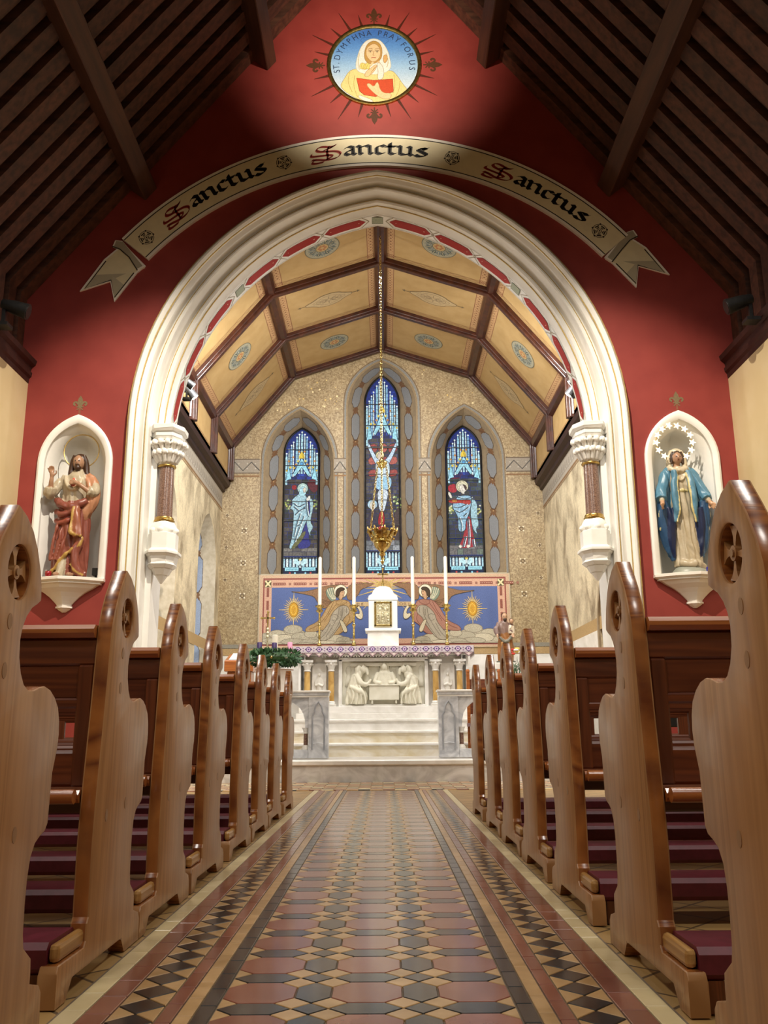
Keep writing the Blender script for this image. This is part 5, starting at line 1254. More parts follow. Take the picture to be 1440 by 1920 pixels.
def loft(rings, n=48, nf=9, ph=0, tw=0, sharp=1.0):
    """rings: (z,cx,cy,rx,ry,fold amplitude); draped cloth"""
    m = MB(); rows = []
    R_ = [tuple(v) for v in spl([(a,)+tuple(b) for a, *b in rings], 4)] if False else rings
    dense = []
    for a, b in zip(R_, R_[1:]):
        for i in range(5): t = i/5; dense.append([p+(q-p)*t for p, q in zip(a, b)])
    dense.append(list(R_[-1]))
    for z, cx, cy, rx, ry, am in dense:
        row = []
        for i in range(n):
            a = 2*pi*i/n; w = sin(nf*a+ph+tw*z)+.5*sin((nf*2-3)*a+2.1*ph-tw*.6*z); k = 1+am*w
            row.append((cx+rx*k*cos(a), cy+ry*k*sin(a), z))
        rows.append(row)
    m.grid(rows, closed=True); N_ = len(rows)
    m.add(rows[0], [tuple(range(n))[::-1]]); m.add(rows[-1], [tuple(range(n))]); return m
def T(pts, r, n=10, k=4, flat=1):
    P = spl(pts, k); rr = [v[0] for v in spl([(x, 0) for x in r], k)] if isinstance(r, (list, tuple)) else r
    return MB().tube(P, rr, n, flat=flat)
def B(c, r): return MB().ball(c, r, 14, 10)
def hand(c, d, up, sc=1.0, curl=.3, side=1):
    """palm with four fingers and a thumb; d = pointing direction, up = back of hand"""
    c = Vector(c); d = Vector(d).normalized(); up = (Vector(up)-d*Vector(up).dot(d)).normalized(); l = d.cross(up)*side
    m = MB(); m.tube([c-d*.03*sc, c, c+d*.032*sc], [.016*sc, .023*sc, .021*sc], 8, flat=1)
    for i, (o, ln) in enumerate(((-.02, .05), (-.007, .058), (.007, .055), (.02, .043))):
        a = c+d*.025*sc+l*o*sc; b = a+d*ln*.55*sc-up*curl*.01*sc+l*o*.25*sc; e = a+d*ln*sc-up*curl*.035*sc+l*o*.4*sc
        m.tube([a, b, e], [.0085*sc, .008*sc, .0065*sc], 6)
    a = c-d*.01*sc-l*.018*sc; m.tube([a, a-l*.025*sc+d*.018*sc, a-l*.03*sc+d*.045*sc-up*.01*sc], [.01*sc, .009*sc, .007*sc], 6)
    return m
SK = '#a57f64'
def statue_jesus():
    t = thing('sacred_heart_statue', (-NX-.0, WY+.07, NZB), 'painted statue of a bearded man in rose mantle showing a red heart', 'statue', 'painted saint statues')
    pr = []
    ROSE, SALM, CREAM, GOLD_, HAIR = '#84483b', '#b58160', '#b3a78f', '#b3904c', '#3d2618'
    pr.append((loft([(.03, 0, 0, .19, .14, .03), (.2, -.01, 0, .19, .14, .05), (.45, 0, 0, .19, .145, .055), (.65, .005, 0, .185, .14, .05), (.8, .01, 0, .17, .13, .035), (.88, .01, 0, .15, .11, .02)], 64, 8, .4, 3.2), ROSE))
    pr.append((loft([(.8, .01, 0, .14, .105, .02), (.95, .01, 0, .15, .11, .03), (1.1, .015, .0, .155, .105, .02), (1.17, .02, 0, .145, .095, .01), (1.22, .025, 0, .09, .075, 0), (1.26, .03, 0, .05, .05, 0)], 48, 7, 0, 2), CREAM))
    # mantle: over one shoulder, across the waist, hanging fold
    pr.append((T([(.06, .03, 1.21), (.16, .0, 1.14), (.215, -.03, 1.0), (.215, -.04, .9), (.17, -.04, .8), (.12, -.03, .7)], [.065, .075, .075, .07, .07, .06]), SALM))
    pr.append((T([(-.18, -.05, .9), (-.1, -.125, .84), (.0, -.15, .80), (.09, -.15, .83), (.17, -.1, .88)], [.04, .048, .045, .04, .04]), ROSE))
    pr.append((T([(-.19, -.03, .78), (-.1, -.13, .72), (.02, -.155, .74), (.1, -.15, .80)], [.03, .035, .03, .03]), ROSE))
    pr.append((T([(-.19, -.02, .68), (-.08, -.14, .62), (.05, -.15, .68), (.11, -.15, .78)], [.025, .03, .025, .025]), '#8f4838'))
    pr.append((T([(.085, -.16, .83), (.1, -.175, .7), (.11, -.18, .56), (.13, -.175, .46)], [.022, .04, .05, .055]), '#93573f'))
    pr.append((T([(.065, -.185, .8), (.055, -.205, .66), (.05, -.215, .5)], [.01, .016, .018], 8), GOLD_)); pr.append((T([(.05, -.215, .5), (.11, -.222, .47), (.17, -.2, .46)], [.018, .016, .014], 8), GOLD_))
    pr.append((T([(.175, -.15, .46), (.14, -.17, .36), (.04, -.175, .29), (-.05, -.165, .2), (-.13, -.14, .09), (-.2, -.1, .055)], [.018, .02, .02, .02, .02, .02], 8), GOLD_))
    pr.append((T([(.15, -.13, .44), (.1, -.15, .28), (.13, -.13, .1), (.19, -.09, .04)], [.05, .05, .055, .05]), '#834638')); pr.append((T([(.06, -.165, .16), (.12, -.17, .08), (.2, -.13, .035)], [.014, .016, .016], 8), GOLD_))
    for x0, x1 in ((-.15, -.17), (-.09, -.13), (-.03, -.09)): pr.append((T([(x0+.03, -.13, .62), (x0, -.145, .42), (x1, -.14, .2)], [.012, .02, .016], 8), '#8a4c3c'))
    pr.append((T([(-.03, -.13, .22), (-.04, -.15, .1), (-.06, -.16, .03)], [.04, .05, .055]), CREAM))
    # arms
    pr.append((T([(-.1, .0, 1.17), (-.19, -.02, 1.08), (-.245, -.07, .99), (-.24, -.12, .97), (-.225, -.15, 1.03)], [.06, .062, .066, .07, .062]), CREAM))
    pr.append((T([(-.225, -.15, 1.03), (-.215, -.175, 1.09), (-.21, -.18, 1.14)], [.03, .026, .022], 8), SK)); pr.append((hand((-.21, -.185, 1.165), (-.15, -.05, 1), (0, 1, 0), 1.15, .6), SK))
    pr.append((T([(.14, .0, 1.16), (.225, -.04, 1.04), (.235, -.1, .98), (.19, -.145, .985)], [.055, .06, .058, .055]), CREAM)); pr.append((T([(.19, -.145, .985), (.13, -.17, 1.03), (.09, -.175, 1.06)], [.03, .026, .022], 8), SK))
    pr.append((hand((.07, -.17, 1.07), (-1, -.1, .25), (.1, -1, .1), 1.1, .2), SK))
    pr.append((MB().ball((.01, -.115, 1.085), (.032, .022, .036), 10, 8), '#a3221e')); pr.append((B((.01, -.12, 1.125), (.012, .012, .022)), '#c43a22'))
    # collar folds
    pr.append((T([(-.1, -.06, 1.19), (-.06, -.11, 1.06), (.02, -.118, 1.01), (.08, -.11, 1.07), (.1, -.06, 1.18)], [.016, .018, .02, .018, .016], 8), '#c4b89e'))
    # head
    pr.append((T([(.03, 0, 1.22), (.03, -.01, 1.3)], [.045, .04], 10), SK)); pr.append((B((.03, -.035, 1.345), (.062, .075, .088)), SK)); pr.append((B((.03, -.112, 1.335), (.011, .016, .024)), SK))
    pr.append((B((.03, -.078, 1.272), (.038, .034, .036)), HAIR)); pr.append((B((.03, -.1, 1.306), (.026, .012, .009)), HAIR))
    pr.append((B((.034, .0, 1.385), (.076, .082, .075)), HAIR))
    for s_ in (-1, 1): pr.append((T([(.03+s_*.05, -.045, 1.43), (.03+s_*.075, -.03, 1.36), (.03+s_*.085, -.02, 1.28), (.03+s_*.095, -.03, 1.2)], [.022, .03, .034, .028], 8), HAIR))
    for x, y_ in ((-.07, -.165), (.07, -.15)): pr.append((B((x, y_-.03, .035), (.035, .07, .025)), SK))
    ey = [((.03+s_*.026, -.108, 1.352), .012, '#2a1a12') for s_ in (-1, 1)]
    figure('body', pr, .0085, 'statue_paint', t, ey); t.scale = (1.1, 1.1, 1.1)
    m = MB(); m.lathe([(.23, 0), (.235, .015), (.21, .035)], 24, sx=1, sy=.75); obj('plinth', m, 'statue_base', t)
    m = MB(); m.tube([(.035+.2*cos(2*pi*i/40), .0, 1.49+.2*sin(2*pi*i/40)) for i in range(40)], .006, 6, closed=True); obj('halo', m, 'gold_line', t)
    return t
def statue_mary():
    t = thing('blue_mantle_statue', (NX-.02, WY+.07, NZB), 'painted statue of a woman in blue mantle with open hands on a globe', 'statue', 'painted saint statues')
    pr = []; GOWN, BLUE, NAVY, TRIM, VEIL = '#b3a68c', '#53829c', '#152347', '#cbbd86', '#c9bda4'
    pr.append((loft([(.1, .02, 0, .155, .12, .03), (.2, .015, 0, .145, .115, .05), (.4, 0, 0, .135, .105, .06), (.6, -.005, 0, .125, .1, .06), (.8, -.01, 0, .115, .095, .05), (.95, -.01, 0, .105, .085, .03)], 72, 13, .3, .6), GOWN))
    pr.append((T([(-.1, -.08, .14), (-.02, -.13, .11), (.06, -.13, .12), (.15, -.08, .08)], [.03, .04, .04, .04]), GOWN))
    pr.append((loft([(.9, -.01, 0, .105, .085, .01), (1.0, -.01, -.005, .115, .09, .03), (1.1, -.01, 0, .125, .09, .02), (1.17, -.015, 0, .12, .085, .01), (1.22, -.02, 0, .07, .07, 0)], 40, 6, 0, 3), GOWN))
    pr.append((T([(-.11, -.03, .93), (-.01, -.095, .94), (.09, -.03, .93)], .014, 8), TRIM))
    pr.append((loft([(.22, .02, .06, .19, .07, .03), (.45, .01, .06, .23, .08, .05), (.7, 0, .06, .24, .08, .05), (.95, 0, .05, .21, .08, .04), (1.15, -.01, .04, .15, .07, .02), (1.2, -.02, .03, .1, .06, .0)], 40, 9, 0, 1), BLUE))
    for s_ in (-1, 1):
        x = lambda v: -.01+s_*v
        pr.append((T([(x(.09), .0, 1.19), (x(.15), .0, 1.13), (x(.2), -.03, 1.0), (x(.235), -.07, .89), (x(.25), -.11, .83)], [.055, .062, .062, .066, .06]), BLUE))
        pr.append((T([(x(.075), -.085, 1.16), (x(.095), -.11, 1.0), (x(.10), -.125, .86), (x(.10), -.125, .70), (x(.12), -.11, .58)], [.03, .035, .036, .03, .01]), BLUE)); pr.append((T([(x(.05), -.1, 1.14), (x(.062), -.13, .98), (x(.062), -.145, .82), (x(.07), -.145, .70), (x(.1), -.13, .57)], [.008, .009, .009, .009, .008], 7), TRIM))
        pr.append((T([(x(.22), -.06, .82), (x(.225), -.05, .66), (x(.215), -.03, .5), (x(.19), -.02, .34), (x(.14), -.02, .17)], [.06, .062, .06, .052, .022]), '#2a4c70'))
        pr.append((T([(x(.17), -.09, .74), (x(.175), -.085, .55), (x(.165), -.07, .36), (x(.14), -.05, .2)], [.03, .034, .03, .015]), NAVY))
        pr.append((T([(x(.25), -.09, .8), (x(.27), -.07, .66), (x(.24), -.08, .6), (x(.27), -.05, .5)], [.012, .014, .012, .01], 7), TRIM))
        pr.append((T([(x(.13), -.09, .74), (x(.14), -.08, .55), (x(.15), -.06, .35), (x(.14), -.04, .2)], [.03, .035, .03, .02]), NAVY))
        pr.append((T([(x(.25), -.11, .83), (x(.255), -.15, .8)], [.028, .024], 8), GOWN)); pr.append((hand((x(.262), -.175, .775), (s_*.35, -.6, -.75), (s_*.6, .5, .2), 1.1, .1, s_), '#c39a78'))
    # veil, head
    hx, hz = -.03, 1.335
    pr.append((T([(hx, 0, 1.2), (hx, -.015, 1.28)], [.045, .038], 10), SK)); pr.append((B((hx, -.042, hz-.012), (.05, .062, .072)), '#a8826a')); pr.append((B((hx, -.104, hz-.022), (.009, .013, .02)), '#a8826a'))
    pr.append((B((hx+.003, -.012, hz+.024), (.064, .072, .062)), '#3a281c')); pr.append((B((hx+.004, .008, hz+.034), (.078, .08, .078)), VEIL))
    for s_ in (-1, 1):
        pr.append((T([(hx+s_*.045, -.05, hz+.06), (hx+s_*.062, -.045, hz), (hx+s_*.06, -.045, hz-.08)], [.012, .016, .014], 8), '#3a281c'))
        pr.append((T([(hx+s_*.05, -.03, hz+.075), (hx+s_*.08, -.02, hz), (hx+s_*.085, -.02, hz-.1), (hx+s_*.07, -.07, hz-.15)], [.02, .026, .03, .03], 8), VEIL))
    pr.append((T([(hx-.1, -.05, 1.2), (hx, -.1, 1.165), (hx+.11, -.05, 1.2)], [.022, .028, .022], 8), VEIL)); pr.append((T([(hx-.06, -.08, 1.14), (hx+.01, -.1, 1.05), (hx+.07, -.08, 1.14)], [.014, .016, .014], 8), '#bdb198'))
    ey = [((hx+s_*.021, -.098, hz-.006), .011, '#241812') for s_ in (-1, 1)]+[((hx, -.1, hz-.05), .01, '#7a3f34')]
    figure('body', pr, .008, 'statue_paint', t, ey); t.scale = (1.12, 1.12, 1.12)
    m = MB(); m.ball((.02, -.01, .0), (.2, .17, .13), 24, 14); m.v = [(x, y, max(z, 0)) for x, y, z in m.v]; obj('globe', m, 'statue_globe', t, smooth=True)
    m = MB(); cx, cz, R_ = -.06, 1.49, .2; m.tube([(cx+R_*cos(radians(-52+7.1*i)), -.085, cz+R_*sin(radians(-52+7.1*i))) for i in range(41)], .004, 5)
    m.tube([(-.03, .03, 1.32), (-.1, .0, 1.29), (-.2, -.085, 1.36)], .005, 5); halo = obj('halo', m, 'gold_line', t)
    for k in range(12):
        a = radians(-52+284*k/11); px, pz = cx+R_*cos(a), cz+R_*sin(a); q = []
        for i in range(10): r = .042 if i % 2 == 0 else .017; q.append((px+r*sin(2*pi*i/10+.4), pz+r*cos(2*pi*i/10+.4)))
        m = MB(); m.prism(q, lambda u, v, w: (u, w, v), -.105, -.093); obj('star', m, 'star_lit', halo)
    return t
mat('statue_base', '#5d5f56', '#6b6c62', .5, scale=(9, 9, 9)); mat('statue_globe', '#8d9085', '#9da094', .4, scale=(6, 6, 6))
ms = mat('star_lit', '#f3e6c2', rough=.3); ms.node_tree.nodes['Principled BSDF'].inputs['Emission Color'].default_value = (1, .86, .6, 1); ms.node_tree.nodes['Principled BSDF'].inputs['Emission Strength'].default_value = 1.6
statue_jesus(); statue_mary()
def votive(x, y, z, m_, label):
    t = thing('votive_glass', (x, y, z), label, 'candle holder')
    m = MB(); m.lathe([(.024, 0), (.034, .012), (.04, .04), (.037, .068), (.033, .07), (.034, .04), (.02, .015)], 16); obj('glass', m, m_, t, smooth=True)
    m = MB(); m.lathe([(.02, .016), (.02, .045)], 10); obj('candle', m, 'candle_wax', t)
votive(-3.93, WY-.19, NZB, 'glass_red', 'small red votive glass at the feet of the bearded statue')
votive(3.93, WY-.17, NZB, 'glass_blue', 'small blue votive glass beside the globe of the blue statue')
t = thing('uplight', (-3.45, WY+.1, NZB), 'small black uplighter in the corner of the left niche', 'lamp')
m = MB(); m.lathe([(.04, 0), (.045, .02), (.02, .03), (.02, .06)], 12); obj('foot', m, 'black_metal', t)
m = MB(); m.box(-.045, .045, -.04, .04, .06, .15); obj('head', m, 'black_metal', t)

# ---------------------------------------------------------------- altar and its steps
AX = .035
for k, (y0, z0, z1, hw) in enumerate(((13.9, .275, .476, 1.68), (14.2, .476, .66, 1.63), (14.5, .66, .84, 1.58))):
    st = thing('altar_step', (AX, y0, z0), ('lowest', 'middle', 'topmost')[k]+' marble step below the altar', 'step', 'steps up to the altar')
    h = z1-z0; m = MB(); m.box(-hw+.03, hw-.03, .03, 16.3-y0, 0, h-.04); obj('riser', m, ('marble_cream', 'marble_cream', 'marble')[k], st)
    m = MB(); m.cbox(-hw, hw, 0, 16.33-y0, h-.042, h, .012); obj('tread', m, 'marble', st)
alt = thing('altar', (AX, 14.8, .84), 'white marble altar with a carved supper scene and amber columns', 'altar')
def ab(name, x0, x1, y0, y1, z0, z1, m_, bv=.006, par=alt):
    m = MB(); m.box(x0, x1, y0, y1, z0-.84, z1-.84); o = obj(name, m, m_, par); bevel_mesh(o.data, bv, 1); return o
ab('plinth', -1.42, 1.42, -.08, .75, .841, .93, 'marble'); ab('plinth', -1.38, 1.38, -.03, .75, .931, 1.04, 'marble')
ab('body', -1.3, 1.3, .16, .7, 1.04, 1.86, 'marble')
ab('mensa', -1.46, 1.46, -.06, .75, 1.93, 2.0, 'marble'); ab('under_mensa', -1.38, 1.38, 0, .72, 1.86, 1.93, 'marble')
ab('end_pier', -1.40, -1.36, .02, .7, 1.04, 1.9, 'white_paint'); ab('end_pier', 1.36, 1.40, .02, .7, 1.04, 1.9, 'white_paint')
# relief panel recess
ab('relief_ground', -.68, .68, .13, .17, 1.05, 1.77, 'relief_stone')
for x0, x1 in ((-.74, -.68), (.68, .74)): ab('relief_frame', x0, x1, .06, .17, .98, 1.8, 'marble')
ab('relief_frame', -.74, .74, .06, .17, 1.77, 1.83, 'marble'); ab('relief_frame', -.70, .70, .06, .17, 1.03, 1.07, 'marble')
ab('lintel', -.55, .55, .075, .13, 1.69, 1.74, 'relief_stone')
for k in range(44):
    m = MB(); m.ball((-1.0+k*.0465, .03, 1.85-.84), .016, 8, 6); obj('bead', m, 'marble', alt, smooth=True)
def acol(x):
    m = MB(); m.lathe([(.075, .10), (.085, .115), (.085, .135), (.062, .15), (.07, .165), (.055, .185)], 16, x, .06, 1.04-.84-.1); obj('column_base', m, 'marble', alt, sharp=40)
    m = MB(); m.lathe([(.052, 0), (.048, .48)], 16, x, .06, .285); obj('column_shaft', m, 'marble_gold', alt, sharp=40)
    m = MB(); m.lathe([(.055, 0), (.062, .01), (.05, .025), (.06, .07), (.085, .12), (.075, .13), (.1, .15)], 16, x, .06, .765, mod=lambda a, z: 1+.12*abs(sin(4*a))*(z > .8))
    for k in range(8):
        a = 2*pi*k/8; m.ball((x+.085*cos(a), .06+.085*sin(a), .885), .022, 7, 5)
    m.box(x-.1, x+.1, -.04, .16, .915, .95); obj('column_capital', m, 'marble', alt, sharp=40)
for x in (-1.255, -.86, .86, 1.255): acol(x)
for x in (-1.06, 1.06):
    ab('side_panel', x-.12, x+.12, .1, .17, 1.08, 1.74, 'marble')
    pr = [(loft([(.0, 0, 0, .055, .03, .04), (.2, 0, 0, .05, .03, .05), (.33, 0, 0, .055, .03, .02), (.38, 0, 0, .025, .02, 0)], 24, 7), '#d8d3c8'), (B((0, -.01, .41), (.026, .026, .033)), '#d8d3c8'), (T([(-.05, 0, .33), (-.065, -.02, .24), (0, -.035, .26)], .016, 8), '#d8d3c8'), (T([(.05, 0, .33), (.065, -.02, .24), (0, -.035, .25)], .016, 8), '#d8d3c8')]
    o = figure('relief_figure', pr, .008, 'relief_paint', alt, fold_k=.6); o.location = (x, .1, .3)
# supper relief: three figures and a table
RS = '#ddd8c4'
def seated(s):
    pr = [(loft([(.0, 0, 0, .13, .08, .04), (.12, 0, 0, .17, .085, .05), (.22, s*.02, 0, .15, .08, .05), (.3, s*.05, 0, .1, .07, .04), (.42, s*.03, 0, .1, .07, .03), (.5, -s*.02, 0, .08, .06, .02), (.54, -s*.06, 0, .04, .04, 0)], 40, 8, 1, 5), RS)]
    pr += [(T([(s*.02, -.03, .48), (-s*.06, -.06, .34), (-s*.16, -.06, .32), (-s*.22, -.05, .4)], [.05, .045, .035, .02]), RS), (B((-s*.1, -.03, .56), (.05, .045, .06)), RS), (T([(-s*.04, -.02, .62), (-s*.0, -.02, .55), (s*.01, -.02, .47)], [.035, .045, .04]), RS), (T([(-s*.09, -.02, .63), (-s*.15, -.03, .56), (-s*.17, -.04, .47)], [.03, .025, .018]), RS)]
    for k in range(4): pr.append((T([(s*(.12-.05*k), -.07, .3), (s*(.06-.06*k), -.09, .15), (s*(.1-.08*k), -.085, .0)], [.012, .018, .014], 7), RS))
    pr.append((T([(s*.15, -.02, .2), (s*.17, -.03, .0)], .03, 8), RS)); pr.append((T([(s*.12, -.05, .28), (-s*.02, -.09, .22), (-s*.12, -.07, .16)], [.03, .04, .03]), RS))
    return pr
for s in (-1, 1):
    o = figure('relief_figure', seated(s), .008, 'relief_paint', alt, sm=1, fold_k=.8); o.location = (s*.43, .09, .235)
pr = [(loft([(.28, 0, 0, .17, .07, .02), (.4, 0, 0, .15, .07, .03), (.5, 0, 0, .12, .06, .02), (.55, 0, 0, .04, .04, 0)], 36, 7), RS), (B((0, -.02, .6), (.05, .05, .065)), RS), (B((0, .01, .615), (.06, .04, .065)), RS)]
for s in (-1, 1): pr += [(T([(s*.1, 0, .5), (s*.16, -.04, .36), (s*.06, -.08, .33)], [.045, .04, .025]), RS), (T([(s*.05, 0, .62), (s*.065, 0, .52)], .02, 8), RS)]
o = figure('relief_figure', pr, .008, 'relief_paint', alt, fold_k=.6); o.location = (.02, .09, .235)
m = MB(); m.tube([(.02+.1*cos(2*pi*i/24), .11, .85+.1*sin(2*pi*i/24)) for i in range(24)], .008, 6, closed=True); obj('relief_halo', m, 'relief_stone', alt)
m = MB(); m.box(-.26, .28, .0, .14, .53, .555); m.box(-.235, .255, .02, .14, .3, .53); m.box(-.2, -.17, .03, .1, .24, .3); m.box(.19, .22, .03, .1, .24, .3); o = obj('relief_table', m, 'relief_stone', alt); bevel_mesh(o.data, .005, 1)
for x, r in ((-.12, .025), (-.05, .02), (.1, .04)):
    m = MB(); m.lathe([(r*.6, 0), (r, .01), (r*.9, .05), (r*.5, .06)], 10, x, .05, .555); obj('relief_cup', m, 'relief_stone', alt)
for x, h in ((-.58, .12), (-.28, .16), (.25, .15), (.62, .12)):
    m = MB(); m.lathe([(.06, 0), (.05, .1), (.03, .2), (.05, .26), (.03, .32), (.005, .34)], 12, x, .13, .235+.25+h*.3, sy=.35); obj('relief_foliage', m, 'relief_stone', alt, smooth=True)
# cloth with purple rings and pointed drops
clo = thing('altar_cloth', (AX, 14.74, 2.003), 'white altar cloth edged with purple rings and pointed lace drops', 'cloth')
m = MB(); m.box(-1.49, 1.49, -.02, .72, 0, .006); obj('top', m, 'cloth_white', clo)
NP = 17; pw = 2.98/NP
def edge(x): f = (x+1.49)/pw; f -= math.floor(f); return -.105-.07*(1-abs(2*f-1))
N_ = NP*8; rows = [[], []]
for i in range(N_+1):
    x = -1.49+2.98*i/N_; yv = -.022+.006*sin(i*.9); rows[0].append((x, -.02, .006)); rows[1].append((x, yv, edge(x)))
m = MB(); m.grid(rows); m.grid([[(x, y+.004, z) for x, y, z in r] for r in rows]); obj('front_drop', m, 'cloth_lace', clo)
for s in (-1, 1):
    rr = [[], []]
    for i in range(33): yv = -.02+.74*i/32; rr[0].append((s*1.492, yv, .006)); rr[1].append((s*1.497, yv, -.12-.06*abs(sin(i*.8))))
    m = MB(); m.grid(rr); obj('side_drop', m, 'cloth_lace', clo)
pc_ = Paint(lambda u, v, h: (u, -.029-h, v), .001)
pc_.poly([(-1.485, -.1), (1.485, -.1), (1.485, .004), (-1.485, .004)], '#cbbfc4')
for k in range(NP):
    x = -1.49+pw*(k+.5)
    pc_.poly([(x-.062, -.045), (x, -.005), (x+.062, -.045), (x, -.09)], '#2a1840'); pc_.disc(x, -.047, .043, '#d9c4d4', 14); pc_.ring(x, -.047, .036, .012, '#5b3d78', 14); pc_.disc(x, -.047, .016, '#6d4b8a', 8)
    pc_.poly([(x-.02, -.11), (x, -.095), (x+.02, -.11)], '#3a2648'); 
    pc_.poly([(x-.075, -.11), (x+.075, -.11), (x, -.172)], '#b79c9c'); pc_.line([(x-.075, -.108), (x, -.172), (x+.075, -.108)], .009, '#5a4250')
    pc_.poly([(x-.03, -.125), (x, -.105), (x+.03, -.125), (x, -.152)], '#d8c8c0')
    x2 = -1.49+pw*k; pc_.disc(x2, -.03, .012, '#8a6a8e', 6); pc_.disc(x2, -.07, .012, '#8a6a8e', 6)
pc_.build('embroidery', 'painted', clo)
for s in (-1, 1):
    gr = MB(); gr.box(*sorted((s*.33, s*1.35)), 15.22, 15.55, 2.01, 2.04); gr.v = [(x+AX, y, z) for x, y, z in gr.v]
    o = obj('gradine', gr, 'marble'); tag(o, 'low marble ledge on the altar '+('left' if s < 0 else 'right')+' of the tabernacle', 'ledge', 'ledges at the back of the altar')
# tabernacle
tab = thing('tabernacle', (AX, 15.12, 2.01), 'white domed tabernacle with an embossed metal door', 'tabernacle')
def tb(name, w, y0, y1, z0, z1, m_): m = MB(); m.box(-w, w, y0, y1, z0, z1); o = obj(name, m, m_, tab); bevel_mesh(o.data, .008, 2); return o
tb('base', .265, .0, .5, 0, .285, 'marble'); tb('cornice', .305, -.04, .5, .285, .325, 'white_paint'); tb('body', .245, .02, .5, .325, .81, 'white_paint'); tb('eave', .255, .01, .5, .81, .85, 'white_paint')
m = MB(); q = [(-.25, .85), (-.245, .89), (-.19, .92), (-.165, .98), (-.12, 1.03), (-.05, 1.055), (.05, 1.055), (.12, 1.03), (.165, .98), (.19, .92), (.245, .89), (.25, .85)]
m.prism(q, lambda u, v, w: (u, w, v), .02, .48); obj('roof', m, 'white_paint', tab, sharp=30)
m = MB(); m.box(-.15, .15, .005, .03, .36, .79); dr = obj('door', m, 'brass_pale', tab)
for x0, x1, z0, z1 in ((-.15, -.115, .36, .79), (.115, .15, .36, .79), (-.15, .15, .36, .395), (-.15, .15, .755, .79)): m = MB(); m.box(x0, x1, -.008, .01, z0, z1); o = obj('door_frame', m, 'brass', dr); bevel_mesh(o.data, .006, 2)
rr = random.Random(2)
m = MB()
for k in range(46):
    x, z = rr.uniform(-.1, .1), rr.uniform(.41, .74); m.ball((x, .003, z), (rr.uniform(.008, .02), .012, rr.uniform(.01, .03)), 8, 6)
for x in (-.05, .045): m.lathe([(.03, 0), (.026, .1), (.034, .16), (.012, .19), (.02, .21), (.018, .24), (.004, .25)], 10, x, .0, .43, sy=.4)
obj('embossing', m, 'brass_pale', dr, smooth=True)
def cross_on(parent, z, h, m_):
    m = MB(); m.lathe([(.045, 0), (.05, .01), (.02, .03), (.016, .06), (.03, .075), (.012, .09)], 14, 0, .2, z); obj('cross_foot', m, m_, parent, smooth=True)
    m = MB(); m.box(-.012, .012, .19, .21, z+.09, z+h); m.box(-.075, .075, .19, .21, z+h*.68, z+h*.68+.024)
    for x, zz in ((-.075, z+h*.68+.012), (.075, z+h*.68+.012), (0, z+h)): m.ball((x, .2, zz), .02, 8, 6)
    obj('cross', m, m_, parent)
cross_on(tab, 1.055, .33, 'brass')
def candlestick(x, lab):
    t = thing('altar_candlestick', (AX+x, 15.38, 2.04), lab, 'candlestick', 'tall brass candlesticks on the altar'); t.scale = (1, 1, 1.04)
    m = MB(); prof = [(.062, 0), (.066, .012), (.05, .03), (.03, .05), (.036, .07), (.02, .09), (.018, .16), (.024, .18), (.018, .2)]
    for k in range(7): prof += [(.022, .22+k*.018), (.016, .229+k*.018)]
    prof += [(.03, .36), (.034, .375), (.02, .39), (.016, .42)]
    for k in range(8): prof += [(.022, .43+k*.018), (.015, .439+k*.018)]
    prof += [(.024, .58), (.06, .6), (.062, .625), (.04, .635), (.045, .66), (.078, .68), (.08, .695), (.045, .7), (.04, .715), (.03, .715)]
    m.lathe(prof, 18); obj('stick', m, 'brass', t, sharp=50)
    m = MB(); m.lathe([(.032, .7), (.03, 1.5), (.026, 1.515), (.006, 1.53)], 14); obj('candle', m, 'candle_wax', t, sharp=50)
for x, lb in ((-1.10, 'leftmost tall brass candlestick on the altar'), (-.505, 'tall brass candlestick just left of the tabernacle'), (.52, 'tall brass candlestick just right of the tabernacle'), (1.1, 'rightmost tall brass candlestick on the altar')): candlestick(x, lb)

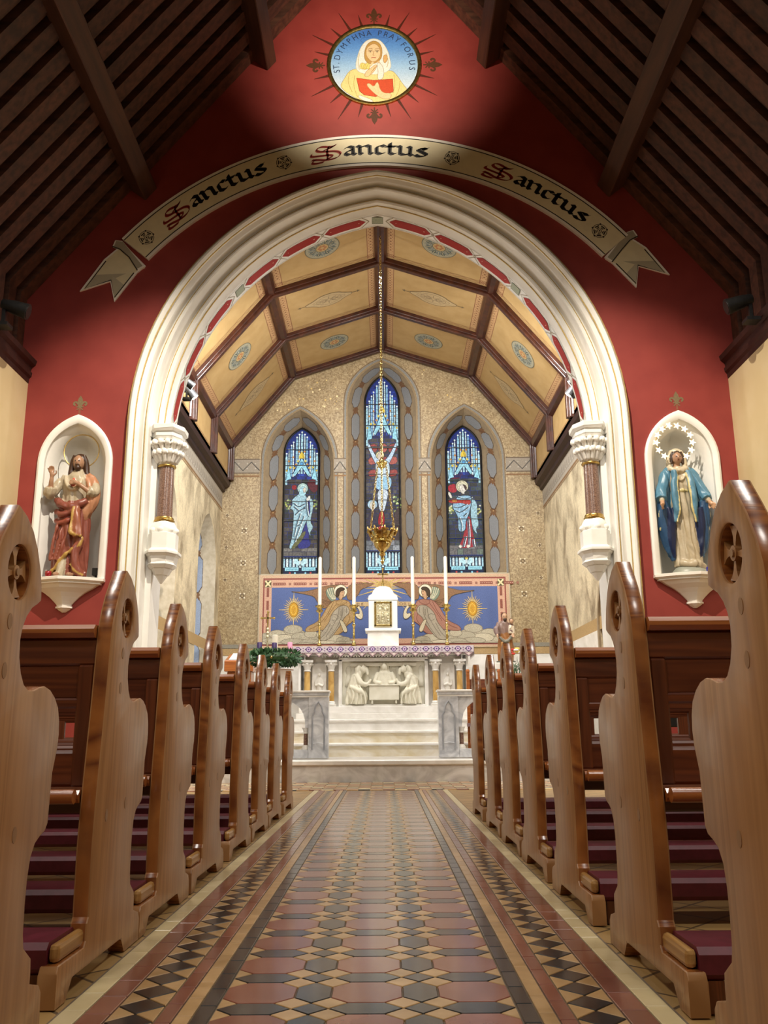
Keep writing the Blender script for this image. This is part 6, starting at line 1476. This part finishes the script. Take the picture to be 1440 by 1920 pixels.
# ---------------------------------------------------------------- altar rail
def rail(s):
    t = thing('altar_rail', (AX+s*.78, 13.0, .285), ('left' if s < 0 else 'right')+' grey marble altar rail ending in a panelled pier', 'railing', 'marble altar rails')
    def bx(name, x0, x1, y0, y1, z0, z1, m_='marble_grey', bv=.006): m = MB(); m.box(*sorted((s*x0, s*x1)), y0, y1, z0, z1); o = obj(name, m, m_, t); bevel_mesh(o.data, bv, 1); return o
    bx('pier', 0, .28, -.12, .12, 0, .84); bx('coping', -.02, 2.15, -.15, .15, .905, .935, 'marble'); bx('coping', -.005, 2.13, -.13, .13, .865, .905); bx('coping', 0, 2.12, -.12, .12, .84, .865, 'marble')
    bx('base_course', .28, 2.12, -.1, .1, 0, .12)
    # tracery panel outlined on the pier face
    ol = [(.05, .1), (.05, .58)]+[(.05+.0, .58), (.075, .63), (.09, .64)]
    pts = [(.055, .12), (.055, .58), (.085, .635), (.085, .66), (.10, .72), (.14, .775), (.18, .72), (.195, .66), (.195, .635), (.225, .58), (.225, .12)]
    m = MB(); m.tube([(s*x, -.124, z) for x, z in pts], .013, 6); obj('tracery', m, 'marble_shade', t)  # darker grey paints in the shade of an engraved line
    m = MB(); m.tube([(s*x, -.122, z) for x, z in ((.055, .2), (.14, .21), (.225, .2))], .008, 6); obj('tracery', m, 'marble_grey', t)
    # arcade
    nb = 4; bw = 1.84/nb
    outer = [(.28, .42), (.28, .84), (2.12, .84), (2.12, .42)]
    for k in range(nb-1, -1, -1):
        a, b = .28+bw*k+.05, .28+bw*(k+1)-.05; c_ = (a+b)/2; w = (b-a)/2
        outer += [(b, .42)]+[(c_+x, .42+z) for x, z in ((w*.97, .1), (w*.85, .19), (w*.62, .26), (w*.3, .31), (0, .35), (-w*.3, .31), (-w*.62, .26), (-w*.85, .19), (-w*.97, .1))]+[(a, .42)]
    me = fill_holes_mesh('arcade', [(x, z) for x, z in outer], [], lambda u, v, w: (s*u, w, v), -.07, .07); link('arcade', me, 'marble_grey', t)
    for k in range(nb+1):
        x = s*min(max(.28+bw*k, .325), 2.08)
        m = MB(); m.lathe([(.04, .34), (.032, .355), (.045, .4), (.058, .42)], 14, x, 0, 0); m.lathe([(.06, .12), (.06, .14), (.045, .16), (.035, .18)], 14, x, 0, 0); obj('baluster_cap', m, 'marble', t, sharp=40)
        m = MB(); m.lathe([(.032, .18), (.03, .34)], 14, x, 0, 0); obj('baluster', m, 'granite', t, sharp=40)
for s in (-1, 1): rail(s)

# ---------------------------------------------------------------- hanging sanctuary lamp
lm = thing('sanctuary_lamp', (AX, 12.1, 3.1), 'gilt crown-shaped sanctuary lamp hanging on a long chain', 'lamp')
def chain(m, p0, p1, link_l, r):
    p0, p1 = Vector(p0), Vector(p1); n = max(1, int((p1-p0).length/(link_l*.78))); d = (p1-p0)/n; ax = d.normalized(); sx_ = ax.orthogonal().normalized(); sy_ = ax.cross(sx_)
    for k in range(n):
        c_ = p0+d*(k+.5); e = sx_ if k % 2 else sy_
        m.tube([c_+ax*(link_l*.5*cos(a))+e*(link_l*.27*sin(a)) for a in [2*pi*i/10 for i in range(10)]], r, 5, closed=True)
m = MB(); chain(m, (0, 0, 1.34), (0, 0, 4.84), .06, .0065); obj('main_chain', m, 'brass', lm, smooth=True)
m = MB(); m.lathe([(.005, 4.84), (.05, 4.85), (.06, 4.87), (.02, 4.88)], 16); obj('ceiling_rose', m, 'brass', lm, smooth=True)
m = MB(); m.lathe([(.0, 1.34), (.02, 1.33), (.03, 1.3), (.075, 1.27), (.08, 1.25), (.05, 1.22), (.06, 1.2), (.02, 1.17), (.0, 1.15)], 16); obj('upper_crown', m, 'brass', lm, smooth=True)
for k in range(3):
    a = 2*pi*k/3+.5; m = MB(); chain(m, (.07*cos(a), .07*sin(a), 1.24), (.19*cos(a), .19*sin(a), .3), .05, .005); obj('side_chain', m, 'brass', lm, smooth=True)
m = MB(); m.lathe([(.0, -.22), (.012, -.2), (.03, -.17), (.012, -.14), (.02, -.1), (.05, -.07), (.03, -.04), (.06, -.01), (.1, .03), (.125, .08), (.115, .1), (.14, .11), (.14, .13), (.12, .14), (.165, .2), (.175, .24), (.165, .245), (.15, .2), (.11, .14), (.05, .06), (0, .05)], 24); obj('bowl', m, 'brass', lm, sharp=45)
for k in range(9):
    a = 2*pi*k/9; m = MB(); d = (cos(a), sin(a))
    m.tube([(d[0]*.165, d[1]*.165, .2), (d[0]*.2, d[1]*.2, .26), (d[0]*.215, d[1]*.215, .31)], [.022, .018, .006], 7)
    for s_ in (-1, 1): m.tube([(d[0]*.18, d[1]*.18, .22), (d[0]*.195-d[1]*.04*s_, d[1]*.195+d[0]*.04*s_, .27), (d[0]*.2-d[1]*.055*s_, d[1]*.2+d[0]*.055*s_, .24)], [.012, .012, .008], 6)
    m.ball((d[0]*.155, d[1]*.155, .15), .018, 8, 6); obj('crown_leaf', m, 'gold', lm, smooth=True)
m = MB(); m.lathe([(.04, .12), (.06, .2), (.065, .3), (.055, .32)], 16); obj('lamp_glass', m, 'glass_red', lm, smooth=True)

# ---------------------------------------------------------------- spotlights seen in the picture
def spot_head(name, loc, aim, col, label, sc=1.0, lens='lens_lit'):
    t = thing(name, loc, label, 'spotlight')
    d = (Vector(aim)-Vector(loc)).normalized()
    m = MB(); m.tube([-d*.02*sc, d*.06*sc, d*.13*sc, d*.17*sc], [.035*sc, .05*sc, .055*sc, .06*sc], 16); obj('housing', m, col, t, sharp=50)
    m = MB(); m.tube([d*.168*sc, d*.175*sc], .048*sc, 16); obj('lens', m, lens, t)
    m = MB(); m.box(-.012*sc, .012*sc, -.012*sc, .012*sc, -.16*sc, .0); m.box(-.05*sc, .05*sc, -.05*sc, .05*sc, -.18*sc, -.155*sc); obj('bracket', m, 'black_metal', t)
ml = mat('lens_lit', '#fff4dd', rough=.3); ml.node_tree.nodes['Principled BSDF'].inputs['Emission Color'].default_value = (1, .93, .8, 1); ml.node_tree.nodes['Principled BSDF'].inputs['Emission Strength'].default_value = 4
mat('grey_metal', '#4a4b4d', '#5a5b5d', .4, .5, scale=(20, 20, 20))
for s in (-1, 1):
    w_ = 'left' if s < 0 else 'right'
    spot_head('spotlight', (XC+s*2.86, 12.25, 5.58), (XC-s*.6, 13.6, 1.2), 'grey_metal', 'grey spotlight on the '+w_+' chancel cornice pointing down', 1.1)
    spot_head('spotlight', (XC+s*2.86, 11.95, 5.60), (XC-s*2.0, 14.6, 2.2), 'black_metal', 'black spotlight nearer the arch on the '+w_+' chancel cornice', 1.1)
    spot('chancel_spot', (XC+s*2.72, 12.35, 5.45), (XC-s*2.9, 13.8, 2.9), 70, 300, NEUT, .8, .05)
    spot_head('spotlight', (s*4.3, 9.40, 5.48), (-s*3.6, 10.5, 3.0), 'black_metal', 'black spotlight on the '+w_+' nave cornice at the edge of view', 1.6, 'black_metal')

# ---------------------------------------------------------------- sanctuary furnishings
wr = thing('advent_wreath', (-1.49, 12.62, 1.58), 'advent wreath with purple, pink and white candles on a white stand', 'wreath')
m = MB(); rr = random.Random(11)
for k in range(900):
    a = rr.uniform(0, 2*pi); b = rr.uniform(0, 2*pi); R_ = .26+.075*cos(b); z = .08+.07*sin(b)
    p = Vector((R_*cos(a), R_*sin(a), z)); d = Vector((cos(a)*cos(b)+rr.uniform(-.6, .6), sin(a)*cos(b)+rr.uniform(-.6, .6), sin(b)*.8+rr.uniform(-.3, .5))).normalized(); e = d.orthogonal().normalized()*.016; l_ = rr.uniform(.05, .085)
    m.add([p-e*.4, p+d*l_*.5-e, p+d*l_, p+d*l_*.5+e, p+e*.4], [(0, 1, 2, 3, 4)])
m.tube([(.26*cos(2*pi*i/24), .26*sin(2*pi*i/24), .08) for i in range(24)], .06, 8, closed=True)
o = obj('greenery', m, 'leaf', wr, fix=False); o['kind'] = 'stuff'
for i, (a, col) in enumerate(((200, 'wax_purple'), (275, 'wax_purple'), (95, 'wax_purple'), (350, 'wax_pink'))):
    x, y = .22*cos(radians(a)), .22*sin(radians(a)); z1 = (.29, .27, .3, .29)[i]
    m = MB(); m.lathe([(.035, .08), (.035, z1), (.028, z1+.006), (.004, z1+.002)], 14, x, y); obj('candle', m, col, wr, sharp=50)
m = MB(); m.lathe([(.042, .0), (.042, .4), (.03, .405), (.004, .4)], 14); obj('candle', m, 'candle_wax', wr, sharp=50)
for k in range(10):
    a = 2*pi*k/10+.3; m = MB(); m.ball((.33*cos(a), .33*sin(a), .07), .022, 8, 6); obj('bauble', m, ('wax_purple', 'brass', 'cloth_white')[k % 3], wr, smooth=True)
st = thing('wreath_stand', (-1.49, 12.62, .285), 'white cloth covered stand under the advent wreath', 'stand')
m = MB(); m.lathe([(.24, 0), (.2, .4), (.19, .9), (.21, 1.17), (.24, 1.2), (.24, 1.212)], 24, mod=lambda a, z: 1+.04*sin(9*a)*(z < 1.1)); obj('drape', m, 'cloth_white', st, smooth=True)
m = MB(); m.lathe([(.27, 1.205), (.27, 1.213)], 24); obj('stand_top', m, 'pew_rail', st)
pcx = thing('processional_cross', (-1.85, 14.55, .285), 'slim brass processional cross on a pole left of the altar', 'cross')
m = MB(); m.lathe([(.12, 0), (.12, .02), (.03, .05), (.013, .08), (.013, 1.85), (.03, 1.87), (.016, 1.9), (.032, 1.93), (.014, 1.96), (.03, 1.99), (.012, 2.02)], 14); obj('pole', m, 'brass_pale', pcx, sharp=45)
m = MB(); m.box(-.012, .012, -.01, .01, 2.0, 2.27); m.box(-.1, .1, -.01, .01, 2.16, 2.185)
for x, z in ((-.1, 2.172), (.1, 2.172), (0, 2.27)): m.ball((x, 0, z), .022, 8, 6)
obj('cross', m, 'brass', pcx)
# lectern on the left of the sanctuary
lc = thing('wooden_lectern', (-2.12, 13.6, .285), 'wooden lectern with a sloped desk behind the left pews', 'lectern'); lc.scale = (.9, .9, 1.08)
m = MB(); m.box(-.2, .2, -.15, .2, 0, 1.15); o = obj('body', m, 'pew_rail', lc); bevel_mesh(o.data, .008, 1)
m = MB(); m.prism([(-.22, 1.15), (.26, 1.15), (.26, 1.42), (-.22, 1.3)], lambda u, v, w: (w, u, v), -.24, .24); o = obj('desk', m, 'pew_rail', lc); bevel_mesh(o.data, .008, 1)
m = MB(); m.prism([(-.2, 1.31), (.24, 1.425), (.24, 1.43), (-.2, 1.315)], lambda u, v, w: (w, u, v), -.17, .17); obj('open_book', m, 'cloth_white', lc)
# chair by the right rail
ch = thing('wooden_chair', (1.56, 13.5, .285), 'wooden sanctuary chair showing its back post by the right rail', 'chair')
for x in (-.24, .24):
    m = MB(); m.box(x-.025, x+.025, .2, .25, 0, 1.22); m.ball((x, .225, 1.24), .035, 8, 6); obj('back_post', m, 'pew_rail', ch)
    m = MB(); m.box(x-.025, x+.025, -.25, -.2, 0, .45); obj('leg', m, 'pew_rail', ch)
m = MB(); m.box(-.27, .27, -.27, .25, .42, .47); obj('seat', m, 'maroon_vinyl', ch)
m = MB(); m.box(-.22, .22, .21, .24, .6, 1.12); obj('backrest', m, 'pew_back', ch)
# small statue of a man with a child on a pedestal
jp = thing('saint_with_child_statue', (1.95, 14.0, 1.68), 'small painted statue of a bearded man carrying a child', 'statue')
pr = [(loft([(.0, 0, 0, .12, .09, .04), (.2, 0, 0, .125, .09, .05), (.38, 0, 0, .11, .085, .04), (.48, -.01, 0, .09, .07, .02)], 40, 8, 0, 3), '#8a5a2c'), (loft([(.4, -.01, 0, .1, .075, .03), (.52, -.01, 0, .105, .075, .02), (.6, -.01, 0, .09, .06, 0), (.64, 0, 0, .04, .04, 0)], 36, 7), '#80685e'),
      (T([(-.08, 0, .6), (-.14, -.03, .5), (-.13, -.07, .42)], [.04, .042, .03]), '#7d6660'), (hand((-.13, -.09, .4), (0, -.4, -1), (-1, 0, 0), .8), '#c4a184'), (T([(.07, 0, .6), (.12, -.04, .5), (.08, -.1, .46)], [.04, .04, .025]), '#7d6660'),
      (B((.0, -.03, .7), (.045, .05, .062)), '#b58f70'), (B((0, .012, .725), (.05, .05, .05)), '#3d2a1e'), (B((.0, -.058, .655), (.028, .024, .028)), '#3d2a1e'),
      (T([(.1, -.06, .44), (.1, -.07, .56)], [.05, .04]), '#d8cbb4'), (B((.1, -.07, .625), (.032, .034, .038)), '#b58f70'), (B((.1, -.058, .64), (.034, .034, .034)), '#4a3322'), (T([(.08, -.1, .54), (.05, -.12, .5)], [.016, .012], 8), '#d8cbb4'), (T([(.1, -.08, .44), (.12, -.12, .36)], [.025, .016], 8), '#b58f70'),
      (T([(-.1, -.07, .38), (.0, -.1, .3), (.1, -.08, .4)], [.02, .024, .02], 8), '#6d6a5c'), (T([(-.06, -.09, .3), (-.08, -.1, .05)], [.016, .02], 8), '#a8763c'), (T([(.04, -.09, .3), (.05, -.1, .04)], [.016, .02], 8), '#99662f')]
figure('body', pr, .0075, 'statue_paint', jp, [((s_*.017, -.068, .705), .009, '#241812') for s_ in (-1, 1)])
m = MB(); m.lathe([(.15, -.02), (.15, .012)], 20); obj('plinth', m, 'statue_base', jp)
pd = thing('marble_pedestal', (1.95, 14.0, .285), 'white marble pedestal under the small statue by the right rail', 'pedestal')
m = MB(); m.box(-.22, .22, -.22, .22, 0, .15); m.box(-.16, .16, -.16, .16, .15, 1.27); m.box(-.2, .2, -.2, .2, 1.27, 1.373); o = obj('shaft', m, 'marble', pd); bevel_mesh(o.data, .008, 1)
fl = thing('flower_vase', (2.04, 13.6, .9), 'vase of yellow and red flowers in front of the small statue', 'flowers')
m = MB(); m.lathe([(.05, 0), (.08, .1), (.07, .25), (.04, .32), (.055, .36)], 16); obj('vase', m, 'cloth_white', fl, smooth=True)
rr = random.Random(4); m = MB()
for k in range(16): m.tube([(0, 0, .33), (rr.uniform(-.08, .08), rr.uniform(-.08, .08), .55+rr.uniform(0, .15)), (rr.uniform(-.12, .12), rr.uniform(-.12, .12), .7+rr.uniform(0, .15))], [.006, .02, .003], 5, flat=.3)
obj('stems', m, 'leaf', fl, smooth=True)
mat('petal_yellow', '#e3c03a', '#ecd468', .6, scale=(30, 30, 30)); mat('petal_red', '#b8261f', '#c93a30', .6, scale=(30, 30, 30))
for k in range(9):
    a = 2.4*k; r = .03+.012*k; m = MB(); c_ = (r*cos(a), r*sin(a), .95-.012*k)
    for j in range(7): b = 2*pi*j/7; m.ball((c_[0]+.022*cos(b), c_[1]+.022*sin(b), c_[2]), (.018, .018, .014), 7, 5)
    m.ball(c_, .018, 7, 5); obj('flower', m, ('petal_yellow', 'petal_red', 'cloth_white')[k % 3], fl, smooth=True)
fs_ = thing('flower_stand', (2.04, 13.6, .285), 'slim wooden stand under the flower vase', 'stand')
m = MB(); m.lathe([(.14, 0), (.14, .03), (.03, .06), (.03, .57), (.12, .6), (.12, .612)], 16); obj('post', m, 'pew_rail', fs_)
# keyboard seen through the right pew backs
kb = thing('black_keyboard', (3.45, 9.7, 0), 'black electric keyboard with music rest by the red wall', 'keyboard')
m = MB(); m.box(-.65, .65, -.2, .2, .68, .8); o = obj('body', m, 'black_metal', kb); bevel_mesh(o.data, .01, 1)
m = MB(); m.prism([(.05, .8), (.08, .8), (.2, 1.04), (.17, 1.05)], lambda u, v, w: (w, u, v), -.3, .3); obj('music_rest', m, 'black_metal', kb)
m = MB(); m.prism([(.03, .82), (.035, .82), (.14, 1.02), (.135, 1.02)], lambda u, v, w: (w, u, v), -.24, .1); obj('sheet_music', m, 'cloth_white', kb)
for x in (-.55, .55): m = MB(); m.box(x-.02, x+.02, -.15, .15, 0, .68); obj('leg', m, 'black_metal', kb)
for k in range(28): m = MB(); m.box(-.6+k*.043, -.56+k*.043, -.19, -.04, .8, .812); obj('key', m, 'cloth_white', kb)

# ---------------------------------------------------------------- pews
PROF = [(-.03, 1.2), (.02, 1.185), (.065, 1.158), (.1, 1.12), (.13, 1.07), (.143, 1.03), (.147, 1.0), (.125, .988), (.095, .975), (.068, .952), (.05, .925), (.042, .895), (.046, .855), (.062, .82), (.085, .795),
        (.115, .783), (.15, .784), (.185, .793), (.22, .797), (.255, .79), (.29, .773), (.32, .748), (.335, .715), (.34, .68), (.336, .645), (.325, .615), (.314, .585), (.311, .52), (.309, .465), (.295, .448), (.262, .438), (.235, .425), (.213, .395), (.204, .35), (.203, .29), (.207, .23), (.217, .198), (.245, .18), (.268, .165), (.273, .135), (.273, .108), (.3, .1), (.335, .09), (.352, .07), (.358, .0),
        (.18, .0), (.14, .045), (-.31, .045), (-.35, .0), (-.435, .0), (-.435, .085), (-.425, .1), (-.3, .1), (-.225, .1), (-.212, .115), (-.212, .16), (-.2, .175), (-.203, .26), (-.206, .36), (-.2, .46), (-.193, .54), (-.183, .63), (-.172, .73), (-.162, .84), (-.156, .93), (-.148, 1.0), (-.13, 1.055), (-.1, 1.11), (-.07, 1.15), (-.045, 1.18)]
PL = 3.42; PT = .05
HC = (.003, 1.047); HR = .064
def make_pew(s, with_parts=True):
    t = bpy.data.objects.new('pew', None); COL.objects.link(t)
    hole = circ(HC[0], HC[1], HR, 28)
    me = fill_holes_mesh('end_panel', PROF, [hole], lambda u, v, w: (s*w, u, v), 0, PT, 0, 1)
    bm = bmesh.new(); bm.from_mesh(me)
    es = [e for e in bm.edges if len(e.link_faces) == 2 and e.calc_face_angle() > radians(60) and len({round(v.co.x, 4) for v in e.verts}) == 1 and (e.verts[0].co.z > .02)]
    bmesh.ops.bevel(bm, geom=es, offset=.007, segments=2, affect='EDGES', profile=.5, clamp_overlap=True); bm.to_mesh(me); bm.free()
    for p_ in me.polygons:
        if p_.center.y < -.41 or (p_.center.z < .1 and p_.center.y < -.2): p_.material_index = 0
    me.polygons.foreach_set('use_smooth', [True]*len(me.polygons)); me.set_sharp_from_angle(angle=radians(32))
    ep = link('end_panel', me, ['pine_face', 'pine_edge'], t)
    m = MB(); m.lathe([(HR+.002, .036), (HR+.002, .04)], 24); m.v = [(s*z, HC[0]+x, HC[1]+y) for x, y, z in m.v]; obj('rosette_back', m, 'recess_shade', ep)  # near-black disc puts the shade of the carved recess into its colour
    m = MB()
    for k in range(4):
        a0 = pi/2*k+.2; q = []
        for r, dv in ((.012, .5), (.02, .26), (.038, .22), (.05, .3), (HR+.001, .42)): q.append((r, dv))
        poly = [(HC[0]+r*cos(a0+d), HC[1]+r*sin(a0+d)) for r, d in q]+[(HC[0]+r*cos(a0-d), HC[1]+r*sin(a0-d)) for r, d in q[::-1]]
        m.prism(poly, lambda u, v, w: (s*w, u, v), .012, .037)
    m.lathe([(.017, .008), (.017, .037)], 12, caps=True); nlat = 24
    for i in range(len(m.v)-nlat, len(m.v)): x, y, z = m.v[i]; m.v[i] = (s*z, HC[0]+x, HC[1]+y)
    cr = obj('rosette_cross', m, 'pine_face', ep)
    m = MB(); m.lathe([(.009, .004), (.009, .009)], 10); m.v = [(s*z, HC[0]+x, HC[1]+y) for x, y, z in m.v]; obj('rosette_boss', m, 'plug', ep)
    for (py, pz) in ((-.03, .93), (-.035, .82), (.1, .46), (-.1, .44)):
        m = MB(); m.lathe([(.014, -.001), (.014, .004)], 12, sx=.9, sy=1.3); m.v = [(s*z, py+x, pz+y) for x, y, z in m.v]; obj('dowel_plug', m, 'plug', ep)
    e2 = bpy.data.objects.new('end_panel', me); COL.objects.link(e2); e2.parent = t; e2.location = (s*(PL-PT), 0, 0)
    def bx(name, x0, x1, y0, y1, z0, z1, m_, b=.006):
        m = MB(); m.cbox(*sorted((s*x0, s*x1)), y0, y1, z0, z1, b); return obj(name, m, m_, t)
    i0, i1 = PT+.001, PL-PT-.001
    bx('cap_rail', i0, i1, -.178, -.055, .968, 1.008, 'pew_rail', .014)
    bx('upper_board', i0, i1, -.145, -.115, .885, .967, 'pew_back')
    n_ = 4; wd = (i1-i0)/n_
    for k in range(n_):
        a, b = i0+wd*k, i0+wd*(k+1)
        bx('back_panel', a+(.045 if k == 0 else .07), b-.075 if k < n_-1 else b-.08, -.137, -.122, .785, .886, 'pew_back', .003)
    for k in range(n_+1):
        c_ = i0+wd*k; a, b = (c_, c_+.05) if k == 0 else ((c_-.085, c_) if k == n_ else (c_-.075, c_+.075))
        m = MB(); m.box(*sorted((s*a, s*b)), -.15, -.112, .525, .886); o = obj('stile', m, 'pew_stile', t); bevel_mesh(o.data, .006, 1)
    bx('mid_rail', i0, i1, -.148, -.114, .755, .786, 'pew_back'); bx('lower_board', i0, i1, -.145, -.115, .525, .632, 'pew_back', .01)
    bx('seat', i0+.002, i1-.002, -.21, .27, .483, .519, 'pew_rail', .012)
    m = MB(); m.tube([(s*(i0+.008), -.225, .503), (s*(i1-.008), -.225, .503)], .021, 12); o = obj('seat_rail', m, 'pew_rail', t, sharp=50)
    bx('seat_apron', i0, i1, .2, .225, .42, .482, 'pew_back')
    # kneeler
    k0 = .01
    m = MB(); m.cbox(*sorted((s*(k0+.029), s*(PL-.05))), -.415, -.2, .075, .152, .016); o = obj('kneeler_pad', m, 'maroon_vinyl', t, sharp=30)
    for xx in (k0, PL-.05):
        m = MB(); m.box(*sorted((s*xx, s*(xx+.028))), -.405, -.2, .101, .147); o = obj('kneeler_end', m, 'kneeler_wood', t); bevel_mesh(o.data, .012, 2)
    for xx in (.06, PL/2, PL-.1):
        m = MB(); m.box(*sorted((s*xx, s*(xx+.04))), -.405, -.3, 0, .075); obj('kneeler_leg', m, 'pew_stile', t)
    return t
ORD = ['nearest', 'second', 'third', 'fourth', 'fifth', 'sixth', 'seventh', 'eighth']
YL = [2.03, 2.92, 3.715, 4.55, 5.52, 6.37, 7.21, 8.17]; YR = [1.86, 2.82, 3.86, 4.77, 5.62, 6.50, 7.53]
def copy_tree(o, parent=None):
    c_ = o.copy(); COL.objects.link(c_); c_.parent = parent
    for k in KIDS[o.name]: copy_tree(k, c_)
    return c_
for s, ys, sd in ((-1, YL, 'left'), (1, YR, 'right')):
    proto = make_pew(s)
    KIDS = {}
    def collect(o):
        KIDS[o.name] = children(o)
        for k in KIDS[o.name]: collect(k)
    collect(proto)
    for i, yv in enumerate(ys):
        o = proto if i == 0 else copy_tree(proto)
        o.location = (s*.79, yv, 0)
        tag(o, '%s pine pew %s of the aisle, with carved gothic end and maroon kneeler' % (ORD[i], sd), 'pew', 'pews '+sd+' of the aisle')
